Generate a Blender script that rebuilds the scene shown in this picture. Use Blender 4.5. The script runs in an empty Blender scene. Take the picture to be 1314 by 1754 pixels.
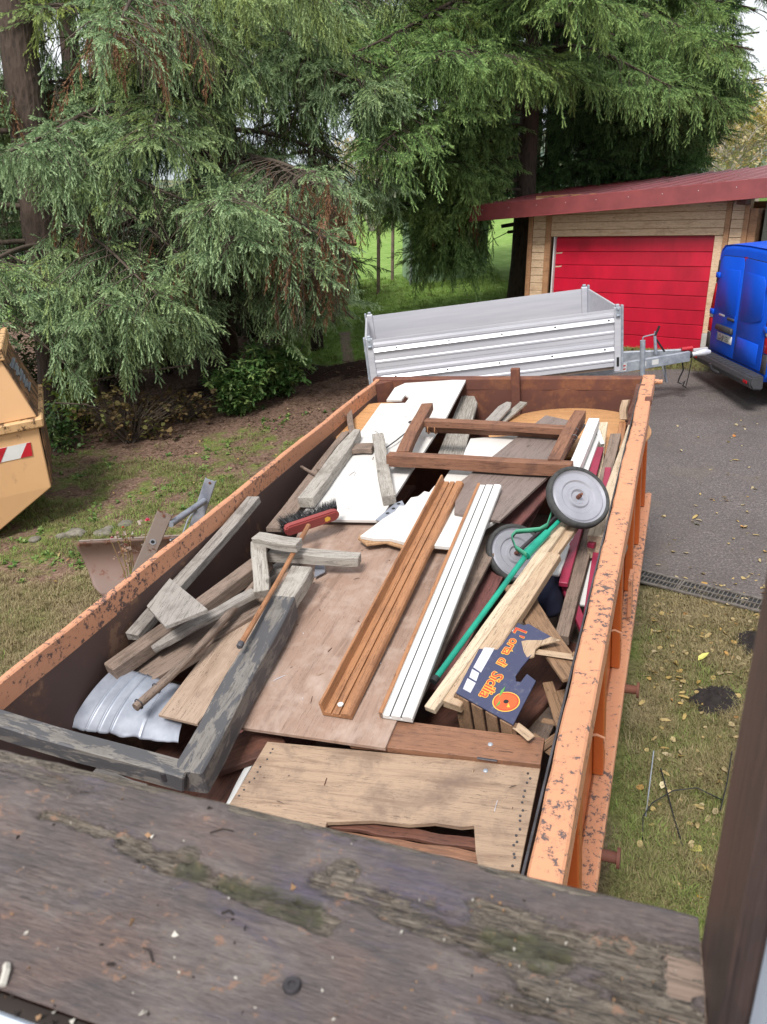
import bpy, bmesh, math, random
import numpy as np
from mathutils import Vector, Matrix, noise as mnoise
R = math.radians
SC = bpy.context.scene
COL = SC.collection

# ---------------------------------------------------------------- camera
EYE = Vector((0.0, 0.0, 3.65))
PITCH = R(19.0)
FPX = 1318.0
cam = bpy.data.cameras.new('camera')
cam.sensor_fit = 'VERTICAL'
cam.sensor_height = 36.0
cam.lens = 36.0 * FPX / 1754.0
cam.clip_start = 0.02
cam.clip_end = 2000
cam.dof.use_dof = True
cam.dof.focus_distance = 5.2
cam.dof.aperture_fstop = 13.0
camo = bpy.data.objects.new('camera', cam)
COL.objects.link(camo)
camo.location = EYE
camo.rotation_euler = (R(90) - PITCH, 0, 0)
SC.camera = camo

# ---------------------------------------------------------------- sky, sun, exposure
SUN_EL, SUN_AZ = R(50), R(203)          # azimuth clockwise from +Y
world = bpy.data.worlds.new('World')
SC.world = world
world.use_nodes = True
wt = world.node_tree
wt.nodes.clear()
w_out = wt.nodes.new('ShaderNodeOutputWorld')
w_bg = wt.nodes.new('ShaderNodeBackground')
w_sky = wt.nodes.new('ShaderNodeTexSky')
w_sky.sky_type = 'NISHITA'
w_sky.sun_disc = False
w_sky.sun_elevation = SUN_EL
w_sky.sun_rotation = SUN_AZ
w_sky.air_density = 1.0
w_sky.dust_density = 2.0
w_tc = wt.nodes.new('ShaderNodeTexCoord')
w_ns = wt.nodes.new('ShaderNodeTexNoise')
w_ns.inputs['Scale'].default_value = 2.3
w_ns.inputs['Detail'].default_value = 7
w_rp = wt.nodes.new('ShaderNodeValToRGB')
w_rp.color_ramp.elements[0].position = .36
w_rp.color_ramp.elements[0].color = (.45, .45, .45, 1)
w_rp.color_ramp.elements[1].position = .52
w_rp.color_ramp.elements[1].color = (1, 1, 1, 1)
w_mx = wt.nodes.new('ShaderNodeMix')
w_mx.data_type = 'RGBA'
w_mx.inputs['B'].default_value = (8.6, 8.9, 9.3, 1)      # bright broken cloud cover
wt.links.new(w_tc.outputs['Generated'], w_ns.inputs['Vector'])
wt.links.new(w_ns.outputs['Fac'], w_rp.inputs['Fac'])
wt.links.new(w_rp.outputs['Color'], w_mx.inputs['Factor'])
wt.links.new(w_sky.outputs['Color'], w_mx.inputs['A'])
wt.links.new(w_mx.outputs['Result'], w_bg.inputs['Color'])
w_bg.inputs['Strength'].default_value = 0.08
wt.links.new(w_bg.outputs['Background'], w_out.inputs['Surface'])

sl = bpy.data.lights.new('sun', 'SUN')
sl.energy = 3.0
sl.angle = R(16)
sl.color = (1.0, .965, .92)
so = bpy.data.objects.new('sun', sl)
COL.objects.link(so)
so.location = (-6, -8, 14)
_sd = Vector((math.sin(SUN_AZ) * math.cos(SUN_EL), math.cos(SUN_AZ) * math.cos(SUN_EL), math.sin(SUN_EL)))
so.rotation_euler = _sd.to_track_quat('Z', 'Y').to_euler()

SC.view_settings.view_transform = 'Standard'
SC.view_settings.look = 'None'
SC.view_settings.exposure = 0.6
SC.view_settings.gamma = 1.0
SC.view_settings.use_curve_mapping = False
SC.render.engine = 'CYCLES'
SC.cycles.use_denoising = True
SC.cycles.max_bounces = 4
SC.cycles.diffuse_bounces = 2
SC.cycles.glossy_bounces = 2
SC.cycles.transmission_bounces = 2
SC.cycles.use_adaptive_sampling = True
SC.cycles.adaptive_threshold = .02
SC.cycles.transparent_max_bounces = 8

# ---------------------------------------------------------------- survey helpers
_p = PITCH
_F = Vector((0, math.cos(_p), -math.sin(_p)))
_U = Vector((0, math.sin(_p), math.cos(_p)))
_Rt = Vector((1, 0, 0))
def ray(px, py):
    return _F + _Rt * ((px - 657) / FPX) - _U * ((py - 877) / FPX)
def proj(P):
    q = Vector(P) - EYE
    z = q.dot(_F)
    return 657 + FPX * q.dot(_Rt) / z, 877 - FPX * q.dot(_U) / z, z
def on_plane(px, py, P0, n):
    r = ray(px, py)
    return EYE + r * ((Vector(P0) - EYE).dot(n) / r.dot(n))
GX, GY = .1027, .1031
def gz(x, y):                                        # lie of the sloping yard
    d = math.hypot(x, y)
    return GX * x + GY * y
GN = Vector((-GX, -GY, 1)).normalized()
def G(px, py, h=0.0):                                # ground point seen at a pixel
    return on_plane(px, py, (0, 0, h), GN)
def at_y(px, py, y):
    r = ray(px, py)
    return EYE + r * (y / r.y)
# skip-bin frame: u across, y along (away), w above its rim
D1 = Vector((0.34747596, 0.92843749, 0.13139364)).normalized()
D2 = Vector((0.93216084, -0.3572125, 0.05895254)).normalized()
DN = D2.cross(D1).normalized()
D2 = D1.cross(DN)
CO = Vector((-0.04708291, 6.91281646, -1.10217979)) * (2.4 / 2.3) + EYE
CM = Matrix(((D2.x, D1.x, DN.x, CO.x), (D2.y, D1.y, DN.y, CO.y), (D2.z, D1.z, DN.z, CO.z), (0, 0, 0, 1)))
CMI = CM.inverted()
LW0, LKV = -.06, -.065                               # top of the load: w = LW0 + LKV * v
def c(px, py, o=0.0, base=True, w=None):
    """world point seen at a pixel, o above the surface of the load (or at height w over the rim)"""
    e = CMI @ EYE
    d = CMI.to_3x3() @ ray(px, py)
    if w is not None:
        t = (w - e.z) / d.z
    else:                                            # w = LW0 + o - LKV*y
        t = (LW0 + o - LKV * e.y - e.z) / (d.z + LKV * d.y)
    return CM @ (e + d * t)
def cl(u, v, w):
    return CM @ Vector((u, -v, w))

# ---------------------------------------------------------------- object helpers
def srgb(r, g, b):
    f = lambda x: (x / 12.92 if x <= .04045 else ((x + .055) / 1.055) ** 2.4)
    return (f(r / 255), f(g / 255), f(b / 255), 1)
WMAT = {}
def put(o, parent=None, mw=None):
    COL.objects.link(o)
    mw = mw or Matrix.Identity(4)
    WMAT[o.name] = mw
    if parent is not None:
        o.parent = parent
        o.matrix_basis = WMAT[parent.name].inverted() @ mw
    else:
        o.matrix_basis = mw
    return o
def tag(o, label=None, cat=None, group=None, kind=None):
    if label: o['label'] = label
    if cat: o['category'] = cat
    if group: o['group'] = group
    if kind: o['kind'] = kind
    return o
def thing(name, label, cat, loc=(0, 0, 0), group=None, mw=None):
    o = bpy.data.objects.new(name, None)
    o.empty_display_size = .1
    put(o, None, mw or Matrix.Translation(Vector(loc)))
    return tag(o, label, cat, group)
def frame(o, x, zh):
    x = Vector(x).normalized()
    z = Vector(zh)
    z = (z - x * z.dot(x)).normalized()
    y = z.cross(x)
    o = Vector(o)
    return Matrix(((x.x, y.x, z.x, o.x), (x.y, y.y, z.y, o.y), (x.z, y.z, z.z, o.z), (0, 0, 0, 1)))
class MB:
    def __init__(s):
        s.v = []; s.f = []; s.mi = []; s.cur = 0
    def add(s, vs, fs):
        b = len(s.v)
        s.v += [tuple(q) for q in vs]
        s.f += [tuple(b + i for i in f) for f in fs]
        s.mi += [s.cur] * len(fs)
        return s
    def box(s, c, d, m=None):
        c = Vector(c); x, y, z = d[0] / 2, d[1] / 2, d[2] / 2
        vs = [Vector((a * x, b * y, e * z)) for e in (-1, 1) for b in (-1, 1) for a in (-1, 1)]
        vs = [(m @ q if m else q) + c for q in vs]
        return s.add(vs, [(0, 2, 3, 1), (4, 5, 7, 6), (0, 1, 5, 4), (2, 6, 7, 3), (0, 4, 6, 2), (1, 3, 7, 5)])
    def prism(s, poly, z0, z1, m=None):
        n = len(poly)
        vs = [Vector((q[0], q[1], z)) for z in (z0, z1) for q in poly]
        if m: vs = [m @ q for q in vs]
        fs = [tuple(range(n - 1, -1, -1)), tuple(range(n, 2 * n))]
        fs += [(i, (i + 1) % n, n + (i + 1) % n, n + i) for i in range(n)]
        return s.add(vs, fs)
    def extrude(s, prof, x0, x1, m=None, n=1):
        """closed profile in (y,z) swept along x"""
        k = len(prof)
        vs = [Vector((x0 + (x1 - x0) * i / n, a, b)) for i in range(n + 1) for a, b in prof]
        if m: vs = [m @ q for q in vs]
        fs = [tuple(range(k)), tuple(range(n * k + k - 1, n * k - 1, -1))]
        for j in range(n):
            fs += [(j * k + i, (j + 1) * k + i, (j + 1) * k + (i + 1) % k, j * k + (i + 1) % k) for i in range(k)]
        return s.add(vs, fs)
    def tube(s, path, r, n=10, cap=True):
        path = [Vector(q) for q in path]
        rr = r if isinstance(r, (list, tuple)) else [r] * len(path)
        vs = []; up = None
        for i, q in enumerate(path):
            t = (path[min(i + 1, len(path) - 1)] - path[max(i - 1, 0)])
            t = t.normalized() if t.length > 1e-9 else Vector((0, 0, 1))
            if up is None:
                up = Vector((0, 0, 1)) if abs(t.z) < .9 else Vector((1, 0, 0))
            a = (up - t * up.dot(t)).normalized(); b = t.cross(a); up = a
            for k in range(n):
                an = 2 * math.pi * k / n
                vs.append(q + (a * math.cos(an) + b * math.sin(an)) * rr[i])
        fs = []
        for i in range(len(path) - 1):
            for k in range(n):
                fs.append((i * n + k, i * n + (k + 1) % n, (i + 1) * n + (k + 1) % n, (i + 1) * n + k))
        if cap:
            fs.append(tuple(range(n - 1, -1, -1)))
            fs.append(tuple((len(path) - 1) * n + k for k in range(n)))
        return s.add(vs, fs)
    def lathe(s, prof, n=24, m=None):
        """profile (r, z) turned about z"""
        vs = []
        for r_, z_ in prof:
            for k in range(n):
                an = 2 * math.pi * k / n
                q = Vector((r_ * math.cos(an), r_ * math.sin(an), z_))
                vs.append(m @ q if m else q)
        fs = []
        for i in range(len(prof) - 1):
            for k in range(n):
                fs.append((i * n + k, i * n + (k + 1) % n, (i + 1) * n + (k + 1) % n, (i + 1) * n + k))
        return s.add(vs, fs)
    def grid(s, fn, nu, nv):
        vs = [fn(i / nu, j / nv) for j in range(nv + 1) for i in range(nu + 1)]
        fs = [(j * (nu + 1) + i, j * (nu + 1) + i + 1, (j + 1) * (nu + 1) + i + 1, (j + 1) * (nu + 1) + i) for j in range(nv) for i in range(nu)]
        return s.add(vs, fs)
    def build(s, name, mats, parent=None, mw=None, bevel=0, smooth=False, solid=0, seg=1, fix=True, local=False):
        me = bpy.data.meshes.new(name)
        vs = s.v
        if mw is not None and not local:             # points are given in world space
            inv = mw.inverted()
            vs = [inv @ Vector(q) for q in vs]
        elif mw is None and parent is not None and not local:
            mw = WMAT[parent.name].copy()
            inv = mw.inverted()
            vs = [inv @ Vector(q) for q in vs]
        elif mw is None and local and parent is not None:
            mw = WMAT[parent.name].copy()
        me.from_pydata([tuple(q) for q in vs], [], s.f)
        ms = mats if isinstance(mats, (list, tuple)) else [mats]
        for m_ in ms: me.materials.append(m_)
        if len(ms) > 1:
            me.polygons.foreach_set('material_index', s.mi)
        if fix or bevel:
            bm = bmesh.new(); bm.from_mesh(me)
            if fix: bmesh.ops.recalc_face_normals(bm, faces=bm.faces)
            if bevel:
                ed = [e for e in bm.edges if len(e.link_faces) == 2 and e.calc_face_angle(0) > .5]
                bmesh.ops.bevel(bm, geom=ed, offset=bevel, segments=seg, affect='EDGES', clamp_overlap=True)
            bm.to_mesh(me); bm.free()
        if smooth:
            me.polygons.foreach_set('use_smooth', [True] * len(me.polygons))
            if smooth != 'all':
                me.set_sharp_from_angle(angle=R(smooth if smooth is not True else 40))
        o = bpy.data.objects.new(name, me)
        put(o, parent, mw)
        if solid:
            md = o.modifiers.new('thickness', 'SOLIDIFY'); md.thickness = solid; md.offset = -1
        return o
RNG = random.Random(11)
def timber(name, a, b, wid, th, mat, parent=None, up=None, jit=.004, bevel=.003, tip=None, drop=True, segs=8, skew=0, seed=None):
    """sawn piece from a to b (middle of its upper face), a little uneven; x runs along the grain"""
    rn = random.Random(seed if seed is not None else RNG.random())
    a = Vector(a); b = Vector(b)
    up = Vector(up) if up is not None else DN
    mw = frame(a, b - a, up)
    L = (b - a).length
    n = max(2, segs)
    vs = []; ph = rn.random() * 9
    for i in range(n + 1):
        x = L * i / n
        by = math.sin(ph + i * .7) * jit; bz = math.cos(ph * 1.7 + i * .6) * jit * .6
        wi = wid * (1 + rn.uniform(-.02, .02)); ti = th * (1 + rn.uniform(-.03, .03))
        if tip and i == n: wi *= tip
        if tip and i == n - 1: wi *= (1 + tip) / 2
        for (y, z) in ((-.5, -1), (.5, -1), (.5, 0), (-.5, 0)):
            xx = x
            if i in (0, n): xx += rn.uniform(-1, 1) * jit * 1.5 + y * skew
            vs.append((xx, y * wi + by, z * ti + bz))
    fs = [(0, 1, 2, 3), (4 * n + 3, 4 * n + 2, 4 * n + 1, 4 * n)]
    for i in range(n):
        for k in range(4):
            fs.append((4 * i + k, 4 * (i + 1) + k, 4 * (i + 1) + (k + 1) % 4, 4 * i + (k + 1) % 4))
    m = MB(); m.add(vs, fs)
    return m.build(name, mat, parent, mw, bevel=bevel, local=True)
def slab(name, pts, th, mat, parent=None, grain=None, bevel=.0015):
    """flat board from its upper outline (world points)"""
    P = [Vector(q) for q in pts]
    cen = sum(P, Vector()) / len(P)
    nrm = Vector()
    for i in range(len(P)):
        a, b = P[i] - cen, P[(i + 1) % len(P)] - cen
        nrm += a.cross(b)
    nrm.normalize()
    if nrm.z < 0: nrm = -nrm
    g = Vector(grain) if grain is not None else (P[1] - P[0])
    mw = frame(P[0], g, nrm)
    inv = mw.inverted()
    loc = [inv @ q for q in P]
    ar = sum(loc[i].x * loc[(i + 1) % len(P)].y - loc[(i + 1) % len(P)].x * loc[i].y for i in range(len(P)))
    if ar < 0: loc = loc[::-1]
    m = MB(); m.prism([(q.x, q.y) for q in loc], -th, 0)
    return m.build(name, mat, parent, mw, bevel=bevel, local=True)

# ---------------------------------------------------------------- material helpers
class NT:
    def __init__(s, name):
        s.m = bpy.data.materials.new(name); s.m.use_nodes = True
        s.t = s.m.node_tree; s.t.nodes.clear()
        s.out = s.n('ShaderNodeOutputMaterial'); s.b = s.n('ShaderNodeBsdfPrincipled')
        s.l(s.b.outputs[0], s.out.inputs['Surface'])
    def n(s, ty, **kw):
        q = s.t.nodes.new(ty)
        for k, v in kw.items(): setattr(q, k, v)
        return q
    def l(s, a, b): s.t.links.new(a, b)
    def co(s, scale=(1, 1, 1), rnd=True):
        tc = s.n('ShaderNodeTexCoord'); mp = s.n('ShaderNodeMapping')
        mp.inputs['Scale'].default_value = scale
        if rnd:
            oi = s.n('ShaderNodeObjectInfo'); ad = s.n('ShaderNodeVectorMath', operation='MULTIPLY_ADD')
            s.l(oi.outputs['Random'], ad.inputs[0]); ad.inputs[1].default_value = (17.3, 11.9, 5.7)
            s.l(tc.outputs['Object'], ad.inputs[2]); s.l(ad.outputs[0], mp.inputs['Vector'])
        else:
            s.l(tc.outputs['Object'], mp.inputs['Vector'])
        return mp.outputs['Vector']
    def noise(s, vec, scale, detail=5, rough=.55, dist=0, out='Fac'):
        q = s.n('ShaderNodeTexNoise')
        q.inputs['Scale'].default_value = scale; q.inputs['Detail'].default_value = detail
        q.inputs['Roughness'].default_value = rough; q.inputs['Distortion'].default_value = dist
        s.l(vec, q.inputs['Vector']); return q.outputs[out]
    def ramp(s, fac, stops, interp='LINEAR'):
        q = s.n('ShaderNodeValToRGB'); e = q.color_ramp.elements; q.color_ramp.interpolation = interp
        while len(e) < len(stops): e.new(.5)
        for k, (p_, c_) in enumerate(stops):
            e[k].position = p_; e[k].color = c_ if len(c_) == 4 else (*c_, 1)
        s.l(fac, q.inputs['Fac']); return q.outputs['Color']
    def step(s, fac, a, b):
        return s.ramp(fac, [(a, (0, 0, 0, 1)), (b, (1, 1, 1, 1))])
    def mix(s, fac, a, b, mode='MIX'):
        q = s.n('ShaderNodeMix', data_type='RGBA', blend_type=mode)
        for v, i in ((fac, 'Factor'), (a, 'A'), (b, 'B')):
            if hasattr(v, 'is_linked') or isinstance(v, bpy.types.NodeSocket): s.l(v, q.inputs[i])
            else: q.inputs[i].default_value = v
        return q.outputs['Result']
    def math(s, op, a, b=0.0):
        q = s.n('ShaderNodeMath', operation=op)
        for v, i in ((a, 0), (b, 1)):
            if isinstance(v, bpy.types.NodeSocket): s.l(v, q.inputs[i])
            else: q.inputs[i].default_value = v
        return q.outputs[0]
    def attr(s, name, ty='GEOMETRY', out='Fac'):
        q = s.n('ShaderNodeAttribute', attribute_name=name, attribute_type=ty); return q.outputs[out]
    def bump(s, h, strength=.4, dist=.01):
        q = s.n('ShaderNodeBump'); q.inputs['Strength'].default_value = strength; q.inputs['Distance'].default_value = dist
        s.l(h, q.inputs['Height']); s.l(q.outputs[0], s.b.inputs['Normal'])
    def col(s, v):
        if isinstance(v, bpy.types.NodeSocket): s.l(v, s.b.inputs['Base Color'])
        else: s.b.inputs['Base Color'].default_value = v
    def set(s, **kw):
        for k, v in kw.items():
            i = s.b.inputs[k.replace('_', ' ')]
            if isinstance(v, bpy.types.NodeSocket): s.l(v, i)
            else: i.default_value = v
        return s.m
def wood(name, c1, c2, dirt, dirt_at=.58, grain=1.0, rough=.75, bump=.25, knots=True, cracks=.010, paint=None, paint_at=.5, paint_scale=4):
    t = NT(name)
    v = t.co((1.3 * grain, 14 * grain, 14 * grain)); v2 = t.co((1, 1, 1))
    g = t.noise(v, 3.2, 7, .62, .7)
    fine = t.noise(t.co((3, 95, 95)), 3, 3, .6)
    col = t.ramp(g, [(.3, c2), (.5, c1), (.72, tuple(x * .82 + y * .18 for x, y in zip(c1, c2)))])
    col = t.mix(t.math('MULTIPLY', t.step(fine, .52, .75), .3), col, tuple(x * .45 for x in c2[:3]) + (1,))
    crk = t.noise(t.co((.9, 26, 26)), 2.6, 4, .6, .8)
    crk = t.math('LESS_THAN', t.math('ABSOLUTE', t.math('SUBTRACT', crk, .5)), cracks)
    col = t.mix(t.math('MULTIPLY', crk, .75), col, tuple(x * .3 for x in c2[:3]) + (1,))
    if knots:
        vo = t.n('ShaderNodeTexVoronoi'); vo.inputs['Scale'].default_value = 2.6; t.l(t.co((1, 2.2, 2.2)), vo.inputs['Vector'])
        kn = t.ramp(vo.outputs['Distance'], [(.035, (1, 1, 1, 1)), (.075, (0, 0, 0, 1))])
        col = t.mix(t.math('MULTIPLY', kn, .7), col, tuple(x * .38 for x in c2[:3]) + (1,))
    blot = t.noise(v2, 5.5, 6, .65, .3)
    col = t.mix(t.math('MULTIPLY', t.step(blot, dirt_at - .08, dirt_at + .14), .8), col, dirt)
    h = t.math('ADD', fine, g)
    rg = rough
    if paint:
        pn = t.noise(t.co((.55, 1.9, 1.9)), paint_scale, 9, .68, .4)
        pm = t.step(pn, paint_at - .02, paint_at + .02)
        pc = t.mix(t.noise(v2, 11, 4), paint, tuple(x * .72 for x in paint[:3]) + (1,))
        col = t.mix(pm, col, pc)
        h = t.math('ADD', h, t.math('MULTIPLY', pm, .8))
        rg = .6
    t.col(col); t.bump(h, bump, .006)
    return t.set(Roughness=rg)
def paintm(name, base, rust, rust_at=.62, scale=9, rough=.5, dark=None, metallic=0, bump=.15, fade=.12, streak=(1, 1, 1), patchy=.0):
    t = NT(name)
    v = t.co((1, 1, 1))
    big = t.noise(v, 1.7, 4)
    col = t.mix(big, base, tuple(max(0, x * (1 - fade * 2)) for x in base[:3]) + (1,))
    sp = t.noise(t.co(streak), scale, 10, .72, .2)
    sp = t.math('ADD', sp, t.math('MULTIPLY', t.math('SUBTRACT', t.noise(v, 1.6, 3, .6), .5), patchy))
    ms = t.step(sp, rust_at - .012, rust_at + .012)
    rc = t.mix(t.noise(v, 40, 4), rust, dark or tuple(x * .5 for x in rust[:3]) + (1,))
    halo = t.step(sp, rust_at - .09, rust_at)
    col = t.mix(t.math('MULTIPLY', halo, .25), col, rust)
    col = t.mix(ms, col, rc)
    t.col(col)
    t.bump(t.math('SUBTRACT', t.math('MULTIPLY', t.noise(v, 60, 3), .2), ms), bump, .003)
    rg = t.n('ShaderNodeMapRange'); t.l(ms, rg.inputs[0]); rg.inputs[3].default_value = rough; rg.inputs[4].default_value = .85
    t.set(Roughness=rg.outputs[0], Metallic=metallic)
    return t.m
def plain(name, c1, c2=None, rough=.6, metallic=0, scale=6, bump=0, detail=5, stretch=(1, 1, 1), spec=None):
    t = NT(name)
    v = t.co(stretch)
    nz = t.noise(v, scale, detail, .6)
    t.col(t.ramp(nz, [(.35, c1), (.68, c2 or tuple(x * .8 for x in c1[:3]) + (1,))]))
    if bump: t.bump(nz, bump, .006)
    t.set(Roughness=rough, Metallic=metallic)
    if spec is not None: t.set(**{'Specular_IOR_Level': spec})
    return t.m
M = {}
M['peach'] = paintm('peach_paint', srgb(206, 146, 112), srgb(112, 80, 66), .59, 38, .55, dark=srgb(70, 66, 70), patchy=.3)
M['peach_dense'] = paintm('chipped_peach_paint', srgb(208, 148, 112), srgb(104, 80, 72), .595, 30, .6, dark=srgb(84, 78, 80), patchy=.35)
M['orange'] = paintm('orange_paint', srgb(186, 96, 46), srgb(88, 40, 24), .66, 15, .38)
M['rust_in'] = paintm('rusty_inner_steel', srgb(92, 71, 65), srgb(128, 88, 66), .6, 3.2, .8, dark=srgb(112, 94, 80), fade=.2)
M['rust_far'] = paintm('rusty_red_steel', srgb(108, 66, 54), srgb(142, 88, 56), .56, 4, .8, dark=srgb(84, 56, 50), fade=.2)
M['skip'] = paintm('pale_orange_paint', srgb(218, 172, 124), srgb(92, 66, 44), .67, 5, .55, streak=(1, 1, .5))
M['skip_rim'] = paintm('dirty_orange_paint', srgb(212, 170, 122), srgb(110, 82, 54), .54, 10, .7)
M['skip_end'] = paintm('shaded_skip_paint', srgb(150, 108, 74), srgb(86, 64, 48), .5, 6, .7)  # darker brown than the front: the end's shade is in the colour
M['grey_wood'] = wood('weathered_grey_wood', srgb(148, 142, 136), srgb(104, 96, 90), srgb(84, 77, 72))
M['grey_wood2'] = wood('pale_grey_wood', srgb(160, 154, 146), srgb(116, 108, 100), srgb(98, 88, 78), .58)
M['grey_brown'] = wood('grey_brown_wood', srgb(132, 114, 102), srgb(94, 80, 70), srgb(76, 64, 57))
M['brown_wood'] = wood('brown_stained_wood', srgb(132, 92, 70), srgb(94, 60, 46), srgb(80, 54, 45), .58)
M['dark_brown'] = wood('dark_brown_wood', srgb(104, 66, 52), srgb(76, 46, 38), srgb(60, 42, 38))
M['pine'] = wood('fresh_pine_wood', srgb(178, 154, 128), srgb(152, 124, 98), srgb(136, 110, 90), .6, .8, .6, .12)
M['pale_pine'] = wood('pale_pine_wood', srgb(198, 180, 156), srgb(174, 152, 126), srgb(156, 134, 110), .62, .8, .6, .1)
M['honey'] = wood('honey_pine_wood', srgb(162, 114, 78), srgb(130, 88, 60), srgb(114, 78, 56), .6, .8, .5, .12)
M['plywood'] = wood('old_plywood', srgb(150, 124, 109), srgb(126, 102, 89), srgb(174, 154, 142), .55, .35, .65, .1, cracks=.004)
M['plywood2'] = wood('tan_plywood', srgb(166, 144, 126), srgb(144, 122, 104), srgb(128, 106, 92), .6, .35, .65, .1)
M['chest'] = wood('chest_wood', srgb(162, 138, 116), srgb(132, 108, 90), srgb(106, 87, 76), .54, .6, .65, .15, cracks=.006)
M['chest_band'] = wood('chest_band_wood', srgb(138, 98, 74), srgb(108, 74, 56), srgb(92, 66, 54), .58, .8, .6, .15)
M['black_beam'] = wood('black_painted_beam', srgb(118, 113, 108), srgb(92, 87, 83), srgb(78, 73, 70), .6, paint=srgb(80, 79, 82), paint_at=.485, paint_scale=9)
def scuffed(name, c1, c2, scuff, rough):
    t = NT(name); v = t.co((1, 1, 1))
    col = t.ramp(t.noise(v, 3, 9, .65), [(.35, c1), (.7, c2)])
    s1 = t.step(t.noise(t.co((1, 14, 14)), 5, 6, .7, .6), .66, .70); s2 = t.step(t.noise(v, 38, 5, .7), .70, .74); s3 = t.step(t.noise(v, 6, 8, .75, .5), .60, .72)
    col = t.mix(t.math('MULTIPLY', s1, .45), col, scuff); col = t.mix(t.math('MULTIPLY', s2, .6), col, scuff); col = t.mix(t.math('MULTIPLY', s3, .35), col, scuff)
    t.col(col); t.set(Roughness=rough); return t.m
M['white_board'] = scuffed('white_laminate', srgb(216, 214, 212), srgb(196, 190, 184), srgb(120, 108, 98), .45)
M['white_paint'] = scuffed('white_paint', srgb(216, 216, 215), srgb(198, 197, 194), srgb(140, 132, 122), .42)
M['chipboard'] = plain('raw_chipboard', srgb(176, 140, 104), srgb(128, 96, 70), .9, scale=60, bump=.3)
M['taupe'] = wood('taupe_panel', srgb(124, 110, 104), srgb(110, 96, 90), srgb(134, 118, 110), .62, .5, .6, .08)
M['maroon_wood'] = wood('maroon_stained_wood', srgb(112, 70, 66), srgb(86, 52, 50), srgb(74, 50, 48))
M['maroon'] = plain('maroon_paint', srgb(152, 44, 72), srgb(124, 36, 58), .4, scale=5)
M['red'] = plain('red_paint', srgb(190, 30, 44), srgb(160, 24, 38), .4)
M['tan_top'] = wood('tan_round_top', srgb(196, 146, 98), srgb(176, 126, 80), srgb(164, 118, 78), .66, .3, .55, .06)
M['galv'] = plain('galvanised_sheet', srgb(162, 167, 178), srgb(128, 133, 146), .45, .4, 7, .08)
M['tyre'] = plain('worn_tyre_rubber', srgb(66, 66, 66), srgb(44, 44, 44), .8, scale=25, bump=.3)
M['alu'] = plain('anodised_aluminium', srgb(204, 204, 211), srgb(190, 191, 199), .42, .3, 3, stretch=(.3, 6, 6))
M['alu_bright'] = plain('bright_aluminium', srgb(222, 222, 226), srgb(206, 206, 212), .35, .35, 3)
M['steel'] = plain('galvanised_steel', srgb(172, 178, 186), srgb(140, 146, 156), .5, .35, 14, .1)
M['steel_dark'] = plain('dark_steel', srgb(96, 94, 98), srgb(66, 62, 64), .5, .6, 10, .2)
M['old_steel'] = paintm('old_grey_steel', srgb(150, 136, 128), srgb(112, 74, 58), .6, 6, .6, metallic=.3)
M['black'] = plain('black_rubber', srgb(34, 34, 36), srgb(22, 22, 24), .6, scale=12)
M['black_plastic'] = plain('dark_grey_plastic', srgb(62, 62, 66), srgb(50, 50, 54), .55, scale=20)
M['bristle'] = plain('black_bristles', srgb(30, 28, 32), srgb(16, 15, 18), .6)
M['broom_red'] = paintm('worn_red_lacquer', srgb(142, 62, 60), srgb(170, 120, 96), .64, 8, .4)
M['green'] = plain('green_paint', srgb(26, 150, 124), srgb(16, 122, 104), .35, scale=8)
M['green_strap'] = plain('green_strap', srgb(70, 150, 118), srgb(48, 120, 96), .6)
M['crate_blue'] = paintm('dark_blue_print', srgb(64, 68, 96), srgb(112, 110, 122), .64, 24, .55)
M['crate_wood'] = wood('crate_slat_wood', srgb(142, 112, 86), srgb(108, 82, 62), srgb(84, 64, 50))
M['print_white'] = plain('print_white', srgb(206, 206, 214), srgb(186, 186, 196), .6)
M['print_yellow'] = plain('print_yellow', srgb(226, 178, 70), srgb(214, 160, 58), .6)
M['print_red'] = plain('print_red', srgb(190, 64, 48), srgb(170, 52, 40), .6)
M['print_orange'] = plain('print_orange', srgb(206, 106, 52), srgb(190, 84, 44), .6)
M['print_green'] = plain('print_green', srgb(96, 150, 70), srgb(76, 130, 60), .6)
M['print_black'] = plain('print_black', srgb(30, 30, 34), None, .6)
M['print_blue'] = plain('print_blue', srgb(40, 90, 190), None, .5)
M['disc'] = plain('grey_disc_enamel', srgb(164, 164, 172), srgb(142, 142, 150), .36, .3, 5)
M['navy'] = plain('navy_cloth', srgb(36, 40, 66), srgb(24, 26, 44), .9)
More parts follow.
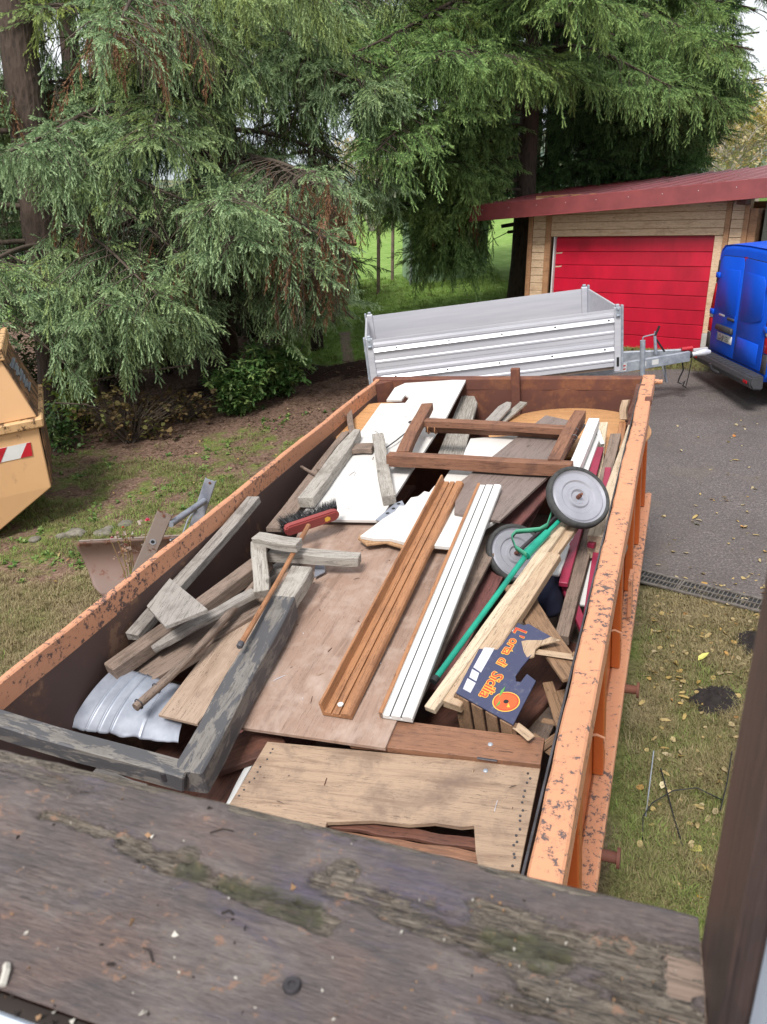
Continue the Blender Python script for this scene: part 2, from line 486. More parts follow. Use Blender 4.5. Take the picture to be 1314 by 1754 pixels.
# ================================================================ scatter (self-contained instancer for foliage, grass, litter)
def _scatter_group(nv):
    g = bpy.data.node_groups.new('scatter', 'GeometryNodeTree')
    g.interface.new_socket('Geometry', in_out='INPUT', socket_type='NodeSocketGeometry')
    g.interface.new_socket('Geometry', in_out='OUTPUT', socket_type='NodeSocketGeometry')
    N, L = g.nodes.new, g.links.new
    gi, go = N('NodeGroupInput'), N('NodeGroupOutput')
    def at(name, ty):
        q = N('GeometryNodeInputNamedAttribute'); q.data_type = ty; q.inputs['Name'].default_value = name
        return q.outputs['Attribute']
    var = at('variant', 'INT'); rot = at('rot', 'FLOAT_VECTOR'); scl = at('scl', 'FLOAT')
    er = N('FunctionNodeEulerToRotation'); L(rot, er.inputs[0])
    join = N('GeometryNodeJoinGeometry')
    def sel(k):
        cm = N('FunctionNodeCompare'); cm.data_type = 'INT'; cm.operation = 'EQUAL'
        ins = [i for i in cm.inputs if i.type == 'INT']
        L(var, ins[0]); ins[1].default_value = k
        se = N('GeometryNodeSeparateGeometry'); se.domain = 'POINT'
        L(gi.outputs[0], se.inputs['Geometry']); L(cm.outputs[0], se.inputs['Selection'])
        return se.outputs['Selection']
    for k in range(nv):
        ip = N('GeometryNodeInstanceOnPoints')
        L(sel(100 + k), ip.inputs['Points']); L(sel(k), ip.inputs['Instance'])
        L(er.outputs[0], ip.inputs['Rotation']); L(scl, ip.inputs['Scale'])
        L(ip.outputs[0], join.inputs[0])
    L(join.outputs[0], go.inputs[0])
    return g
_SG = {}
def scatter(name, protos, pts, rots, scls, variants, tints, mats, parent=None):
    """protos: list of (verts Nx3, faces (tri) Mx3, tip N, material index M); pts are world points"""
    nv = len(protos)
    mw = WMAT[parent.name].copy() if parent is not None else Matrix.Identity(4)
    off = np.array(mw.translation)
    V = []; Fc = []; T = []; VA = []; MI = []; b = 0
    for k, (v, f, tip, mi) in enumerate(protos):
        v = np.asarray(v, float); f = np.asarray(f, int)
        V.append(v); Fc.append(f + b); T.append(np.asarray(tip, float)); VA.append(np.full(len(v), k)); MI.append(np.asarray(mi, int)); b += len(v)
    pts = np.asarray(pts, float) - off; n = len(pts)
    V.append(pts); T.append(np.zeros(n)); VA.append(100 + np.asarray(variants, int))
    V = np.concatenate(V); Fc = np.concatenate(Fc); T = np.concatenate(T); VA = np.concatenate(VA); MI = np.concatenate(MI)
    me = bpy.data.meshes.new(name)
    me.vertices.add(len(V)); me.vertices.foreach_set('co', V.ravel())
    me.loops.add(Fc.size); me.loops.foreach_set('vertex_index', Fc.ravel())
    me.polygons.add(len(Fc)); me.polygons.foreach_set('loop_start', np.arange(len(Fc)) * 3)
    me.polygons.foreach_set('loop_total', np.full(len(Fc), 3))
    me.polygons.foreach_set('material_index', MI)
    for m_ in mats: me.materials.append(m_)
    pad = b
    def ad(nm, ty, arr, key='value'):
        a = me.attributes.new(nm, ty, 'POINT'); a.data.foreach_set(key, np.ascontiguousarray(arr).ravel())
    ad('variant', 'INT', VA.astype(np.int32))
    ad('tip', 'FLOAT', T.astype(np.float32))
    ad('scl', 'FLOAT', np.concatenate([np.ones(pad), scls]).astype(np.float32))
    ad('tint', 'FLOAT', np.concatenate([np.zeros(pad), tints]).astype(np.float32))
    ad('rot', 'FLOAT_VECTOR', np.concatenate([np.zeros((pad, 3)), rots]).astype(np.float32), 'vector')
    me.update(); me.validate()
    o = bpy.data.objects.new(name, me)
    put(o, parent, mw)
    md = o.modifiers.new('scatter', 'NODES')
    if nv not in _SG: _SG[nv] = _scatter_group(nv)
    md.node_group = _SG[nv]
    return o

# ================================================================ ground
def sm(a, b, x):
    t = max(0.0, min(1.0, (x - a) / (b - a))); return t * t * (3 - 2 * t)
def fbm(x, y, s, o=3):
    return mnoise.fractal(Vector((x * s, y * s, 3.1)), .6, 2.1, o)
MOUND_A, MOUND_B = Vector((-2.6, 14.2)), Vector((1.2, 14.55))
def relief(x, y):
    z = gz(x, y)
    d = math.hypot(x, y)
    if d > 60: z -= (d - 60) * .07
    # low heap of dark mulch along the edge of the meadow
    ab = MOUND_B - MOUND_A; t = max(0, min(1, (Vector((x, y)) - MOUND_A).dot(ab) / ab.dot(ab)))
    dm = (Vector((x, y)) - (MOUND_A + ab * t)).length
    z += .20 * math.exp(-(dm / .42) ** 2) * (1 + .5 * fbm(x, y, 1.6))
    if not (2.0 < x < 16 and 5 < y < 14):
        z += .025 * fbm(x, y, .9)
    return z
def ground_zone(x, y):
    """(soil, lush, dry, mulch)"""
    n1 = fbm(x, y, .7); n2 = fbm(x + 31, y, 1.9)
    # under the spruces: needle litter
    soil = sm(9.4, 12.2, y + 1.6 * n1) * (1 - sm(13.9, 14.4, y + .25 * n1)) if x < 1.4 else 0
    under = sm(-2.2, -3.0, x + .2 * n1 - .08 * (y - 14)) * sm(12.2, 13.2, y) * (1 - sm(24, 27, y))
    soil = max(soil, under)
    soil = max(soil, sm(.42, .15, abs(y - 11.6) * .3 + abs(x + .6) * .22 + .12 * n2))
    mulch = sm(.75, .35, abs(y - (14.5 + .1 * x)) + .2 * n2) * sm(-4.5, -3, x) * sm(2.5, 1.5, x)
    lush = sm(14.25, 14.6, y + .15 * n1) * (1 - under)
    dry = sm(8.2, 6.4, y + .5 * n1)
    if x > 1: dry = max(dry, .55)
    if y > 15: dry = 0
    return soil, lush, dry, mulch
def make_ground():
    xs = [-120, -90, -65, -45, -32, -24, -18, -14] + list(np.arange(-11, 11.01, .22)) + [13, 16, 20, 26, 35, 50, 70, 95, 120]
    ys = [-40, -25, -14, -8, -4] + list(np.arange(-1.5, 27, .22)) + [29, 32, 36, 41, 48, 58, 72, 90, 115, 150]
    m = MB()
    nx, ny = len(xs), len(ys)
    vs = [(x, y, relief(x, y)) for y in ys for x in xs]
    fs = [(j * nx + i, j * nx + i + 1, (j + 1) * nx + i + 1, (j + 1) * nx + i) for j in range(ny - 1) for i in range(nx - 1)]
    m.add(vs, fs)
    t = NT('yard_ground')
    v = t.co((1, 1, 1), rnd=False)
    fine = t.noise(v, 26, 8, .7); mid = t.noise(v, 3.1, 6, .62); big = t.noise(v, .8, 4)
    soilc = t.ramp(fine, [(.3, srgb(62, 48, 42)), (.5, srgb(108, 86, 74)), (.7, srgb(150, 126, 110))])
    grassc = t.ramp(fine, [(.28, srgb(58, 66, 34)), (.5, srgb(96, 108, 54)), (.72, srgb(136, 136, 82))])
    dryc = t.ramp(fine, [(.28, srgb(70, 60, 48)), (.5, srgb(112, 97, 78)), (.72, srgb(152, 136, 112))])
    lushc = t.ramp(mid, [(.3, srgb(98, 128, 58)), (.55, srgb(120, 148, 76)), (.75, srgb(144, 162, 98))])
    mulchc = t.ramp(fine, [(.3, srgb(36, 27, 24)), (.55, srgb(62, 46, 40)), (.75, srgb(96, 72, 60))])
    patch = t.step(mid, .36, .54)
    col = t.mix(patch, grassc, soilc)
    wob = t.math('MULTIPLY', t.math('SUBTRACT', mid, .5), 1.3)
    def msk(nm): return t.step(t.math('ADD', t.attr(nm), wob), .4, .62)
    col = t.mix(t.math('MULTIPLY', msk('dry'), .8), col, t.mix(t.step(big, .45, .62), dryc, grassc))
    col = t.mix(msk('soil'), col, soilc)
    col = t.mix(msk('lush'), col, lushc)
    col = t.mix(msk('mulch'), col, mulchc)
    t.col(col); t.bump(t.math('ADD', fine, mid), .55, .03)
    mat = t.set(Roughness=.95, Specular_IOR_Level=.15)
    o = m.build('ground', mat, smooth='all', fix=False)
    Z = np.array([ground_zone(x, y) for y in ys for x in xs], np.float32)
    for k, nm in enumerate(('soil', 'lush', 'dry', 'mulch')):
        a = o.data.attributes.new(nm, 'FLOAT', 'POINT'); a.data.foreach_set('value', np.ascontiguousarray(Z[:, k]))
    tag(o, kind='structure')
make_ground()

# driveway: asphalt sheet from the channel drain to the garage apron
DRA, DRB = G(1075, 978), G(1330, 1040)
def make_drive():
    d = (DRB - DRA); d.z = 0; d.normalize()
    a = Vector((DRA.x, DRA.y, 0)) - d * 1.6; b = a + d * 16
    far = [Vector((16, 10.9, 0)), Vector((6.2, 12.35, 0)), Vector((3.2, 12.7, 0)), Vector((.9, 12.2, 0)), Vector((.6, 9.2, 0))]
    poly = [a, b] + far
    cen = Vector((4, 9, 0))
    bm = bmesh.new()
    bvs = [bm.verts.new((q.x, q.y, 0)) for q in poly]
    bm.faces.new(bvs)
    bmesh.ops.triangulate(bm, faces=bm.faces[:])
    bmesh.ops.subdivide_edges(bm, edges=bm.edges[:], cuts=14, use_grid_fill=True)
    for q in bm.verts: q.co.z = gz(q.co.x, q.co.y) + .012
    me = bpy.data.meshes.new('driveway'); bm.to_mesh(me); bm.free()
    t = NT('asphalt')
    v = t.co((1, 1, 1), rnd=False)
    gr = t.noise(v, 48, 6, .85); ag = t.n('ShaderNodeTexVoronoi'); ag.inputs['Scale'].default_value = 85; t.l(v, ag.inputs['Vector'])
    big = t.noise(v, .9, 6, .6, .3)
    col = t.ramp(gr, [(.32, srgb(56, 52, 52)), (.52, srgb(94, 87, 85)), (.7, srgb(148, 138, 132))])
    col = t.mix(t.math('MULTIPLY', t.step(big, .4, .66), .5), col, srgb(74, 67, 64))
    wet = t.step(t.noise(v, 2.2, 5), .56, .66)
    col = t.mix(t.math('MULTIPLY', wet, .25), col, srgb(104, 92, 80))
    t.col(col); t.bump(t.math('ADD', ag.outputs['Distance'], gr), .5, .006)
    me.materials.append(t.set(Roughness=.85))
    o = bpy.data.objects.new('driveway', me); put(o); tag(o, kind='structure')
make_drive()

# ================================================================ rusty orange roll-off container
CW, CLEN = 2.40, 5.75
def make_container():
    root = thing('open_skip_container', 'long open orange steel waste container with rusty rim, full of scrap wood', 'container', mw=CM.copy())
    def B(name, mat, boxes, bevel=.004, par=root):
        m = MB()
        for (u0, u1, v0, v1, w0, w1) in boxes:
            m.box(((u0 + u1) / 2, -(v0 + v1) / 2, (w0 + w1) / 2), (abs(u1 - u0), abs(v1 - v0), abs(w1 - w0)))
        return m.build(name, mat, par, None, bevel=bevel, local=True)
    # battered rims: swept with a slight wave
    def rim(name, mat, p0, p1, wid, hgt, side, amp=.012, n=60):
        p0 = Vector(p0); p1 = Vector(p1); d = p1 - p0; L = d.length; d.normalize(); s = Vector(side)
        prof = [(-wid / 2, -hgt), (wid / 2, -hgt), (wid / 2, -.008), (wid / 2 - .008, 0), (-wid / 2 + .008, 0), (-wid / 2, -.008)]
        vs = []; k = len(prof)
        for i in range(n + 1):
            x = L * i / n
            a = amp * mnoise.noise(Vector((x * 1.1, 1.3, side[0] * 7))) ; b_ = amp * .6 * mnoise.noise(Vector((x * 2.3, 9.3, 1)))
            for j, (q, z) in enumerate(prof):
                e = a * .6
                if q < 0 and j in (0, 4, 5): e += .006 * mnoise.noise(Vector((x * 7, 4.4, 2)))
                vs.append(p0 + d * x + s * (q + e) + Vector((0, 0, z + b_)))
        fs = [tuple(range(k)), tuple(range(n * k + k - 1, n * k - 1, -1))]
        for i in range(n):
            fs += [(i * k + j, (i + 1) * k + j, (i + 1) * k + (j + 1) % k, i * k + (j + 1) % k) for j in range(k)]
        m = MB(); m.add(vs, fs)
        return m.build(name, mat, root, None, local=True, smooth=35)
    rim('rim', M['peach'], (.016, -.05, 0), (.016, -CLEN, 0), .04, .12, (1, 0, 0))
    rim('rim', M['peach_dense'], (CW, .05, .004), (CW, -CLEN, .004), .098, .12, (1, 0, 0))
    rim('rim', M['rust_far'], (-.04, 0, -.003), (CW - .055, 0, -.003), .09, .1, (0, 1, 0), .006)
    rim('rim', M['peach'], (-.04, -CLEN, -.003), (CW - .055, -CLEN, -.003), .09, .1, (0, 1, 0), .006)
    B('side_wall', M['rust_in'], [(.028, .036, .04, CLEN, -1.3, -.115)], .001)
    B('side_wall', [M['orange']], [(CW - .040, CW - .033, .0, CLEN, -1.12, -.118)], .001)
    B('weld_edge', M['steel_dark'], [(CW - .0615, CW - .0535, .05, CLEN, -.06, -.003)], .001)
    B('side_wall', M['rust_in'], [(CW - .050, CW - .0415, .0, CLEN, -1.12, -.118)], .001)
    B('end_wall', M['rust_far'], [(.037, CW - .051, .036, .044, -1.3, -.1)], .001)
    B('end_wall', M['rust_in'], [(.037, CW - .051, CLEN - .044, CLEN - .036, -1.3, -.1)], .001)
    B('floor', M['rust_in'], [(.03, CW - .03, .02, CLEN - .02, -1.34, -1.305)], .001)
    B('outer_wall', M['orange'], [(.0, .024, .04, CLEN, -1.3, -.122)], .001)
    B('outer_wall', M['orange'], [(.04, CW - .06, .005, .03, -1.3, -.105)], .001)
    # outside ribs of the wall on the lawn side, bottom rail, hooks
    for v in (.25, .95, 1.65, 2.55, 3.45, 4.35, 5.25):
        B('rib', M['orange'], [(CW - .032, CW + .02, v - .05, v + .05, -1.045, -.124)], .006)
        B('rib', M['orange'], [(-.05, -.001, v - .05, v + .05, -1.3, -.124)], .006)
    B('bottom_rail', M['peach_dense'], [(CW - .032, CW + .062, -.02, CLEN, -1.14, -1.05)], .01)
    B('bottom_rail', M['peach'], [(-.09, -.001, -.02, CLEN, -1.4, -1.305)], .01)
    B('pink_strip', M['peach'], [(CW + .021, CW + .045, 1.95, 2.10, -1.0, -.72)], .003)
    B('runner', M['rust_in'], [(.5, .65, .1, CLEN - .1, -1.74, -1.345)], .005)
    B('runner', M['rust_in'], [(CW - .65, CW - .5, .1, CLEN - .1, -1.74, -1.345)], .005)
    for (px, py) in ((1076, 1180), (1040, 1466)):
        Q = CMI @ c(px, py, w=-1.09)
        m = MB()
        m.tube([(CW + .06, Q.y, -1.09), (CW + .135, Q.y, -1.09)], .026, 14)
        m.tube([(CW + .128, Q.y, -1.09), (CW + .142, Q.y, -1.09)], .046, 18)
        m.build('tarp_hook', M['rust_far'], root, None, local=True, smooth=40)
    for (px, py) in ((1008, 1262), (1062, 1085)):
        Q = CMI @ c(px, py, w=-.5)
        m = MB()
        m.tube([(CW - .03, Q.y, -.5), (CW + .02, Q.y + .01, -.49), (CW + .05, Q.y + .02, -.51), (CW + .055, Q.y + .02, -.57)], .006, 8)
        m.build('wire_hook', M['peach'], root, None, local=True, smooth=True)
    # corner plates and stakes at the far end
    m = MB(); m.prism([(.035, -.046), (.16, -.046), (.036, -.17)], -1.2, -.02); m.build('corner_plate', M['rust_far'], root, None, local=True, bevel=.003)
    m = MB(); m.box((1.31, -.085, -.12), (.075, .05, .44)); m.build('stake', M['rust_far'], root, None, local=True, bevel=.004)
    m = MB(); m.box((CW + .03, -.62, -.012), (.05, .1, .045)); m.build('welded_lug', M['rust_far'], root, None, local=True, bevel=.004)
    m = MB(); m.lathe([(.0, .03), (.018, .03), (.022, 0), (.022, -.05)], 12, Matrix.Translation((CW + .075, .02, -.05)) @ Matrix.Rotation(R(90), 4, 'Y')); m.build('hinge_pin', M['peach_dense'], root, None, local=True)
make_container()

# ================================================================ garage
GB = Vector((5.40, 13.348, 1.93))
GD = Vector((-math.sin(R(51)), math.cos(R(51)), 0))          # along the front, to the far end
GO = Vector((GD.y, -GD.x, 0)) * 1.0                           # outward?
if GO.dot(EYE - GB) < 0: GO = -GO
GM = frame(GB, GD, (0, 0, 1))                                 # x along front, y = z cross x
M['door_red'] = plain('red_door_enamel', srgb(192, 14, 48), srgb(160, 10, 38), .42, scale=2.4, detail=9, stretch=(1, 1, .35))
M['roof_red'] = paintm('oxide_red_sheet', srgb(132, 62, 66), srgb(112, 74, 70), .62, 4, .42)
M['fascia'] = plain('oxide_red_fascia', srgb(138, 66, 66), srgb(120, 56, 58), .5, scale=3)
M['larch'] = wood('larch_cladding', srgb(214, 184, 152), srgb(188, 152, 120), srgb(166, 132, 104), .6, .7, .65, .12)
M['larch_dark'] = wood('larch_trim', srgb(172, 128, 92), srgb(140, 98, 68), srgb(120, 86, 62), .6, .7, .65, .15)
M['concrete'] = plain('concrete', srgb(186, 182, 176), srgb(158, 154, 148), .9, scale=9, bump=.2)
def make_garage():
    root = thing('garage', 'timber garage with red sectional door and oxide red metal roof', 'garage', mw=GM.copy())
    s = 1.0 if (GM.to_3x3() @ Vector((0, 1, 0))).dot(GO) > 0 else -1.0   # sign of outward y
    def B(name, mat, x0, x1, z0, z1, o0, o1, bevel=.004, par=root):
        m = MB(); m.box(((x0 + x1) / 2, s * (o0 + o1) / 2, (z0 + z1) / 2), (abs(x1 - x0), abs(o1 - o0), abs(z1 - z0)))
        return m.build(name, mat, par, None, bevel=bevel, local=True)
    DW, DH = 2.86, 1.90
    # door: eight tongue-and-groove sections
    door = B('door', M['door_red'], -.0, DW, -.02, DH, -.14, -.10)
    ph = DH / 8
    for i in range(8):
        B('door_panel', M['door_red'], .0, DW, i * ph + .004 - .02, (i + 1) * ph - .004 - .02, -.099, -.078, .006, door)
    # core walls
    B('side_wall', M['larch_dark'], 3.32, 3.44, -.3, 2.3, -4.2, -.02)
    B('side_wall', M['larch_dark'], -.62, -.5, -.3, 2.3, -4.2, -.02)
    B('back_wall', M['larch_dark'], -.5, 3.32, -.3, 2.6, -4.2, -4.1)
    B('lintel', M['larch_dark'], -.5, 3.32, DH + .002, 2.62, -.16, -.03)
    # cladding boards above the door
    z = DH + .005; k = 0
    for hgt in (.115, .13, .13, .13, .13):
        B('plank', M['larch'], .12 if z > 5 else -.14, DW + .1, z, z + hgt - .006, -.029, .0 + .002 * (k % 2), .004); z += hgt; k += 1
    # corner bays
    for (x0, x1) in ((DW + .2, DW + .46), (-.42, -.23)):
        z = -.02 if x0 > 0 else .36
        j = 0
        while z < 2.5:
            B('plank', M['larch'], x0, x1, z, z + .13, -.03, -.002 + .002 * (j % 2), .004); z += .137; j += 1
    for (x0, x1, z0) in ((DW + .08, DW + .195, -.05), (DW + .465, DW + .545, -.05), (-.225, -.145, .34), (-.50, -.425, .34)):
        B('post', M['larch_dark'], x0, x1, z0, 2.56, -.04, .016)
    B('door_jamb', M['white_paint'], DW + .005, DW + .03, -.02, DH, -.12, -.02)
    B('door_jamb', M['larch'], -.14, -.005, .34, DH, -.12, -.02)
    B('plinth', M['concrete'], -.52, -.01, -.35, .335, -.2, .02, .01)
    B('plinth', M['concrete'], DW + .01, 3.5, -.45, -.06, -.2, .012, .01)
    B('floor_slab', M['concrete'], -.5, 3.4, -.45, -.025, -4.1, -.2, .01)
    B('purlin_end', M['dark_brown'], -.5, -.36, 2.35, 2.47, .017, .3)
    # roof: sheet rising away from the yard, with folded seams
    t = math.tan(R(7.5))
    def rz(o): return 2.70 - o * t * 1.0
    roof = None
    m = MB()
    x0, x1, oF, oB = -2.6, 4.35, .42, -4.6
    RT = Matrix.Rotation(R(2.6), 4, 'Y')
    vs = [(x0, s * oF, rz(oF)), (x1, s * oF, rz(oF)), (x1, s * oB, rz(oB)), (x0, s * oB, rz(oB))]
    vs += [(a, b, z - .05) for a, b, z in vs]
    m.add(vs, [(0, 1, 2, 3), (7, 6, 5, 4), (0, 4, 5, 1), (1, 5, 6, 2), (2, 6, 7, 3), (3, 7, 4, 0)])
    roof = m.build('roof', M['roof_red'], root, WMAT[root.name] @ RT, local=True)
    x = x0 + .2
    while x < x1:
        m = MB()
        vs = []
        for dx, dz in ((-.022, .001), (-.012, .026), (.012, .026), (.022, .001)):
            for o in (oF, oB): vs.append((x + dx, s * o, rz(o) + dz))
        m.add(vs, [(0, 1, 3, 2), (2, 3, 5, 4), (4, 5, 7, 6), (0, 2, 4, 6), (1, 7, 5, 3)])
        m.build('seam', M['roof_red'], roof, WMAT[root.name] @ RT, local=True); x += .35
    m = MB(); m.box(((x0 + x1) / 2, s * (oF + .012), rz(oF) - .115), (x1 - x0 + .02, .022, .27)); m.build('fascia', M['fascia'], root, WMAT[root.name] @ RT, local=True, bevel=.006)
    m = MB(); m.box(((x0 + x1) / 2, s * (oF + .03), rz(oF) - .255), (x1 - x0 + .02, .03, .018)); m.build('drip_edge', M['fascia'], root, WMAT[root.name] @ RT, local=True, bevel=.003)
    for i in range(12):
        m = MB(); xx = x0 + .4 + i * .57
        m.tube([(xx, s * (oF + .02), rz(oF) - .075), (xx, s * (oF + .028), rz(oF) - .075)], .006, 8)
        m.build('screw', M['alu_bright'], root, WMAT[root.name] @ RT, local=True)
    m = MB(); m.box(((3.9 - .5) / 2, s * .2, 2.50), (4.3, .44, .03)); m.build('soffit', M['larch_dark'], root, WMAT[root.name] @ RT, local=True)
    for (za, zb) in ((1.62, 1.60), (1.38, 1.37)):
        m = MB(); m.prism([(DW - .01, za), (DW - .14, za + .012), (DW - .13, za - .012), (DW - .01, za - .02)], -.0778, -.0765, Matrix(((1, 0, 0, 0), (0, 0, s, 0), (0, 1, 0, 0), (0, 0, 0, 1))))
        m.build('paint_chip', M['pale_pine'], door, WMAT[root.name].copy(), local=True)
make_garage()
def make_annex():
    # weathered grey shed to the right of the garage, only its upper wall shows over the van
    p = GB - GD * .66 + Vector((0, 0, -.2)) - GO * .25
    mw = frame(p, -GD, (0, 0, 1))
    root = thing('grey_shed', 'grey-green weathered board shed wall behind the blue van', 'shed', mw=mw)
    out = 1 if (mw.to_3x3() @ Vector((0, 1, 0))).dot(GO) > 0 else -1
    mt = wood('lichen_grey_boards', srgb(158, 160, 138), srgb(126, 128, 108), srgb(112, 118, 92))
    for i in range(4):
        m = MB(); m.box((i * .62 + .31, out * .02, 1.25), (.60, .03, 2.7)); m.build('board', mt, root, None, local=True, bevel=.006)
    m = MB(); m.box((1.24, -out * 1.0, 1.2), (2.48, 1.95, 2.6)); m.build('body', M['dark_brown'], root, None, local=True)
make_annex()

# ================================================================ trailer
TX = Vector((1, 0, .125)).normalized()
TM = frame(at_y(655, 640, 10.2) * 1.0, TX, (-.115, -.10, 1))
_t0 = Vector((-.045, 10.2, gz(-.045, 10.2) - .012))
TM = frame(_t0, TX, (-.115, -.10, 1))
def make_trailer():
    root = thing('flatbed_trailer', 'silver aluminium box trailer hitched to the blue van', 'trailer', mw=TM.copy())
    L_, W_, z0, h = 3.26, 1.68, .76, .365
    def side(y, outw, x0, x1, yaxis=False):
        """two stacked hollow aluminium boards, profiled on the outer face"""
        for k in range(2):
            zb = z0 + k * (h + .004)
            # profile (outward offset, z)
            pr = [(-.012, 0), (.012, 0), (.012, .055), (.020, .065), (.020, .085), (.012, .097), (.012, .200), (.004, .212), (.004, .262), (.014, .276), (.014, .30)]
            pr += [(.014, .305), (.010, .309), (.014, .313), (.010, .317), (.014, .321), (.010, .325), (.014, .329), (.010, .333), (.014, .337), (.014, h), (-.012, h)]
            m = MB()
            if not yaxis: m.extrude([(y + outw * a, zb + b) for a, b in pr], x0, x1)
            else: m.extrude([(-y * 0 + (-(y + outw * a)), zb + b) for a, b in pr], x0, x1, Matrix.Rotation(R(90), 4, 'Z'))
            m.build('side_board', M['alu'], root, None, local=True, bevel=0)
            for zz, hh in ((.064, .022), (.2, .016), (.276, .016)):
                m = MB()
                if zz == .064:
                    a = y + outw * .014
                    mt4 = Matrix.Rotation(R(32) * (outw if not yaxis else -outw), 3, 'X' if not yaxis else 'Y')
                    if not yaxis: m.box(((x0 + x1) / 2, a, zb + .225), (x1 - x0 - .004, .03, .05), mt4)
                    else: m.box((a, (x0 + x1) / 2, zb + .225), (.03, x1 - x0 - .004, .05), mt4)
                    m.build('lit_bevel', M['alu_bright'], root, None, local=True)  # upturned bevel; part of its highlight is put into the paler aluminium
    side(0, -1, .09, L_ - .09)
    side(W_, 1, .09, L_ - .09)
    side(0, -1, .08, W_ - .08, True)
    side(L_, 1, .08, W_ - .08, True)
    for (x, y) in ((.045, 0), (L_ - .045, 0), (.045, W_), (L_ - .045, W_)):
        sy = -1 if y == 0 else 1
        m = MB(); m.box((x, y + sy * .0, z0 + .345), (.085, .062, .83)); m.build('corner_post', M['alu'], root, None, local=True, bevel=.008)
        m = MB(); m.box((x + (-.06 if x < 1 else .06), y, z0 + .36), (.03, .05, .84)); m.build('end_channel', M['steel'], root, None, local=True, bevel=.004)
        m = MB(); m.box((x, y + sy * .036, z0 + .70), (.06, .014, .13)); m.tube([(x - .02, y + sy * .05, z0 + .66), (x + .02, y + sy * .05, z0 + .66)], .012, 10); m.tube([(x, y + sy * .03, z0 + .74), (x, y + sy * .055, z0 + .74)], .014, 10)
        m.build('drop_latch', M['steel'], root, None, local=True, bevel=.003)
        m = MB(); m.box((x, y, z0 + .77), (.05, .05, .05)); m.build('post_cap', M['steel'], root, None, local=True, bevel=.008)
    m = MB(); m.box((L_ - .045, -.034, z0 + .06), (.03, .006, .12)); m.build('slot', M['black'], root, None, local=True)
    for k in range(2):
        for i in range(5):
            x = .33 + i * .68 + k * .05
            m = MB(); m.tube([(x, -.016, z0 + k * (h + .004) + .235), (x, -.03, z0 + k * (h + .004) + .235)], .014, 10); m.build('rivet', M['steel_dark'], root, None, local=True)
    m = MB(); m.box((L_ / 2, W_ / 2, z0 - .03), (L_ - .02, W_ - .02, .03)); m.build('deck', M['grey_brown'], root, None, local=True)
    m = MB()
    for y in (.25, W_ - .25): m.box((L_ / 2, y, z0 - .1), (L_, .06, .1))
    m.build('chassis', M['steel'], root, None, local=True, bevel=.005)
    for x in (L_ * .42, L_ * .64):
        for y in (.14, W_ - .14):
            mw = WMAT[root.name] @ Matrix.Translation((x, y, .31)) @ Matrix.Rotation(R(90), 4, 'X')
            m = MB(); m.lathe([(.17, -.07), (.27, -.075), (.3, -.05), (.3, .05), (.27, .075), (.17, .07)], 28)
            wh = m.build('wheel', M['black'], root, mw, local=True, smooth=35)
            m = MB(); m.lathe([(0, -.03), (.06, -.03), (.08, -.05), (.17, -.06), (.17, .06), (.05, .03), (0, .03)], 24); m.build('rim', M['alu'], wh, mw, local=True, smooth=35)
    # drawbar: two converging beams, nose, coupling
    cz = .55
    for y, lab in ((.42, 'label'), (W_ - .42, None)):
        a = Vector((L_ - .3, y, z0 - .17)); b = Vector((L_ + 1.18, W_ / 2 + (-.07 if y < 1 else .07), cz))
        mw = WMAT[root.name] @ frame(a, b - a, (0, 0, 1))
        m = MB(); m.box(((b - a).length / 2, 0, 0), ((b - a).length, .06, .14))
        bar = m.build('drawbar_beam', M['steel'], root, mw, local=True, bevel=.006)
        if lab:
            for x0, w_, mt in ((.34, .2, 'white_paint'), (.78, .06, 'white_paint'), (.93, .1, 'white_paint')):
                m = MB(); m.box((x0 + w_ / 2, -.029, 0.005), (w_, .003, .11 if w_ > .15 else .07)); m.build('sticker', M[mt], bar, mw, local=True)
            for zz in (.025, -.02):
                m = MB(); m.box((.44, -.032, zz), (.17, .002, .018)); m.build('sticker_stripe', M['red'], bar, mw, local=True)
    nose = Vector((L_ + 1.12, W_ / 2, cz))
    m = MB(); m.tube([nose, nose + Vector((.12, 0, .0))], .05, 14); m.tube([nose + Vector((.02, 0, 0)), nose + Vector((.04, 0, 0))], .062, 14); m.tube([nose + Vector((.07, 0, 0)), nose + Vector((.09, 0, 0))], .058, 14)
    m.build('bellows', M['black'], root, None, local=True, smooth=40)
    m = MB(); m.tube([nose + Vector((.12, 0, 0)), nose + Vector((.18, 0, .005)), nose + Vector((.3, 0, .012)), nose + Vector((.38, 0, .0))], [.035, .036, .055, .03], 14)
    m.box(nose + Vector((.24, 0, .06)), (.2, .04, .03))
    m.build('coupling', M['alu_bright'], root, None, local=True, smooth=40)
    m = MB(); m.tube([nose + Vector((-.02, 0, .09)), nose + Vector((.13, 0, .09))], .03, 10); m.build('red_guard', M['red'], root, None, local=True)
    jx = Vector((L_ + .46, .55, cz + .03))
    m = MB(); m.tube([jx + Vector((0, 0, -.22)), jx + Vector((0, 0, .33))], .036, 16)
    jk = m.build('jockey_stand', M['steel'], root, None, local=True, smooth=40)
    m = MB(); m.tube([jx + Vector((0, 0, .33)), jx + Vector((0, 0, .37)), jx + Vector((.02, 0, .38)), jx + Vector((.15, -.02, .40)), jx + Vector((.155, -.02, .44))], .009, 8); m.build('crank', M['steel'], jk, WMAT[root.name].copy(), local=True, smooth=40)
    hx = Vector((L_ + .74, W_ / 2, cz + .06))
    m = MB(); m.tube([hx, hx + Vector((-.02, 0, .27))], [.026, .02], 10); hl = m.build('handbrake_lever', M['steel'], root, None, local=True, smooth=40)
    m = MB(); m.tube([hx + Vector((-.02, 0, .26)), hx + Vector((.04, 0, .40))], .016, 10); m.build('grip', M['black'], hl, WMAT[root.name].copy(), local=True)
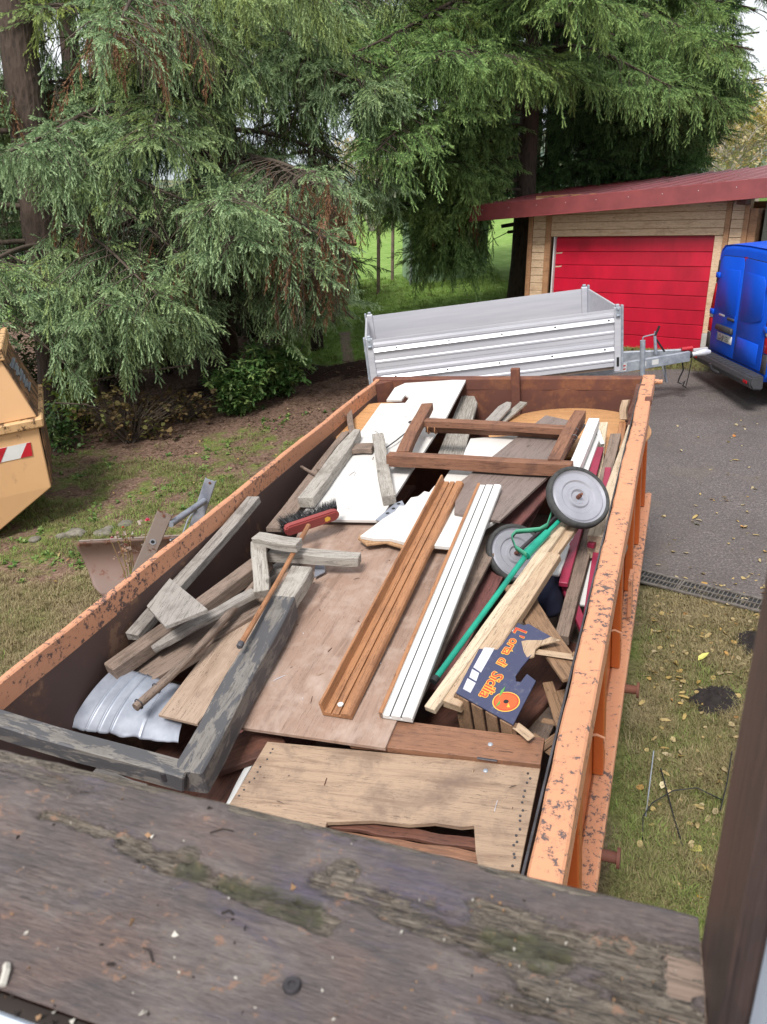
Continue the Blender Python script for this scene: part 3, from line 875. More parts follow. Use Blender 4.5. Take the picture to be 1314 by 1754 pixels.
    m = MB(); m.tube([hx + Vector((.0, 0, .22)), hx + Vector((.12, 0, .03))], .013, 8); m.build('gas_strut', M['black'], root, None, local=True)
    m = MB()
    for y in (-.07, .07): m.tube([nose + Vector((-.28, y, -.06)), nose + Vector((-.22, y * .3, -.36))], .01, 8)
    m.build('support_leg', M['steel'], root, None, local=True)
    cp = [nose + Vector((-.02, -.03, -.05)), nose + Vector((.0, -.04, -.2)), nose + Vector((-.05, -.04, -.3)), nose + Vector((-.07, -.04, -.37)), nose + Vector((-.02, -.04, -.4)), nose + Vector((.03, -.04, -.36)), nose + Vector((.0, -.04, -.43)), nose + Vector((.05, -.04, -.46))]
    m = MB(); m.tube(cp, .011, 8); m.tube([nose + Vector((.12, -.03, -.04)), nose + Vector((.08, -.03, -.3)), nose + Vector((.05, -.03, -.44))], .007, 6); m.build('cable', M['black'], root, None, local=True, smooth=40)
make_trailer()
# ================================================================ text helper
def text_mesh(body, size, name, mat, parent, mw, shear=0, extrude=.0004, offset=0, space=1, font_w=1):
    cu = bpy.data.curves.new('t', 'FONT'); cu.body = body; cu.size = size; cu.shear = shear; cu.offset = offset
    cu.extrude = extrude; cu.space_character = space; cu.align_x = 'CENTER'; cu.align_y = 'CENTER'; cu.resolution_u = 3
    ob = bpy.data.objects.new('t', cu)
    dg = bpy.context.evaluated_depsgraph_get()
    COL.objects.link(ob); dg.update()
    me = bpy.data.meshes.new_from_object(ob.evaluated_get(dg))
    COL.objects.unlink(ob); bpy.data.objects.remove(ob); bpy.data.curves.remove(cu)
    me.name = name; me.materials.clear(); me.materials.append(mat)
    o = bpy.data.objects.new(name, me)
    return put(o, parent, mw)

# ================================================================ blue van
M['van_blue'] = plain('blue_van_paint', srgb(14, 84, 208), srgb(8, 74, 196), .5, scale=1.2, spec=.25)
M['van_blue'].node_tree.nodes['Principled BSDF'].inputs['Coat Weight'].default_value = .05
M['lamp_red'] = plain('red_lamp', srgb(176, 16, 30), srgb(140, 10, 22), .15)
M['lamp_clear'] = plain('clear_lamp', srgb(220, 220, 222), None, .12)
M['glass_dark'] = plain('dark_glass', srgb(20, 24, 30), None, .05)
def make_van():
    # x forward (to the right in the picture), y to its left = away from us, z up; origin at the rear corner nearest the camera, on the ground
    p0 = Vector((4.96, 9.98, gz(4.97, 10.0) + .09))
    mw = frame(p0, Vector((1, 0.0, .085)), (-.085, -.06, 1))
    root = thing('van', 'blue delivery van seen from behind, towing the silver trailer', 'van', mw=mw)
    W_, H_ = 1.95, 1.98
    def sec(x, inset, top, bot=.34):
        pts = []
        prof = [(0.10, bot), (.03, bot + .08), (.0, bot + .3), (.0, .95), (.008, 1.2), (.035, 1.62), (.055, 1.76), (.10, 1.87), (.2, 1.935), (.45, 1.96), (W_ / 2, 1.97)]
        left = [(a + inset, b) for a, b in prof]
        full = left + [(W_ - a, b) for a, b in left[-2::-1]]
        sc_ = top / 1.97
        return [Vector((x, a, bot + (b - bot) * (top - bot) / (1.97 - bot))) for a, b in full]
    secs = [sec(.0, .07, H_ - .07, .36), sec(.012, .045, H_ - .035, .35), sec(.04, .015, H_ - .01, .34), sec(.09, .0, H_, .34), sec(1.5, 0, H_ + .02), sec(3.3, 0, H_ + .01), sec(3.75, .02, H_ - .1), sec(4.35, .05, 1.28), sec(4.75, .08, 1.08), sec(4.95, .16, .9)]
    # lean of the tailgate: upper part runs forward
    for sct in secs[:3]:
        for q in sct: q.x += (q.z - .4) * .045
    m = MB(); k = len(secs[0])
    vs = [q for s_ in secs for q in s_]
    fs = [tuple(range(k - 1, -1, -1)), tuple(range((len(secs) - 1) * k, len(secs) * k))]
    for i in range(len(secs) - 1):
        for j in range(k):
            fs.append((i * k + j, i * k + (j + 1) % k, (i + 1) * k + (j + 1) % k, (i + 1) * k + j))
    m.add(vs, fs); m.build('body', M['van_blue'], root, None, local=True, smooth=32)
    def rx(z): return (z - .4) * .045            # rear surface x at height z
    def rear(name, mat, poly, th=.02, par=root, bev=.008, off=0.0):
        """panel on the tail, poly in (y from the camera-side corner, z)"""
        mm = MB()
        n = len(poly)
        vs = [(rx(z) - off, y, z) for y, z in poly] + [(rx(z) - off - th, y, z) for y, z in poly]
        mm.add(vs, [tuple(range(n)), tuple(range(2 * n - 1, n - 1, -1))] + [(i, n + i, n + (i + 1) % n, (i + 1) % n) for i in range(n)])
        return mm.build(name, mat, par, WMAT[root.name].copy() if par is not root else None, bevel=bev, local=True, smooth=50)
    C = W_ / 2
    rear('door_gap_backing', M['black'], [(.144, .464), (W_ - .144, .464), (W_ - .139, .6), (W_ - .144, 1.0), (W_ - .159, 1.452), (W_ - .184, 1.755), (W_ - .278, 1.816), (C, 1.836), (.278, 1.816), (.184, 1.755), (.159, 1.452), (.144, 1.0), (.139, .6)], .010, root, 0)  # black sheet behind both doors; the gaps' darkness is put into its colour
    dr = rear('rear_door', M['van_blue'], [(.15, .47), (C - .006, .47), (C - .006, 1.83), (.28, 1.81), (.19, 1.75), (.165, 1.45), (.15, 1.0), (.145, .6)], .016)
    dl = rear('rear_door', M['van_blue'], [(C + .006, .47), (W_ - .15, .47), (W_ - .145, .6), (W_ - .15, 1.0), (W_ - .165, 1.45), (W_ - .19, 1.75), (W_ - .28, 1.81), (C + .006, 1.83)], .016)
    # pressed window blanks and lower panels
    rear('window_blank', M['van_blue'], [(C + .08, 1.02), (C + .4, 1.03), (W_ - .28, 1.1), (W_ - .25, 1.2), (W_ - .29, 1.55), (W_ - .35, 1.64), (C + .08, 1.66)], .012, dl, .011, .0155)
    rear('window_blank', M['van_blue'], [(.28, 1.1), (C - .4, 1.03), (C - .08, 1.02), (C - .08, 1.66), (.35, 1.64), (.29, 1.55), (.25, 1.2)], .012, dr, .011, .0155)
    rear('lower_panel', M['van_blue'], [(.27, .53), (C - .08, .53), (C - .08, .80), (.27, .80)], .01, dr, .008, .0155)
    rear('plate_hood', M['black_plastic'], [(C + .07, .80), (C + .62, .80), (C + .60, .88), (C + .09, .88)], .045, dl, .012, .0155)
    pl = rear('number_plate', M['white_paint'], [(C + .09, .655), (C + .61, .655), (C + .61, .765), (C + .09, .765)], .01, root, .003, .0165)
    rear('plate_band', M['print_blue'], [(C + .57, .66), (C + .605, .66), (C + .605, .76), (C + .57, .76)], .002, pl, 0, .0272)
    pm = mw @ Matrix(((0, 0, -1, -.0285), (-1, 0, 0, C + .33), (0, 1, 0, .709), (0, 0, 0, 1)))
    text_mesh('LÖ·JP 551', .098, 'plate_lettering', M['print_black'], pl, pm, offset=.001, space=.95)
    # handle
    rear('handle_recess', M['van_blue'], [(C + .07, .965), (C + .33, .965), (C + .30, 1.03), (C + .07, 1.05)], .006, dl, .004, .0155)
    rear('door_handle', M['black_plastic'], [(C + .08, .975), (C + .30, .975), (C + .29, 1.012), (C + .08, 1.012)], .03, dl, .01, .0155)
    rear('badge', M['alu_bright'], [(C + .42, .995), (C + .62, .995), (C + .62, 1.022), (C + .42, 1.022)], .004, dl, .001, .0157)
    mm = MB()
    for yy in (C - .03, C + .03): pass
    rear('brake_light', M['lamp_red'], [(C - .14, 1.785), (C + .0, 1.775), (C + .13, 1.785), (C + .14, 1.825), (C, 1.84), (C - .13, 1.825)], .035, root, .012, -.02)
    rear('brake_light_end', M['lamp_clear'], [(C + .13, 1.79), (C + .17, 1.795), (C + .17, 1.82), (C + .135, 1.825)], .03, root, .008, -.02)
    for sy in (0, 1):
        def yy(a): return a if sy == 0 else W_ - a
        rear('tail_lamp', M['lamp_red'], [(yy(.03), 1.05), (yy(.13), 1.05), (yy(.155), 1.42), (yy(.11), 1.42)], .03, root, .01, -.01)
        rear('tail_lamp', M['lamp_clear'], [(yy(.02), .93), (yy(.125), .93), (yy(.128), 1.04), (yy(.03), 1.04)], .03, root, .01, -.01)
        rear('tail_lamp', M['lamp_red'], [(yy(.015), .72), (yy(.12), .72), (yy(.124), .925), (yy(.02), .925)], .03, root, .01, -.01)
        rear('pillar_trim', M['black_plastic'], [(yy(.09), 1.43), (yy(.15), 1.43), (yy(.18), 1.74), (yy(.11), 1.74)], .012, root, .004, -.004)
        rear('pillar_trim', M['black_plastic'], [(yy(.01), .46), (yy(.14), .46), (yy(.12), .71), (yy(.01), .71)], .02, root, .006, -.004)
        for z in (.98, 1.50):
            a = .06 if z < 1.2 else .13
            rear('hinge', M['van_blue'], [(yy(a), z), (yy(a + .11), z), (yy(a + .11), z + .075), (yy(a), z + .075)], .04, root, .008, .0)
    # stepped bumper
    m = MB()
    m.extrude([(-.02, .26), (-.16, .28), (-.2, .34), (-.2, .40), (-.17, .445), (-.02, .46)], -.02, W_ + .02, Matrix(((0, 1, 0, 0), (1, 0, 0, 0), (0, 0, 1, 0), (0, 0, 0, 1))))
    bp = m.build('bumper', M['black_plastic'], root, None, local=True, bevel=.02, seg=2, smooth=40)
    for i in range(14):
        m = MB(); m.box((-.10, .25 + i * .11, .456), (.1, .012, .006), Matrix.Rotation(R(-6), 3, 'Y')); m.build('step_rib', M['black_plastic'], bp, WMAT[root.name].copy(), local=True)
    for y in (.12, W_ - .12):
        m = MB(); m.box((-.2, y, .365), (.012, .12, .04)); m.build('reflector', M['lamp_red'], bp, WMAT[root.name].copy(), local=True, bevel=.004)
    m = MB(); m.tube([(.1, C, .3), (-.2, C, .3), (-.3, C, .36), (-.32, C, .44)], .022, 10); m.build('tow_bar', M['steel_dark'], root, None, local=True, smooth=40)
    m = MB(); m.box((2.4, C, .3), (4.4, 1.5, .12)); m.build('underbody', M['black'], root, None, local=True)
    for x in (1.05, 4.1):
        for y in (.12, W_ - .12):
            wm = mw @ Matrix.Translation((x, y, .33)) @ Matrix.Rotation(R(90), 4, 'X')
            m = MB(); m.lathe([(.2, -.1), (.3, -.105), (.33, -.08), (.33, .08), (.3, .105), (.2, .1)], 28); wh = m.build('wheel', M['black'], root, wm, local=True, smooth=35)
            m = MB(); m.lathe([(0, -.06), (.2, -.07), (.2, .07), (0, .06)], 24); m.build('rim', M['steel'], wh, wm, local=True, smooth=35)
    for y in (-.012, W_ + .0):
        m = MB(); m.box((3.3, y + .006, 1.4), (.9, .012, .5)); m.build('side_window', M['glass_dark'], root, None, local=True, bevel=.004)
    m = MB(); m.add([(3.80, .25, 1.78), (3.80, W_ - .25, 1.78), (4.33, W_ - .2, 1.29), (4.33, .2, 1.29)], [(0, 1, 2, 3)]); m.build('windscreen', M['glass_dark'], root, None, local=True, solid=.01)
make_van()

# ================================================================ covered skip at the left
def make_skip():
    P = at_y(68, 715, 8.5)
    xd = Vector((-.927, -.375, -.135)); yd = Vector((-.375, .927, .06))
    xd.normalize()
    zz = xd.cross(yd).normalized()
    if zz.z < 0: zz = -zz
    mw = frame(P, xd, zz)                       # x: along the front to the left, y: ? , z up
    root = thing('lidded_skip', 'pale orange lidded steel skip with red and white warning stripe', 'skip', mw=mw)
    sy = 1 if (mw.to_3x3() @ Vector((0, 1, 0))).dot(yd) > 0 else -1
    D_, L_ = 1.7, 3.2
    def hull(name, mat, sections, bev=.012):
        """sections: (z, x0, x1, y0, y1)"""
        m = MB(); vs = []
        for z, x0, x1, y0, y1 in sections: vs += [(x0, sy * y0, z), (x1, sy * y0, z), (x1, sy * y1, z), (x0, sy * y1, z)]
        n = len(sections)
        fs = [(3, 2, 1, 0), tuple((n - 1) * 4 + i for i in range(4))]
        for i in range(n - 1):
            fs += [(i * 4 + j, i * 4 + (j + 1) % 4, (i + 1) * 4 + (j + 1) % 4, (i + 1) * 4 + j) for j in range(4)]
        m.add(vs, fs); return m.build(name, mat, root, None, local=True, bevel=bev)
    lower = hull('hopper', M['skip'], [(-1.36, 1.0, 2.2, .08, D_ - .08), (-.84, .10, L_ - .1, .03, D_ - .03), (-.05, .04, L_ - .04, .02, D_ - .02)])
    hull('hopper_rim', M['skip_rim'], [(-.11, -.02, L_, -.03, D_ + .03), (.0, -.03, L_, -.04, D_ + .04)], .015)
    # tapering hood
    hood = hull('hood', M['skip'], [(.002, .03, L_ - .03, .03, D_ - .03), (.68, .22, L_ - .22, .10, D_ - .12)])
    m = MB()
    x0, x1, y0, y1, z0, z1 = .17, L_ - .17, .06, D_ - .10, .67, .80
    b = .07
    for (a0, a1, c0, c1) in ((x0, x1, y0, y0 + b), (x0, x1, y1 - b, y1), (x0, x0 + b, y0 + b, y1 - b), (x1 - b, x1, y0 + b, y1 - b)):
        m.box(((a0 + a1) / 2, sy * (c0 + c1) / 2, (z0 + z1) / 2), (a1 - a0, c1 - c0, z1 - z0))
    m.build('hood_rim', M['skip_rim'], root, None, local=True, bevel=.01)
    tm = plain('dusty_white_rubble', srgb(214, 204, 190), srgb(130, 100, 76), .95, scale=9, bump=.8)
    m = MB(); m.grid(lambda a, b_: Vector((x0 + b + (x1 - x0 - 2 * b) * a, sy * (y0 + b + (y1 - y0 - 2 * b) * b_), .735 + .045 * mnoise.noise(Vector((a * 22, b_ * 9, 1))))), 40, 16)
    m.build('dusty_cover', tm, root, None, local=True, smooth='all')
    # end plates of hood and hopper, shade put into their brown; silver scrawl
    for (name, mt, pts) in (('end_plate', 'skip_end', [(.026, .05, .005), (.026, D_ - .05, .005), (.212, D_ - .14, .665), (.212, .12, .665)]),
                            ('end_plate', 'skip_end', [(.092, .06, -.83), (.092, D_ - .06, -.83), (.030, D_ - .05, -.12), (.030, .05, -.12)])):
        m = MB(); vs = [(x, sy * y, z) for x, y, z in pts] + [(x - .008, sy * y, z) for x, y, z in pts]
        m.add(vs, [(0, 1, 2, 3), (7, 6, 5, 4), (0, 4, 5, 1), (1, 5, 6, 2), (2, 6, 7, 3), (3, 7, 4, 0)]); m.build(name, M[mt], root, None, local=True)
    def endp(y, z): return Vector((.026 - .012 + (z - .005) / .66 * .186, sy * y, z))
    m = MB(); rn = random.Random(4)
    path = [endp(.45 + .55 * (i % 2) + rn.uniform(-.1, .1), .55 - i * .02 + rn.uniform(-.01, .01)) for i in range(20)]
    m.tube(path, .012, 6); m.build('silver_scrawl', M['galv'], root, None, local=True)
    # warning stripe, on the front
    def fr(x, z): return .02 - .0035 + (-.05 - z) * .0127
    st = [(.17, -.24, .52, -.42)]
    m = MB(); m.prism([(.19, -.42), (.9, -.42), (.9, -.26), (.17, -.26)], 0, .004, Matrix(((1, 0, 0, 0), (0, 0, -sy, sy * .0215), (0, 1, 0, 0), (0, 0, 0, 1))))
    sp = m.build('warning_stripe', M['white_paint'], root, None, local=True)
    for x in (.19, .53):
        m = MB(); m.prism([(x, -.418), (x + .13, -.418), (x + .02, -.262), (x - .02 if x < .3 else x - .11, -.262)], 0, .003, Matrix(((1, 0, 0, 0), (0, 0, -sy, sy * .0172), (0, 1, 0, 0), (0, 0, 0, 1))))
        m.build('red_bar', M['red'], sp, WMAT[root.name].copy(), local=True)
    # rust runs on the hood
    rr = random.Random(8); mt = plain('rust_run', srgb(110, 64, 34), srgb(80, 44, 26), .9)
    for k in range(9):
        x = .3 + rr.random() * .8; z = .2 + rr.random() * .42
        pts = [Vector((x + rr.uniform(-.03, .03) * i, sy * (.0265 + (z - i * .03) / .68 * .07), z - i * .03)) for i in range(rr.randint(3, 6))]
        m = MB(); m.tube(pts, .005, 5); m.build('rust_run', mt, root, None, local=True)
make_skip()

# ================================================================ window sill, jamb and white frame at the camera
SH = .45
SZ = EYE.z - SH
def sill_pt(px, py):
    r = ray(px, py); return EYE + r * (-SH / r.z)
SE = Vector((.9500, -.3124, 0)); SI = Vector((-.3124, -.9500, 0))      # along the sill (right), inward
SB = sill_pt(1196, 1566)
SMX = frame(SB, SE, (0, 0, 1))                                          # y = outward
def sill_loc(px, py):
    q = sill_pt(px, py) - SB; return q.dot(SE), -q.dot(SI)
def seg_d(p, a, b):
    ax, ay = a; bx, by = b; dx, dy = bx - ax, by - ay
    t = max(0, min(1, ((p[0] - ax) * dx + (p[1] - ay) * dy) / (dx * dx + dy * dy + 1e-12)))
    return math.hypot(p[0] - ax - dx * t, p[1] - ay - dy * t), t
def make_sill():
    root = thing('window_sill', 'weathered dark wooden window sill board with peeling paint in the foreground', 'window sill', mw=SMX.copy())
    Lx, Wy, th = 1.25, .203, .035
    # strokes of rot (bare, sunken wood): pixel polylines and half width in metres
    rot = [([(80, 1390), (210, 1432), (330, 1480)], .008, 1.0), ([(210, 1440), (330, 1490), (440, 1540), (560, 1572)], .013, 1.0), ([(560, 1500), (700, 1560), (850, 1600)], .018, .55), ([(850, 1590), (980, 1630), (1160, 1660)], .030, .9), ([(900, 1690), (1050, 1720), (1180, 1745)], .026, .7), ([(0, 1300), (60, 1320), (140, 1350)], .014, .4)]
    moss = [([(380, 1510), (450, 1530), (540, 1560)], .014), ([(320, 1475), (340, 1490)], .012), ([(840, 1595), (960, 1620)], .016), ([(920, 1600), (930, 1640)], .012)]
    edge = [([(0, 1290), (300, 1355), (600, 1425), (900, 1497), (1180, 1560)], .007)]
    rotl = [([sill_loc(*q) for q in pl], w, a) for pl, w, a in rot]
    mossl = [([sill_loc(*q) for q in pl], w) for pl, w in moss]
    edgel = [([sill_loc(*q) for q in pl], w) for pl, w in edge]
    knots = [(sill_loc(590, 1490), .012), (sill_loc(320, 1465), .010)]
    nx, ny = 420, 110
    vs = []; A = np.zeros(((nx + 1) * (ny + 1), 3), np.float32)
    ii = 0
    for j in range(ny + 1):
        for i in range(nx + 1):
            x = -Lx * (1 - i / nx) ** 1.25 if i < nx else 0.0
            y = -Wy * (1 - j / ny)
            p = (x, y)
            nz = mnoise.fractal(Vector((x * 22, y * 60, 1)), .7, 2.1, 4)
            fib = mnoise.fractal(Vector((x * 30, y * 330, 5)), .8, 2.1, 3)
            r_ = 0; ms = 0; eg = 0
            for pl, w, a in rotl:
                for k in range(len(pl) - 1):
                    d, _ = seg_d(p, pl[k], pl[k + 1]); r_ = max(r_, a * sm(1.0, .35, d / w + .55 * nz))
            for pl, w in mossl:
                for k in range(len(pl) - 1):
                    d, _ = seg_d(p, pl[k], pl[k + 1]); ms = max(ms, sm(1.0, .2, d / w + .5 * nz))
            for pl, w in edgel:
                for k in range(len(pl) - 1):
                    d, _ = seg_d(p, pl[k], pl[k + 1]); eg = max(eg, sm(1.0, .4, d / w + .9 * nz))
            crk = max(0, abs(mnoise.fractal(Vector((x * 16 + 3, y * 210, 8)), .8, 2.1, 3)) - .42)
            z = -.0055 * r_ - .0040 * r_ * abs(fib) + .0005 * fib + .0005 * nz - .010 * min(1, crk * 3.5) * min(1, r_ * 1.4 + .1)
            for (kx, ky), kr in knots:
                d = math.hypot((p[0] - kx), (p[1] - ky)) / kr
                if d < 1.25: z += .0016 * sm(1.2, .9, d) - .0016 * math.exp(-((d - 1.05) / .12) ** 2); r_ = max(r_, .6 * sm(1.2, 1.0, d))
            if y > -.004: z -= ((y + .004) / .004) ** 2 * .003
            vs.append((x, y + (.0016 * nz if j == ny else 0), z))
            A[ii] = (max(r_, eg * .9), ms, eg); ii += 1
    fs = [(j * (nx + 1) + i, j * (nx + 1) + i + 1, (j + 1) * (nx + 1) + i + 1, (j + 1) * (nx + 1) + i) for j in range(ny) for i in range(nx)]
    nb = len(vs)
    # skirt down the outer edge and right end
    fr = [ny * (nx + 1) + i for i in range(nx + 1)]; rt = [j * (nx + 1) + nx for j in range(ny + 1)]
    for k in fr: q = vs[k]; vs.append((q[0], q[1] + .001, -th))
    for k in rt: q = vs[k]; vs.append((q[0] + .0005, q[1], -th))
    for i in range(nx): fs.append((fr[i], fr[i + 1], nb + i + 1, nb + i))
    o2 = nb + nx + 1
    for j in range(ny): fs.append((rt[j + 1], rt[j], o2 + j, o2 + j + 1))
    t = NT('peeling_sill_paint')
    v = t.co((1, 1, 1), rnd=False)
    fib = t.noise(t.co((2.6, 70, 70), rnd=False), 9, 8, .72, .5)
    fine = t.noise(t.co((9, 190, 190), rnd=False), 8, 5, .65)
    bl = t.noise(t.co((1, 1.9, 1), rnd=False), 9, 8, .68, .4); sp = t.noise(v, 62, 7, .75); bb = t.noise(v, 5, 3)
    paint = t.ramp(bl, [(.28, srgb(70, 65, 68)), (.42, srgb(88, 81, 82)), (.52, srgb(102, 92, 89)), (.62, srgb(124, 115, 111)), (.74, srgb(96, 93, 102))])
    hue = t.noise(t.co((1, 2.2, 1), rnd=False), 6.5, 6, .65, .6)
    paint = t.mix(t.step(hue, .5, .62), paint, srgb(112, 94, 89)); paint = t.mix(t.math('SUBTRACT', 1.0, t.step(hue, .34, .46)), paint, srgb(86, 80, 98))
    paint = t.mix(t.math('MULTIPLY', t.step(fib, .42, .66), .6), paint, srgb(128, 115, 109))
    paint = t.mix(t.math('MULTIPLY', t.step(fine, .46, .60), .55), paint, srgb(50, 44, 45))
    wood_ = t.ramp(fib, [(.26, srgb(36, 32, 29)), (.40, srgb(84, 75, 66)), (.54, srgb(122, 112, 100)), (.72, srgb(152, 142, 128))])
    wood_ = t.mix(t.math('MULTIPLY', t.step(fine, .5, .62), .5), wood_, srgb(52, 46, 41))
    ck = t.noise(t.co((1.3, 46, 46), rnd=False), 6, 5, .6, .9)
    ck = t.math('LESS_THAN', t.math('ABSOLUTE', t.math('SUBTRACT', ck, .5)), .022)
    wood_ = t.mix(t.math('MULTIPLY', ck, .85), wood_, srgb(20, 18, 16))
    paint = t.mix(t.math('MULTIPLY', t.math('MULTIPLY', ck, t.step(bb, .45, .6)), .6), paint, srgb(34, 30, 31))
    mk = t.step(t.math('ADD', t.math('ADD', t.attr('rot'), t.math('MULTIPLY', t.math('SUBTRACT', sp, .5), 1.3)), t.math('MULTIPLY', t.math('SUBTRACT', fib, .5), 1.2)), .30, .56)
    col = t.mix(mk, paint, wood_)
    chips = t.step(t.math('ADD', sp, t.math('MULTIPLY', bl, .35)), .79, .80)
    col = t.mix(t.math('MULTIPLY', chips, .75), col, srgb(146, 112, 92))
    mo = t.math('ADD', t.math('ADD', t.attr('moss'), t.math('MULTIPLY', t.math('SUBTRACT', sp, .5), 1.6)), t.math('MULTIPLY', t.math('SUBTRACT', fib, .5), 1.5))
    mm = t.math('MULTIPLY', t.step(mo, .35, .95), .85)
    col = t.mix(mm, col, t.ramp(sp, [(.35, srgb(36, 36, 28)), (.6, srgb(76, 76, 54)), (.75, srgb(108, 106, 82))]))
    dust = t.step(t.noise(v, 30, 9, .8), .56, .72)
    col = t.mix(t.math('MULTIPLY', dust, .32), col, srgb(160, 150, 146))
    t.col(col)
    t.bump(t.math('ADD', t.math('ADD', fib, t.math('MULTIPLY', fine, 1.4)), t.math('MULTIPLY', mk, -1.0)), .8, .0016)
    mat = t.set(Roughness=t.ramp(bl, [(.35, (.36, .36, .36, 1)), (.6, (.62, .62, .62, 1))]))
    m = MB(); m.add(vs, fs); o = m.build('board', mat, root, None, local=True, smooth='all', fix=False)
    AA = np.concatenate([A, np.tile(np.array([[.7, 0, 0]], np.float32), (len(vs) - nb, 1))])
    for k, nm in enumerate(('rot', 'moss', 'edge')):
        a = o.data.attributes.new(nm, 'FLOAT', 'POINT'); a.data.foreach_set('value', np.ascontiguousarray(AA[:, k]))
    sx, sy_ = sill_loc(500, 1690)
    m = MB(); m.lathe([(0, .0016), (.0022, .0016), (.0026, .0028), (.0052, .003), (.0060, .0018), (.0062, -.001)], 20, Matrix.Translation((sx, sy_, .0)))
    m.build('screw_head', M['steel_dark'], root, None, local=True, smooth=35)
    m = MB(); m.box((-Lx / 2, -Wy / 2, -th / 2 - .012), (Lx, Wy - .012, th - .01)); m.build('underside', M['dark_brown'], root, None, local=True)
    # grit, paint flakes and crumbs lying on the board
    rn = random.Random(21); m = MB()
    mats = [plain('crumb_white', srgb(196, 190, 180), None, .9), plain('crumb_tan', srgb(150, 118, 88), None, .9), plain('crumb_dark', srgb(48, 40, 36), None, .9)]
    spots = [(265, 1435, 0, .0045), (255, 1432, 1, .005), (300, 1600, 0, .004), (225, 1580, 1, .005), (245, 1740, 0, .004), (690, 1600, 0, .003), (45, 1600, 0, .003), (500, 1520, 1, .005), (360, 1387, 2, .004), (190, 1655, 2, .0035), (30, 1435, 2, .003), (420, 1592, 2, .0035)]
    for k in range(95):
        spots.append((rn.uniform(10, 1180), None, rn.choice([0, 0, 1, 1, 2]), rn.uniform(.0007, .002)))
    for (px, py, k, s_) in spots:
        if py is None:
            lo = 1290 + .243 * px; py = lo + (1754 - lo) * rn.random() ** .8
        x, y = sill_loc(px, py)
        m.cur = k
        z = .0004
        pts = [Vector((rn.gauss(0, 1), rn.gauss(0, 1), abs(rn.gauss(0, .5)))).normalized() * s_ * rn.uniform(.6, 1) for _ in range(6)]
        a, b_, c_, d_, e_, f_ = [Vector((x, y, z)) + q for q in pts]
        m.add([a, b_, c_, d_, Vector((x, y, z + s_ * .7)), Vector((x, y, z - .003))], [(0, 1, 4), (1, 2, 4), (2, 3, 4), (3, 0, 4), (1, 0, 5), (2, 1, 5), (3, 2, 5), (0, 3, 5)])
    for (pa, pb, r_, k) in (((360, 1428), (400, 1425), .0007, 2), ((245, 1625), (262, 1650), .0006, 2), ((5, 1690), (12, 1655), .0025, 0), ((380, 1566), (400, 1569), .0008, 2)):
        a, b_ = sill_loc(*pa), sill_loc(*pb); m.cur = k
        m.tube([(a[0], a[1], .001), ((a[0] + b_[0]) / 2, (a[1] + b_[1]) / 2 + .002, .0025), (b_[0], b_[1], .001)], r_, 5)
    g = m.build('debris', mats, None, SMX.copy(), local=True, fix=True)
    tag(g, 'crumbs, paint flakes and grit on the dark window sill', 'debris', kind='stuff')
    # gap litter between the sill and the white frame
    m = MB(); rn = random.Random(5)
    for k in range(260):
        x = -rn.uniform(.1, 1.2); y = -Wy - rn.uniform(-.001, .011); s_ = rn.uniform(.001, .003); m.cur = rn.choice([0, 1, 2, 2])
        q = [Vector((x, y, -.004 + rn.uniform(-.003, .003))) + Vector((rn.gauss(0, 1), rn.gauss(0, 1), rn.gauss(0, 1))).normalized() * s_ for _ in range(4)]
        m.add(q, [(0, 1, 2), (0, 2, 3), (0, 3, 1), (1, 3, 2)])
    m.cur = 2; m.box((-.62, -Wy - .0035, -.012), (1.22, .011, .012))
    g = m.build('gap_dirt', mats, None, SMX.copy(), local=True)
    tag(g, 'dirt and crumbs in the gap behind the window sill', 'dirt', kind='stuff')
    m = MB(); m.box((-.6, -Wy - .057, -.026), (1.25, .1, .05)); fm = M['frame_white'] = plain('white_window_frame', srgb(206, 216, 228), srgb(196, 206, 220), .35)
    o = m.build('window_frame', fm, None, SMX.copy(), local=True, bevel=.006)
    tag(o, 'white lower window frame behind the wooden sill', 'window frame')
    # jamb: dark brown vertical board standing past the right end of the sill, then the white frame
    jx, jy = sill_loc(1202, 1597)
    jm = wood('dark_brown_jamb', srgb(84, 62, 54), srgb(58, 44, 40), srgb(48, 40, 38), .55, .8, .55, .2)
    mwj = SMX @ Matrix.Translation((jx, jy, 0)) @ Matrix.Rotation(R(-90), 4, 'Y')
    m = MB(); m.box((.75, -.05, -.06), (2.1, .1, .12))
    o = m.build('window_jamb', jm, None, mwj, local=True, bevel=.006)
    tag(o, 'dark brown vertical window jamb board at the right edge', 'window jamb')
    fx, fy = sill_loc(1270, 1754)
    m = MB(); m.box((jx + .012 + .05, jy - .101 - .03, .75), (.1, .06, 2.1))
    o = m.build('window_frame', fm, None, SMX.copy(), local=True, bevel=.006)
    tag(o, 'white vertical window frame beside the dark brown jamb', 'window frame')
    m = MB(); m.box((jx - .03 + .02, jy - .07, -.02), (.03, .14, .03)); 
    o = m.build('sill_end_block', M['grey_brown'], root, None, local=True, bevel=.003)
make_sill()
# ================================================================ the load: scrap timber and junk in the container
def board(name, label, pix, th, mat, o=0.0, grain=None, cat='board', w=None, group=None):
    pts = [c(q[0], q[1], q[2] if len(q) > 2 else o, w=w) for q in pix]
    g = None
    if grain: g = c(*grain[1], o, w=w) - c(*grain[0], o, w=w)
    ob = slab(name, pts, th, M[mat] if isinstance(mat, str) else mat, grain=g)
    return tag(ob, label, cat, group)
def stick(name, label, a, b, wid, th, mat, cat='plank', group=None, **kw):
    """a, b: (px, py, o) of the middle of the upper face"""
    ob = timber(name, c(*a), c(*b), wid, th, M[mat], **kw)
    return tag(ob, label, cat, group) if label else ob
SCRAP = 'scrap wood in the container'
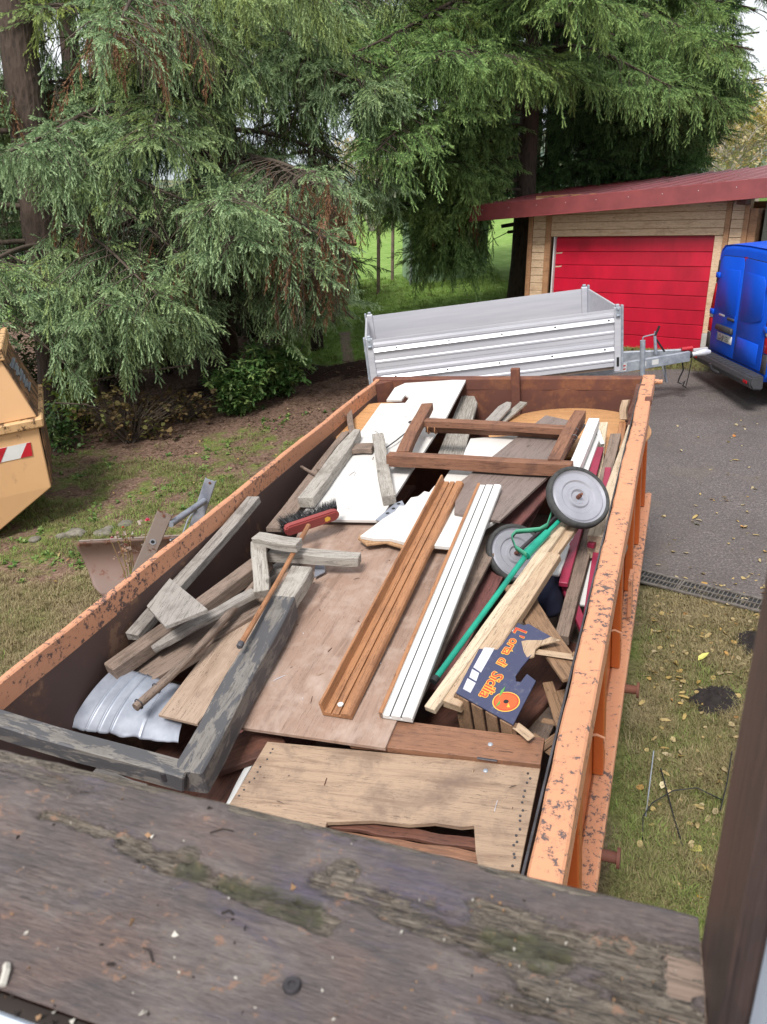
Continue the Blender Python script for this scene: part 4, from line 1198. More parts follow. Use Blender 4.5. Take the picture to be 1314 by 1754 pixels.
# --- filler underneath, seen only through gaps
rn = random.Random(3)
for i, (u, v, w_, a, L_, mt, lab) in enumerate([
        (.35, 4.9, -.75, 78, 2.0, 'dark_brown', 'dark brown board deep down by the near end of the container'),
        (1.0, 4.7, -.62, 96, 1.9, 'maroon_wood', 'maroon board deep under the black beam'),
        (1.75, 4.0, -.62, 70, 2.2, 'dark_brown', 'dark brown board deep beneath the fruit crate'),
        (2.05, 3.0, -.66, 84, 2.6, 'grey_brown', 'grey brown board deep down beneath the pine battens'),
        (.5, 2.6, -.5, 88, 2.6, 'dark_brown', 'dark board buried beneath the grey timbers'),
        (1.5, 1.0, -.5, 60, 1.8, 'grey_brown', 'grey brown board buried beneath the brown frame')]):
    d = Vector((math.cos(R(a)), math.sin(R(a)), 0)); p = Vector((u, -v, w_))
    tag(timber('board', CM @ (p - d * L_ / 2), CM @ (p + d * L_ / 2), .42, .03, M[mt]), lab, 'board', SCRAP)

# --- sheets
board('plywood_sheet', 'large reddish old plywood sheet in the middle of the container', [(402, 1244), (660, 1281), (676, 1243), (812, 935), (640, 893), (520, 893), (440, 1060)], .018, 'plywood', 0, ((660, 1281), (812, 935)), 'sheet')
board('plywood_sheet', 'tan plywood offcut sticking out left under the black beam', [(271, 1224), (338, 1240), (420, 1130), (512, 985), (440, 1010), (380, 1080)], .016, 'plywood2', -.025, ((338, 1240), (512, 985)), 'sheet')
board('board', 'brown grey board along the right of the white grooved strip', [(700, 1236), (740, 1160), (765, 1102), (873, 898), (842, 892), (690, 1205)], .022, 'grey_brown', -.02, ((700, 1236), (873, 898)))
board('board', 'dark maroon panel sunk between brown board and green pole', [(735, 1180), (760, 1182), (850, 1010), (960, 800), (900, 790), (800, 950)], .02, 'maroon_wood', -.12, ((760, 1182), (960, 800)))
board('white_laminate_sheet', 'long white laminated panel with a notch near the far corner', [(511, 889), (650, 891), (766, 712), (799, 649), (694, 656), (676, 664), (662, 685), (688, 684), (694, 676), (701, 681), (694, 690), (652, 691)], .02, 'white_board', .05, ((650, 891), (799, 649)), 'panel')
rag = [(617, 918), (655, 889), (676, 876), (684, 866), (693, 866), (704, 852), (716, 850), (727, 841), (735, 843), (744, 832), (756, 828), (762, 818), (770, 806), (778, 800), (785, 786), (793, 783), (798, 768), (806, 751)]
wp = board('broken_laminate_sheet', 'white laminated panel with a ragged broken edge under the taupe board', rag + [(888, 745), (935, 770), (853, 889), (776, 937), (742, 934), (728, 937), (716, 930), (690, 928), (668, 922), (640, 922)], .022, 'white_board', .075, ((776, 937), (888, 745)), 'panel')
# torn chipboard core under the broken edge
tc = [c(x, y, .052) for x, y in [(613, 922), (628, 933), (660, 929), (690, 938), (712, 934), (730, 943), (745, 938), (776, 941), (776, 930), (617, 915)]]
sb = slab('torn_core', tc, .012, M['chipboard'], parent=None); 
sb.parent = wp; sb.matrix_basis = WMAT[wp.name].inverted() @ WMAT[sb.name]
board('taupe_board', 'taupe grey brown board lying across the broken white panel', [(778, 878), (856, 892), (943, 812), (1003, 726), (935, 711), (891, 744), (783, 829)], .018, 'taupe', .098, ((856, 892), (1003, 726)))
board('ribbed_grey_sheet', 'grey ribbed panel standing behind the brown frame', [(745, 790), (790, 790), (818, 690), (806, 665), (795, 668)], .03, 'grey_wood2', -.10, ((790, 790), (818, 690)), 'panel')
for i in range(9):
    a = c(752 + i * 5, 788, -.094); b = c(797 + i * 2.4, 672 + i * 2, -.094)
    m = timber('slat', a, b, .016, .012, M['grey_wood2'], segs=2); tag(m)
    p = bpy.data.objects['ribbed_grey_sheet']; m.parent = p; m.matrix_basis = WMAT[p.name].inverted() @ WMAT[m.name]
# round table top at the far end
tt = MB(); n_ = 48
_cen = CMI @ c(975, 735, w=-.215)
prof = [(0, 0), (.60, 0), (.612, -.008), (.612, -.02), (.60, -.028), (0, -.028)]
tm_ = CM @ Matrix.Translation((_cen.x, _cen.y - .06, -.2)) @ Matrix.Rotation(R(-2), 4, 'X')
tt.lathe(prof, n_); o = tt.build('round_table_top', M['tan_top'], None, tm_, local=True, smooth=35)
tag(o, 'round tan table top lying at the far end of the container', 'table top')
tm2 = CM @ Matrix.Translation((.22, -.75, -.16)) @ Matrix.Rotation(R(3), 4, 'X')
tt = MB(); tt.lathe([(0, 0), (.42, 0), (.43, -.01), (.42, -.026), (0, -.026)], 40); o = tt.build('round_table_top', M['tan_top'], None, tm2, local=True, smooth=35)
tag(o, 'tan rounded panel between the left wall and the white panel', 'table top')
stick('board', 'grey brown board along the left wall of the container', (470, 905, .02), (598, 740, .02), .13, .03, 'grey_brown', 'board', SCRAP)
stick('board', 'narrow brown board on edge against the far left wall', (545, 802, .10), (594, 738, .10), .035, .11, 'grey_brown', 'board', SCRAP)
stick('plank', 'short curved grey stake by the far left wall', (597, 702, .05), (606, 752, .0), .05, .03, 'grey_brown', 'plank', SCRAP)
stick('peg', 'thin rusty rod bridging the left wall and a grey plank', (515, 797, .05), (548, 815, .05), .018, .018, 'grey_brown', 'rod', SCRAP)
stick('board', 'weathered triangular board in front of the far wall', (838, 724, -.04), (872, 688, .0), .11, .02, 'grey_wood', 'board', SCRAP, tip=.4, jit=.001)
stick('board', 'pale grey plank end against the far wall', (850, 728, -.08), (897, 688, -.05), .07, .02, 'grey_wood2', 'board', SCRAP, jit=.001)
stick('plank', 'weathered grey batten with a pointed end on the white panel', (522, 853, .135), (612, 735, .135), .105, .075, 'grey_wood2', 'plank', SCRAP, tip=.5)
stick('plank', 'short pale grey post lying on the white panel beside the thin wire', (646, 742, .165), (666, 848, .125), .085, .07, 'grey_wood2', 'plank', SCRAP)
stick('plank', 'small grey brown block under the pointed grey batten', (600, 765, .10), (640, 763, .10), .12, .04, 'grey_brown', 'block', SCRAP)
m = MB(); m.tube([c(653, 773, .07), c(678, 755, .085), c(702, 736, .075)], .006, 6); o = m.build('wire_rod', M['steel_dark'], None, Matrix.Identity(4)); tag(o, 'thin steel rod with an eye lying on the white panel', 'rod')
m = MB(); q = c(705, 723, .08); m.tube([q + D2 * .022 * math.cos(a * .7) + D1 * .022 * math.sin(a * .7) for a in range(10)], .006, 6); e = m.build('eye', M['steel_dark'], o, Matrix.Identity(4))
for (px, py, s_) in ((604, 811, .014), (666, 872, .008), (568, 858, .006), (670, 668, .01)):
    pass
# perforated steel bracket
bp = [(643, 890), (655, 893), (694, 866), (689, 857), (676, 862)]
o = board('steel_bracket', 'perforated steel bracket at the edge of the white panel', bp, .006, 'galv', .062, ((643, 890), (689, 857)), 'bracket')
for (px, py) in ((683, 863), (674, 871), (664, 879)):
    m = MB(); q = c(px, py, .0625); m.tube([q, q + DN * .0012], .012, 12); m.build('bolt_hole', M['black'], o, Matrix.Identity(4))

# --- dark brown timber frame on top (old window casing)
fr = thing('brown_timber_frame', 'dark brown wooden casing frame lying over the white panels', 'frame', loc=c(820, 780, .1))
stick('bottom_rail', None, (663, 777, .20), (981, 792, .20), .075, .085, 'brown_wood', parent=fr)
stick('bottom_rail', None, (672, 786, .112), (975, 801, .112), .06, .03, 'dark_brown', parent=fr)
stick('top_rail', None, (728, 718, .20), (975, 731, .20), .075, .05, 'brown_wood', parent=fr)
stick('top_rail', None, (730, 727, .145), (965, 738, .145), .045, .055, 'brown_wood', parent=fr)
stick('stile', None, (689, 772, .21), (731, 690, .21), .088, .06, 'brown_wood', parent=fr)
stick('stile', None, (948, 785, .215), (993, 703, .215), .080, .06, 'brown_wood', parent=fr)
o = stick('rebate', None, (960, 783, .185), (1001, 712, .185), .02, .05, 'dark_brown', parent=fr)
for (px, py) in ((986, 738), (984, 749)):
    q = c(px, py, .19); m = MB(); m.tube([q + D2 * .018 * math.cos(a * .7) + DN * .018 * math.sin(a * .7) for a in range(10)], .004, 6); m.build('ring', M['steel_dark'], fr, Matrix.Identity(4))
m = MB(); q = c(720, 791, .16); m.tube([q, q + ray(720, 791) * -.006], .014, 10); m.build('bolt', M['alu_bright'], fr, Matrix.Identity(4))
for x in (734, 746):
    q = c(x, 731, .15); m = MB(); m.tube([q + D1 * .03 * math.cos(a * .65) + DN * .034 * math.sin(a * .65) - DN * .02 for a in range(11)], .005, 6); m.build('twine', M['honey'], fr, Matrix.Identity(4))

# --- grooved trim strips
def trim(name, label, a, b, prof, mat_base, inlay=None):
    A, B_ = c(*a), c(*b); mw = frame(A, B_ - A, DN); L_ = (B_ - A).length
    root = thing(name, label, 'trim strip', mw=mw)
    m = MB(); m.extrude(prof, 0, L_); m.build('strip', mat_base, root, None, local=True, bevel=.0015)
    for y0, y1, z0, z1, mt, nm, cut in inlay or []:
        m = MB(); m.box((L_ / 2, (y0 + y1) / 2, (z0 + z1) / 2), (L_ - cut, abs(y1 - y0), abs(z1 - z0))); m.build(nm, mt, root, None, local=True, bevel=.002)
    return root
# (y runs to the left when looking along the strip away from us)
pf = [(-.07, 0), (.07, 0), (.078, .07), (.066, .07), (.058, .022), (.028, .022), (.028, .012), (.020, .012), (.020, .024), (-.010, .024), (-.010, .012), (-.018, .012), (-.018, .026), (-.03, .03), (-.055, .03), (-.066, .022)]
ts = trim('wooden_trim', 'honey coloured grooved wooden trim strip lying on the plywood', (578, 1229, .005), (777, 830, .10), pf, M['honey'])
q = WMAT[ts.name] @ Vector((.05, 0, .026)); m = MB(); m.tube([q, q + DN * .006], .014, 6); m.build('plaster_lump', M['white_paint'], ts, Matrix.Identity(4))
pf = [(-.072, 0), (.074, 0), (.078, .03), (.060, .032), (.058, .022), (.032, .022), (.032, .012), (.024, .012), (.024, .026), (-.018, .026), (-.018, .012), (-.026, .012), (-.026, .030), (-.06, .032), (-.072, .022)]
trim('white_trim', 'white painted grooved trim strip with one bare wooden edge', (680, 1234, .005), (840, 836, .125), pf, M['white_paint'],
     [(.060, .079, .0, .036, M['honey'], 'bare_edge', 0), (-.018, -.026, .008, .016, M['steel_dark'], 'groove_seal', .01), (.024, .032, .008, .016, M['steel_dark'], 'groove_seal', .01)])

# --- black beam frame at the near left
bf = thing('black_beam_frame', 'heavy black painted beam with a rail, corner of an old frame at the near left', 'beam', loc=c(320, 1320, .1))
bm_ = stick('beam', None, (318, 1322, .13), (486, 1020, .15), .135, .125, 'black_beam', parent=bf, jit=.006, bevel=.008, segs=14)
stick('tenon', None, (484, 1023, .15), (517, 968, .17), .125, .085, 'grey_wood2', parent=bf, jit=.003, bevel=.008, segs=6)
stick('rail', None, (-60, 1210, .36), (322, 1320, .12), .085, .085, 'black_beam', parent=bf, jit=.004, bevel=.006)
m = MB(); q = c(282, 1327, .12); m.tube([q - DN * .02, q + DN * .014], .016, 10); m.build('bolt', M['steel_dark'], bf, Matrix.Identity(4))
stick('board', 'grey board end below the rail of the black beam frame', (160, 1322, -.04), (245, 1348, -.04), .05, .02, 'grey_wood', 'board', SCRAP)
stick('board', 'reddish brown board in the gap beside the chest lid', (350, 1385, -.15), (452, 1235, -.15), .14, .03, 'dark_brown', 'board', SCRAP)
stick('strip', 'narrow white painted strip in the gap beside the chest lid', (384, 1388, -.13), (440, 1288, -.13), .028, .03, 'white_paint', 'strip', SCRAP)
stick('board', 'brown board end under the reddish plywood sheet', (360, 1300, -.1), (480, 1255, -.1), .2, .03, 'dark_brown', 'board', SCRAP)

# --- galvanised ribbed sheet, curled
def tin():
    A = CMI @ c(118, 1248, w=-.47); B_ = CMI @ c(305, 1275, w=-.47); T_ = CMI @ c(215, 1180, w=-.33)
    ex = (B_ - A); W_ = ex.length; ex.normalize(); ey = Vector((0, 0, 1)).cross(ex).normalized()
    ez = Vector((0, 0, 1))
    def fn(a, b):
        # a along the front edge, b going away and over the hump
        th = b * 1.5
        rib = sum(math.exp(-((a - k) / .009) ** 2) for k in (.16, .27, .38)) * .008 + math.exp(-((a - .66) / .01) ** 2) * -.004
        edge = 0
        if b < .03: edge = .015 * mnoise.noise(Vector((a * 9, 0, 3))) + (.05 * max(0, a - .85))
        r_ = .36
        y = r_ * (1 - math.cos(th * .9)) * .55 + b * .16
        z = r_ * math.sin(min(th, 1.5)) * .42 - .10 * a * (b) + rib
        p = A + ex * (a * W_ * (1 - .25 * b) + .10 * b) + ey * (y + edge) + ez * z
        return CM @ p
    m = MB(); m.grid(fn, 240, 26)
    o = m.build('ribbed_tin_sheet', M['galv'], None, Matrix.Translation(CM @ A), smooth='all', solid=.0015)
    tag(o, 'curled galvanised ribbed metal sheet by the left wall near end', 'metal sheet')
tin()

# --- weathered grey timbers at the left
stick('plank', 'long grey plank leaning along the left wall behind the gusset', (226, 1086, .09), (434, 850, .17), .085, .05, 'grey_wood', 'plank', SCRAP, jit=.005)
o = board('gusset_board', 'grey diamond shaped gusset board with nail stains', [(291, 990, .2), (361, 1056, .19), (291, 1091, .15), (255, 1046, .165)], .022, 'grey_wood', .17, ((255, 1046), (291, 990)))
for (px, py) in ((287, 1026), (299, 1039), (276, 1050), (333, 1052)):
    m = MB(); q = c(px, py, .18) ; m.tube([q - DN * .004, q + DN * .006], .006, 8); m.build('nail', M['steel_dark'], o, Matrix.Identity(4))
stick('beam', 'square grey beam with a dark sawn end by the left wall', (185, 1142, .06), (455, 948, .11), .095, .085, 'grey_brown', 'beam', SCRAP, jit=.006, bevel=.006)
stick('plank', 'thin grey plank with a chewed upper edge under the gusset', (258, 1106, .05), (436, 1010, .10), .07, .035, 'grey_wood', 'plank', SCRAP, jit=.002, segs=22)
stick('board', 'wide brown grey board under the round pole', (232, 1158, -.04), (440, 1030, .0), .20, .055, 'grey_brown', 'board', SCRAP, jit=.006)
pole = [c(232, 1212, .03), c(290, 1160, .04), c(350, 1100, .05), c(462, 972, .07)]
m = MB(); m.tube(pole, [.021, .022, .021, .02], 12); o = m.build('wooden_pole', M['grey_brown'], None, frame(pole[0], pole[-1] - pole[0], DN), smooth=40)
tag(o, 'grey round wooden pole ending over the ribbed tin sheet', 'pole')
for (px, py) in ((238, 1206), (268, 1179)):
    q = c(px, py, .032); x = (pole[1] - pole[0]).normalized(); s_ = x.cross(DN).normalized()
    m = MB(); m.tube([q + s_ * .026 * math.cos(a * .64) + DN * .026 * math.sin(a * .64) for a in range(11)], .003, 6); m.build('wire_ring', M['steel_dark'], o, Matrix.Identity(4))
tf = thing('trestle_leg_frame', 'nailed frame of three pale grey planks behind the broom handle', 'frame', loc=c(450, 960, .1))
stick('plank', None, (437, 917, .26), (512, 927, .24), .085, .05, 'grey_wood2', parent=tf)
stick('plank', None, (443, 925, .23), (447, 1012, .13), .085, .06, 'grey_wood2', parent=tf)
stick('plank', None, (462, 942, .15), (616, 950, .12), .085, .06, 'grey_wood2', parent=tf, tip=.8)
stick('plank', 'dark grey plank passing under the trestle frame', (430, 1000, .02), (520, 945, .04), .10, .05, 'grey_wood', 'plank', SCRAP)
o = board('metal_tongue', 'rounded grey metal tongue beside the beam tenon', [(540, 968), (556, 966), (557, 978), (538, 988)], .01, 'galv', .03, None, 'metal piece')

# --- broom
def broom():
    root = thing('broom', 'push broom with worn red head, black bristles and honey wood handle', 'broom', loc=c(540, 898, .1))
    a, b = c(490, 913, .15), c(582, 882, .15)
    up = (-D1 * .93 - DN * .16 - D2 * .2).normalized()
    mw = frame(a, b - a, up); L_ = (b - a).length
    m = MB(); W_ = .075
    pts = [(0, -W_ * .3), (.02, -W_ / 2), (L_ - .03, -W_ / 2), (L_, -W_ * .25), (L_, W_ * .25), (L_ - .03, W_ / 2), (.02, W_ / 2), (0, W_ * .3)]
    m.prism(pts, -.045, 0); m.build('head', M['broom_red'], root, mw, local=True, bevel=.008, seg=2, smooth=40)
    m = MB(); m.prism([(L_ * .72, -.012), (L_ * .76, -.018), (L_ * .82, -.012), (L_ * .82, .008), (L_ * .77, .018), (L_ * .72, .012)], .0005, .0015); m.build('label', M['print_yellow'], root, mw, local=True)
    rn = random.Random(2); V = []; F_ = []
    m = MB()
    for i in range(3600):
        x = rn.uniform(.005, L_ + .0); y = rn.uniform(-W_ / 2, W_ / 2)
        ox = (x / L_ - .5) * .05 + rn.gauss(0, .007); oy = y / W_ * .05 + rn.gauss(0, .007)
        p0 = Vector((x, y, -.044)); p1 = Vector((x + ox, y + oy, -.044 - rn.uniform(.055, .075)))
        s_ = Vector((rn.gauss(0, 1), rn.gauss(0, 1), 0)).normalized() * .0016
        m.add([p0 - s_, p0 + s_, p1], [(0, 1, 2)])
    o = m.build('bristles', M['bristle'], root, mw, local=True, fix=False); tag(o, kind='stuff')
    h0, h1 = c(527, 903, .17), c(412, 1104, .20)
    hm = frame(h0, h1 - h0, DN)
    m = MB(); L2 = (h1 - h0).length; m.tube([(-.02, 0, 0), (.1, 0, 0), (L2 * .5, .004, -.004), (L2, 0, 0)], [.014, .0135, .0135, .013], 12); m.build('handle', M['honey'], root, hm, local=True, smooth=40)
    m = MB(); m.tube([(L2 - .012, 0, 0), (L2 + .012, 0, 0), (L2 + .02, 0, 0)], [.0155, .0155, .011], 12); m.build('end_cap', M['steel_dark'], root, hm, local=True, smooth=40)
broom()

# --- two-wheeled green hand trolley
def trolley():
    P1 = c(990, 852, .30); P2 = c(884, 948, -.06)
    root = thing('hand_trolley', 'green tubular hand trolley with two grey disc wheels', 'trolley', loc=P2)
    ax = (P1 - P2).normalized()
    tocam = (EYE - P1).normalized()
    right = Vector((1, 0, 0)); upc = tocam.cross(right).normalized()
    if upc.z < 0: upc = -upc
    nrm = (tocam * .83 + right * .40 + upc * .36).normalized()
    for P_, rad in ((P1, .182), (P2, .18)):
        mw = frame(P_, Vector((0, 0, 1)).cross(nrm), nrm)
        m = MB(); m.lathe([(rad * .86, .02), (rad * .93, .03), (rad, .014), (rad, -.014), (rad * .93, -.03), (rad * .86, -.02)], 56)
        wh = m.build('tyre', M['tyre'], root, mw, local=True, smooth='all')
        m = MB(); m.lathe([(0, .0), (.035, .0), (.045, .012), (.058, .012), (.066, .002), (.092, .002), (.1, .01), (rad * .76, .012), (rad * .80, .006), (rad * .87, .017), (rad * .87, -.012), (0, -.012)], 56)
        m.build('disc', M['disc'], root, mw, local=True, smooth=40)
        m = MB(); m.lathe([(0, .03), (.012, .03), (.013, .0)], 8); m.lathe([(0, .05), (.007, .05), (.007, .0)], 8); m.build('axle_nut', M['rust_far'], root, mw, local=True, smooth=40)
    m = MB(); m.tube([P2, P1], .011, 10); m.build('axle', M['steel_dark'], root, Matrix.Translation(P2), smooth=40)
    a, b, d = c(748, 1160, .02), c(905, 946, .16), c(938, 912, .2)
    m = MB(); m.tube([a, b], .0145, 14); m.build('pole', M['green'], root, Matrix.Translation(a), smooth=40)
    e = a + (a - b).normalized() * .03
    m = MB(); m.tube([a, e], .018, 12); m.build('pole_end', M['black'], root, Matrix.Translation(a), smooth=40)
    m = MB(); m.tube([b + (a - b).normalized() * .03, b, d], [.026, .026, .02], 14); m.build('socket', M['green'], root, Matrix.Translation(b), smooth=40)
    m = MB(); m.tube([d, c(958, 892, .22), P1 - nrm * .02], .012, 10); m.build('fork', M['green'], root, Matrix.Translation(d), smooth=40)
    for path, w_ in (([(902, 950, .18), (884, 938, .17), (877, 920, .17), (884, 911, .19), (905, 909, .20), (925, 907, .2), (938, 900, .22), (946, 878, .24), (944, 862, .25)], .014),):
        pts = [c(*q) for q in path]
        m = MB(); s_ = DN * 1.0
        vs = []
        for q in pts: vs += [q - DN * w_, q + DN * w_]
        m.add(vs, [(2 * i, 2 * i + 2, 2 * i + 3, 2 * i + 1) for i in range(len(pts) - 1)])
        m.build('strap', M['green_strap'], root, Matrix.Translation(pts[0]), smooth='all', solid=.004)
trolley()

# --- pine battens
stick('batten', 'upper of two fresh pine battens beside the green pole', (735, 1212, .0), (968, 890, .19), .055, .03, 'pale_pine', 'batten', 'pine battens', jit=.002)
stick('batten', 'lower wider pine batten with a knot beside the green pole', (771, 1204, .0), (945, 946, .15), .105, .045, 'pine', 'batten', 'pine battens', jit=.002)
stick('batten', 'pine batten running up under the near wheel', (880, 1040, .06), (985, 893, .17), .06, .03, 'pine', 'batten', 'pine battens', jit=.002)

# --- fruit crate with printed panel
def crate():
    ptl, ptr, pbr, pbl = c(857, 1052, .06), c(975, 1116, .07), c(879, 1241, .05), c(781, 1186, .03)
    x = (ptr - ptl); y = (ptl - pbl)
    nrm = x.cross(y).normalized()
    if nrm.dot(EYE - ptl) < 0: nrm = -nrm
    up = (ptl - pbl).normalized()                  # text 'up' runs to the right of the picture: use own axes
    ex = (pbl - ptl).normalized()                  # long edge, text direction (downwards)
    mw = frame(ptl, ex, nrm); inv = mw.inverted()
    root = thing('fruit_crate', 'broken wooden fruit crate with dark blue printed end panel', 'crate', mw=mw)
    def lp(px, py):
        r = ray(px, py); t = (ptl - EYE).dot(nrm) / r.dot(nrm); q = inv @ (EYE + r * t); return (q.x, q.y)
    H = abs((inv @ ptr).y); L_ = (inv @ pbl).x
    sgn = 1 if (inv @ ptr).y > 0 else -1
    pix = [(857, 1052), (897, 1071), (905, 1068), (944, 1090), (930, 1096), (902, 1096), (893, 1098), (897, 1116), (903, 1126), (912, 1120), (893, 1143), (883, 1158), (884, 1167), (892, 1168), (898, 1160), (903, 1154), (918, 1166), (879, 1241), (781, 1186), (850, 1055)]
    poly = [lp(*q) for q in pix]
    ar = sum(poly[i][0] * poly[(i + 1) % len(poly)][1] - poly[(i + 1) % len(poly)][0] * poly[i][1] for i in range(len(poly)))
    if ar < 0: poly = poly[::-1]
    m = MB(); m.prism(poly, -.008, 0); panel = m.build('printed_panel', M['crate_blue'], root, None, local=True, bevel=.0008)
    tear = [lp(*q) for q in [(893, 1098), (902, 1096), (930, 1096), (944, 1090), (960, 1096), (925, 1105), (917, 1112), (915, 1124), (903, 1127), (897, 1116)]]
    ar = sum(tear[i][0] * tear[(i + 1) % len(tear)][1] - tear[(i + 1) % len(tear)][0] * tear[i][1] for i in range(len(tear)))
    if ar < 0: tear = tear[::-1]
    m = MB(); m.prism(tear, -.0082, -.0015); m.build('torn_ply', M['pine'], root, None, local=True)
    def place(px, py): a = lp(px, py); return a
    def angle(p, q): a, b = lp(*p), lp(*q); return math.atan2(b[1] - a[1], b[0] - a[0])
    def put_text(body, px, py, size, p, q, mats):
        a = place(px, py); ang = angle(p, q)
        for k, (mt, off, z) in enumerate(mats):
            tmw = mw @ Matrix.Translation((a[0], a[1], z)) @ Matrix.Rotation(ang, 4, 'Z')
            text_mesh(body, size, 'lettering', mt, panel, tmw, shear=.25, offset=off, space=.95)
    lay = [(M['print_yellow'], .0035, .0009), (M['print_red'], .0003, .0018)]
    p, q = (900, 1085), (835, 1190)
    put_text("L'", 890, 1082, .085, (890, 1075), (870, 1110), [(M['print_yellow'], .003, .0009), (M['print_red'], .0015, .0018)])
    put_text('orta', 875, 1107, .07, (890, 1085), (864, 1125), lay)
    put_text('di', 861, 1133, .07, (870, 1118), (852, 1145), lay)
    put_text('Sicilia', 842, 1172, .08, (860, 1142), (826, 1198), lay)
    # white info boxes along the long edge
    for (pa, pb, pc, pd) in (((859, 1060), (872, 1067), (866, 1079), (853, 1071)), ((877, 1067), (884, 1070), (878, 1082), (871, 1078)), ((852, 1073), (866, 1080), (846, 1112), (833, 1104)), ((832, 1105), (846, 1113), (824, 1152), (811, 1143)), ((809, 1146), (821, 1153), (816, 1167), (804, 1160)), ((801, 1162), (815, 1170), (806, 1187), (793, 1180))):
        pl = [lp(*q) for q in (pa, pb, pc, pd)]
        ar = sum(pl[i][0] * pl[(i + 1) % 4][1] - pl[(i + 1) % 4][0] * pl[i][1] for i in range(4))
        if ar < 0: pl = pl[::-1]
        m = MB(); m.prism(pl, .0002, .0008); m.build('info_box', M['print_white'], panel, mw.copy(), local=True)
    # printed orange with leaves
    fc = lp(867, 1202); rad = (Vector(lp(867, 1186)) - Vector(lp(867, 1202))).length
    for r_, z0, z1, mt in ((1.05, .0002, .0006, 'print_yellow'), (.97, .0002, .001, 'print_red'), (.86, .0002, .0014, 'print_orange'), (.2, .0002, .0018, 'print_black')):
        m = MB(); m.prism([(fc[0] + rad * r_ * math.cos(a * R(15)), fc[1] + rad * r_ * math.sin(a * R(15))) for a in range(24)], z0, z1); m.build('printed_orange', M[mt], panel, mw.copy(), local=True)
    for lf in ([(866, 1176), (862, 1186), (855, 1195), (858, 1184)], [(848, 1212), (856, 1200), (857, 1206)], [(868, 1212), (871, 1204), (874, 1212)]):
        pl = [lp(*q) for q in lf]
        ar = sum(pl[i][0] * pl[(i + 1) % len(pl)][1] - pl[(i + 1) % len(pl)][0] * pl[i][1] for i in range(len(pl)))
        if ar < 0: pl = pl[::-1]
        m = MB(); m.prism(pl, .0002, .002); m.build('printed_leaf', M['print_green' if lf[0][0] != 868 else 'print_yellow'], panel, mw.copy(), local=True)
    # slats behind and below the panel (sides of the crate)
    dn = -.26
    e0 = Vector((0, 0, 0)); ey = Vector((0, sgn, 0))
    b0, b1 = Vector((*lp(781, 1186), 0)), Vector((*lp(879, 1241), 0))
    for k in range(4):
        a = b0 + (b1 - b0) * (.04 + k * .25); b = b0 + (b1 - b0) * (.04 + k * .25 + .19)
        m = MB(); m.add([a + Vector((0, 0, -.01)), b + Vector((0, 0, -.01)), b + Vector((.01, 0, dn)), a + Vector((.01, 0, dn))], [(0, 1, 2, 3)]); m.build('slat', M['crate_wood'], root, None, local=True, solid=.006)
    t0, t1 = Vector((*lp(944, 1092), 0)), Vector((*lp(983, 1116), 0))
    r0, r1 = Vector((*lp(918, 1120), -.012)), Vector((*lp(985, 1118), -.012))
    for (pa, pb, wid, z) in (((905, 1108), (984, 1118), .035, -.02), ((930, 1112), (958, 1190), .05, -.2), ((952, 1120), (985, 1190), .05, -.22), ((880, 1236), (910, 1258), .04, -.02), ((920, 1165), (985, 1180), .03, -.24), ((900, 1190), (960, 1230), .05, -.24), ((915, 1220), (955, 1190), .04, -.22)):
        A, B_ = Vector((*lp(*pa), z)), Vector((*lp(*pb), z))
        timber('slat', mw @ A, mw @ B_, wid, .008, M['crate_wood' if z < -.1 else 'pine'], parent=root, up=nrm, segs=3)
    for cpt in ((781, 1188), (878, 1240), (984, 1118)):
        a = Vector((*lp(*cpt), -.01)); m = MB(); m.box(a + Vector((-.01, 0, -.13)), (.025, .025, .25)); m.build('corner_post', M['crate_wood'], root, None, local=True)
crate()
stick('board', 'brown board sloping down behind the fruit crate', (880, 1000, .0), (985, 1160, .03), .12, .02, 'crate_wood', 'board', SCRAP)
stick('board', 'thin brown slat behind the fruit crate', (872, 1070, -.15), (898, 1030, -.1), .05, .02, 'crate_wood', 'board', SCRAP)
stick('board', 'brown board end under the pine battens', (905, 990, -.1), (945, 975, -.12), .09, .03, 'crate_wood', 'board', SCRAP)
m = MB(); 
def bag():
    P = CMI @ c(948, 1010, -.2)
    m = MB()
    def fn(a, b):
        th = a * 2 * math.pi; ph = (b - .5) * math.pi
        r_ = .13 * (1 + .25 * mnoise.noise(Vector((math.cos(th) * 1.5, math.sin(th) * 1.5, b * 4))))
        return CM @ (P + Vector((r_ * .6 * math.cos(th) * math.cos(ph), r_ * 1.6 * math.sin(th) * math.cos(ph), r_ * math.sin(ph))))
    m.grid(fn, 24, 12); o = m.build('cloth_bundle', M['navy'], None, Matrix.Translation(CM @ P), smooth='all')
    tag(o, 'dark navy cloth bundle wedged beside the crate', 'cloth')
bag()

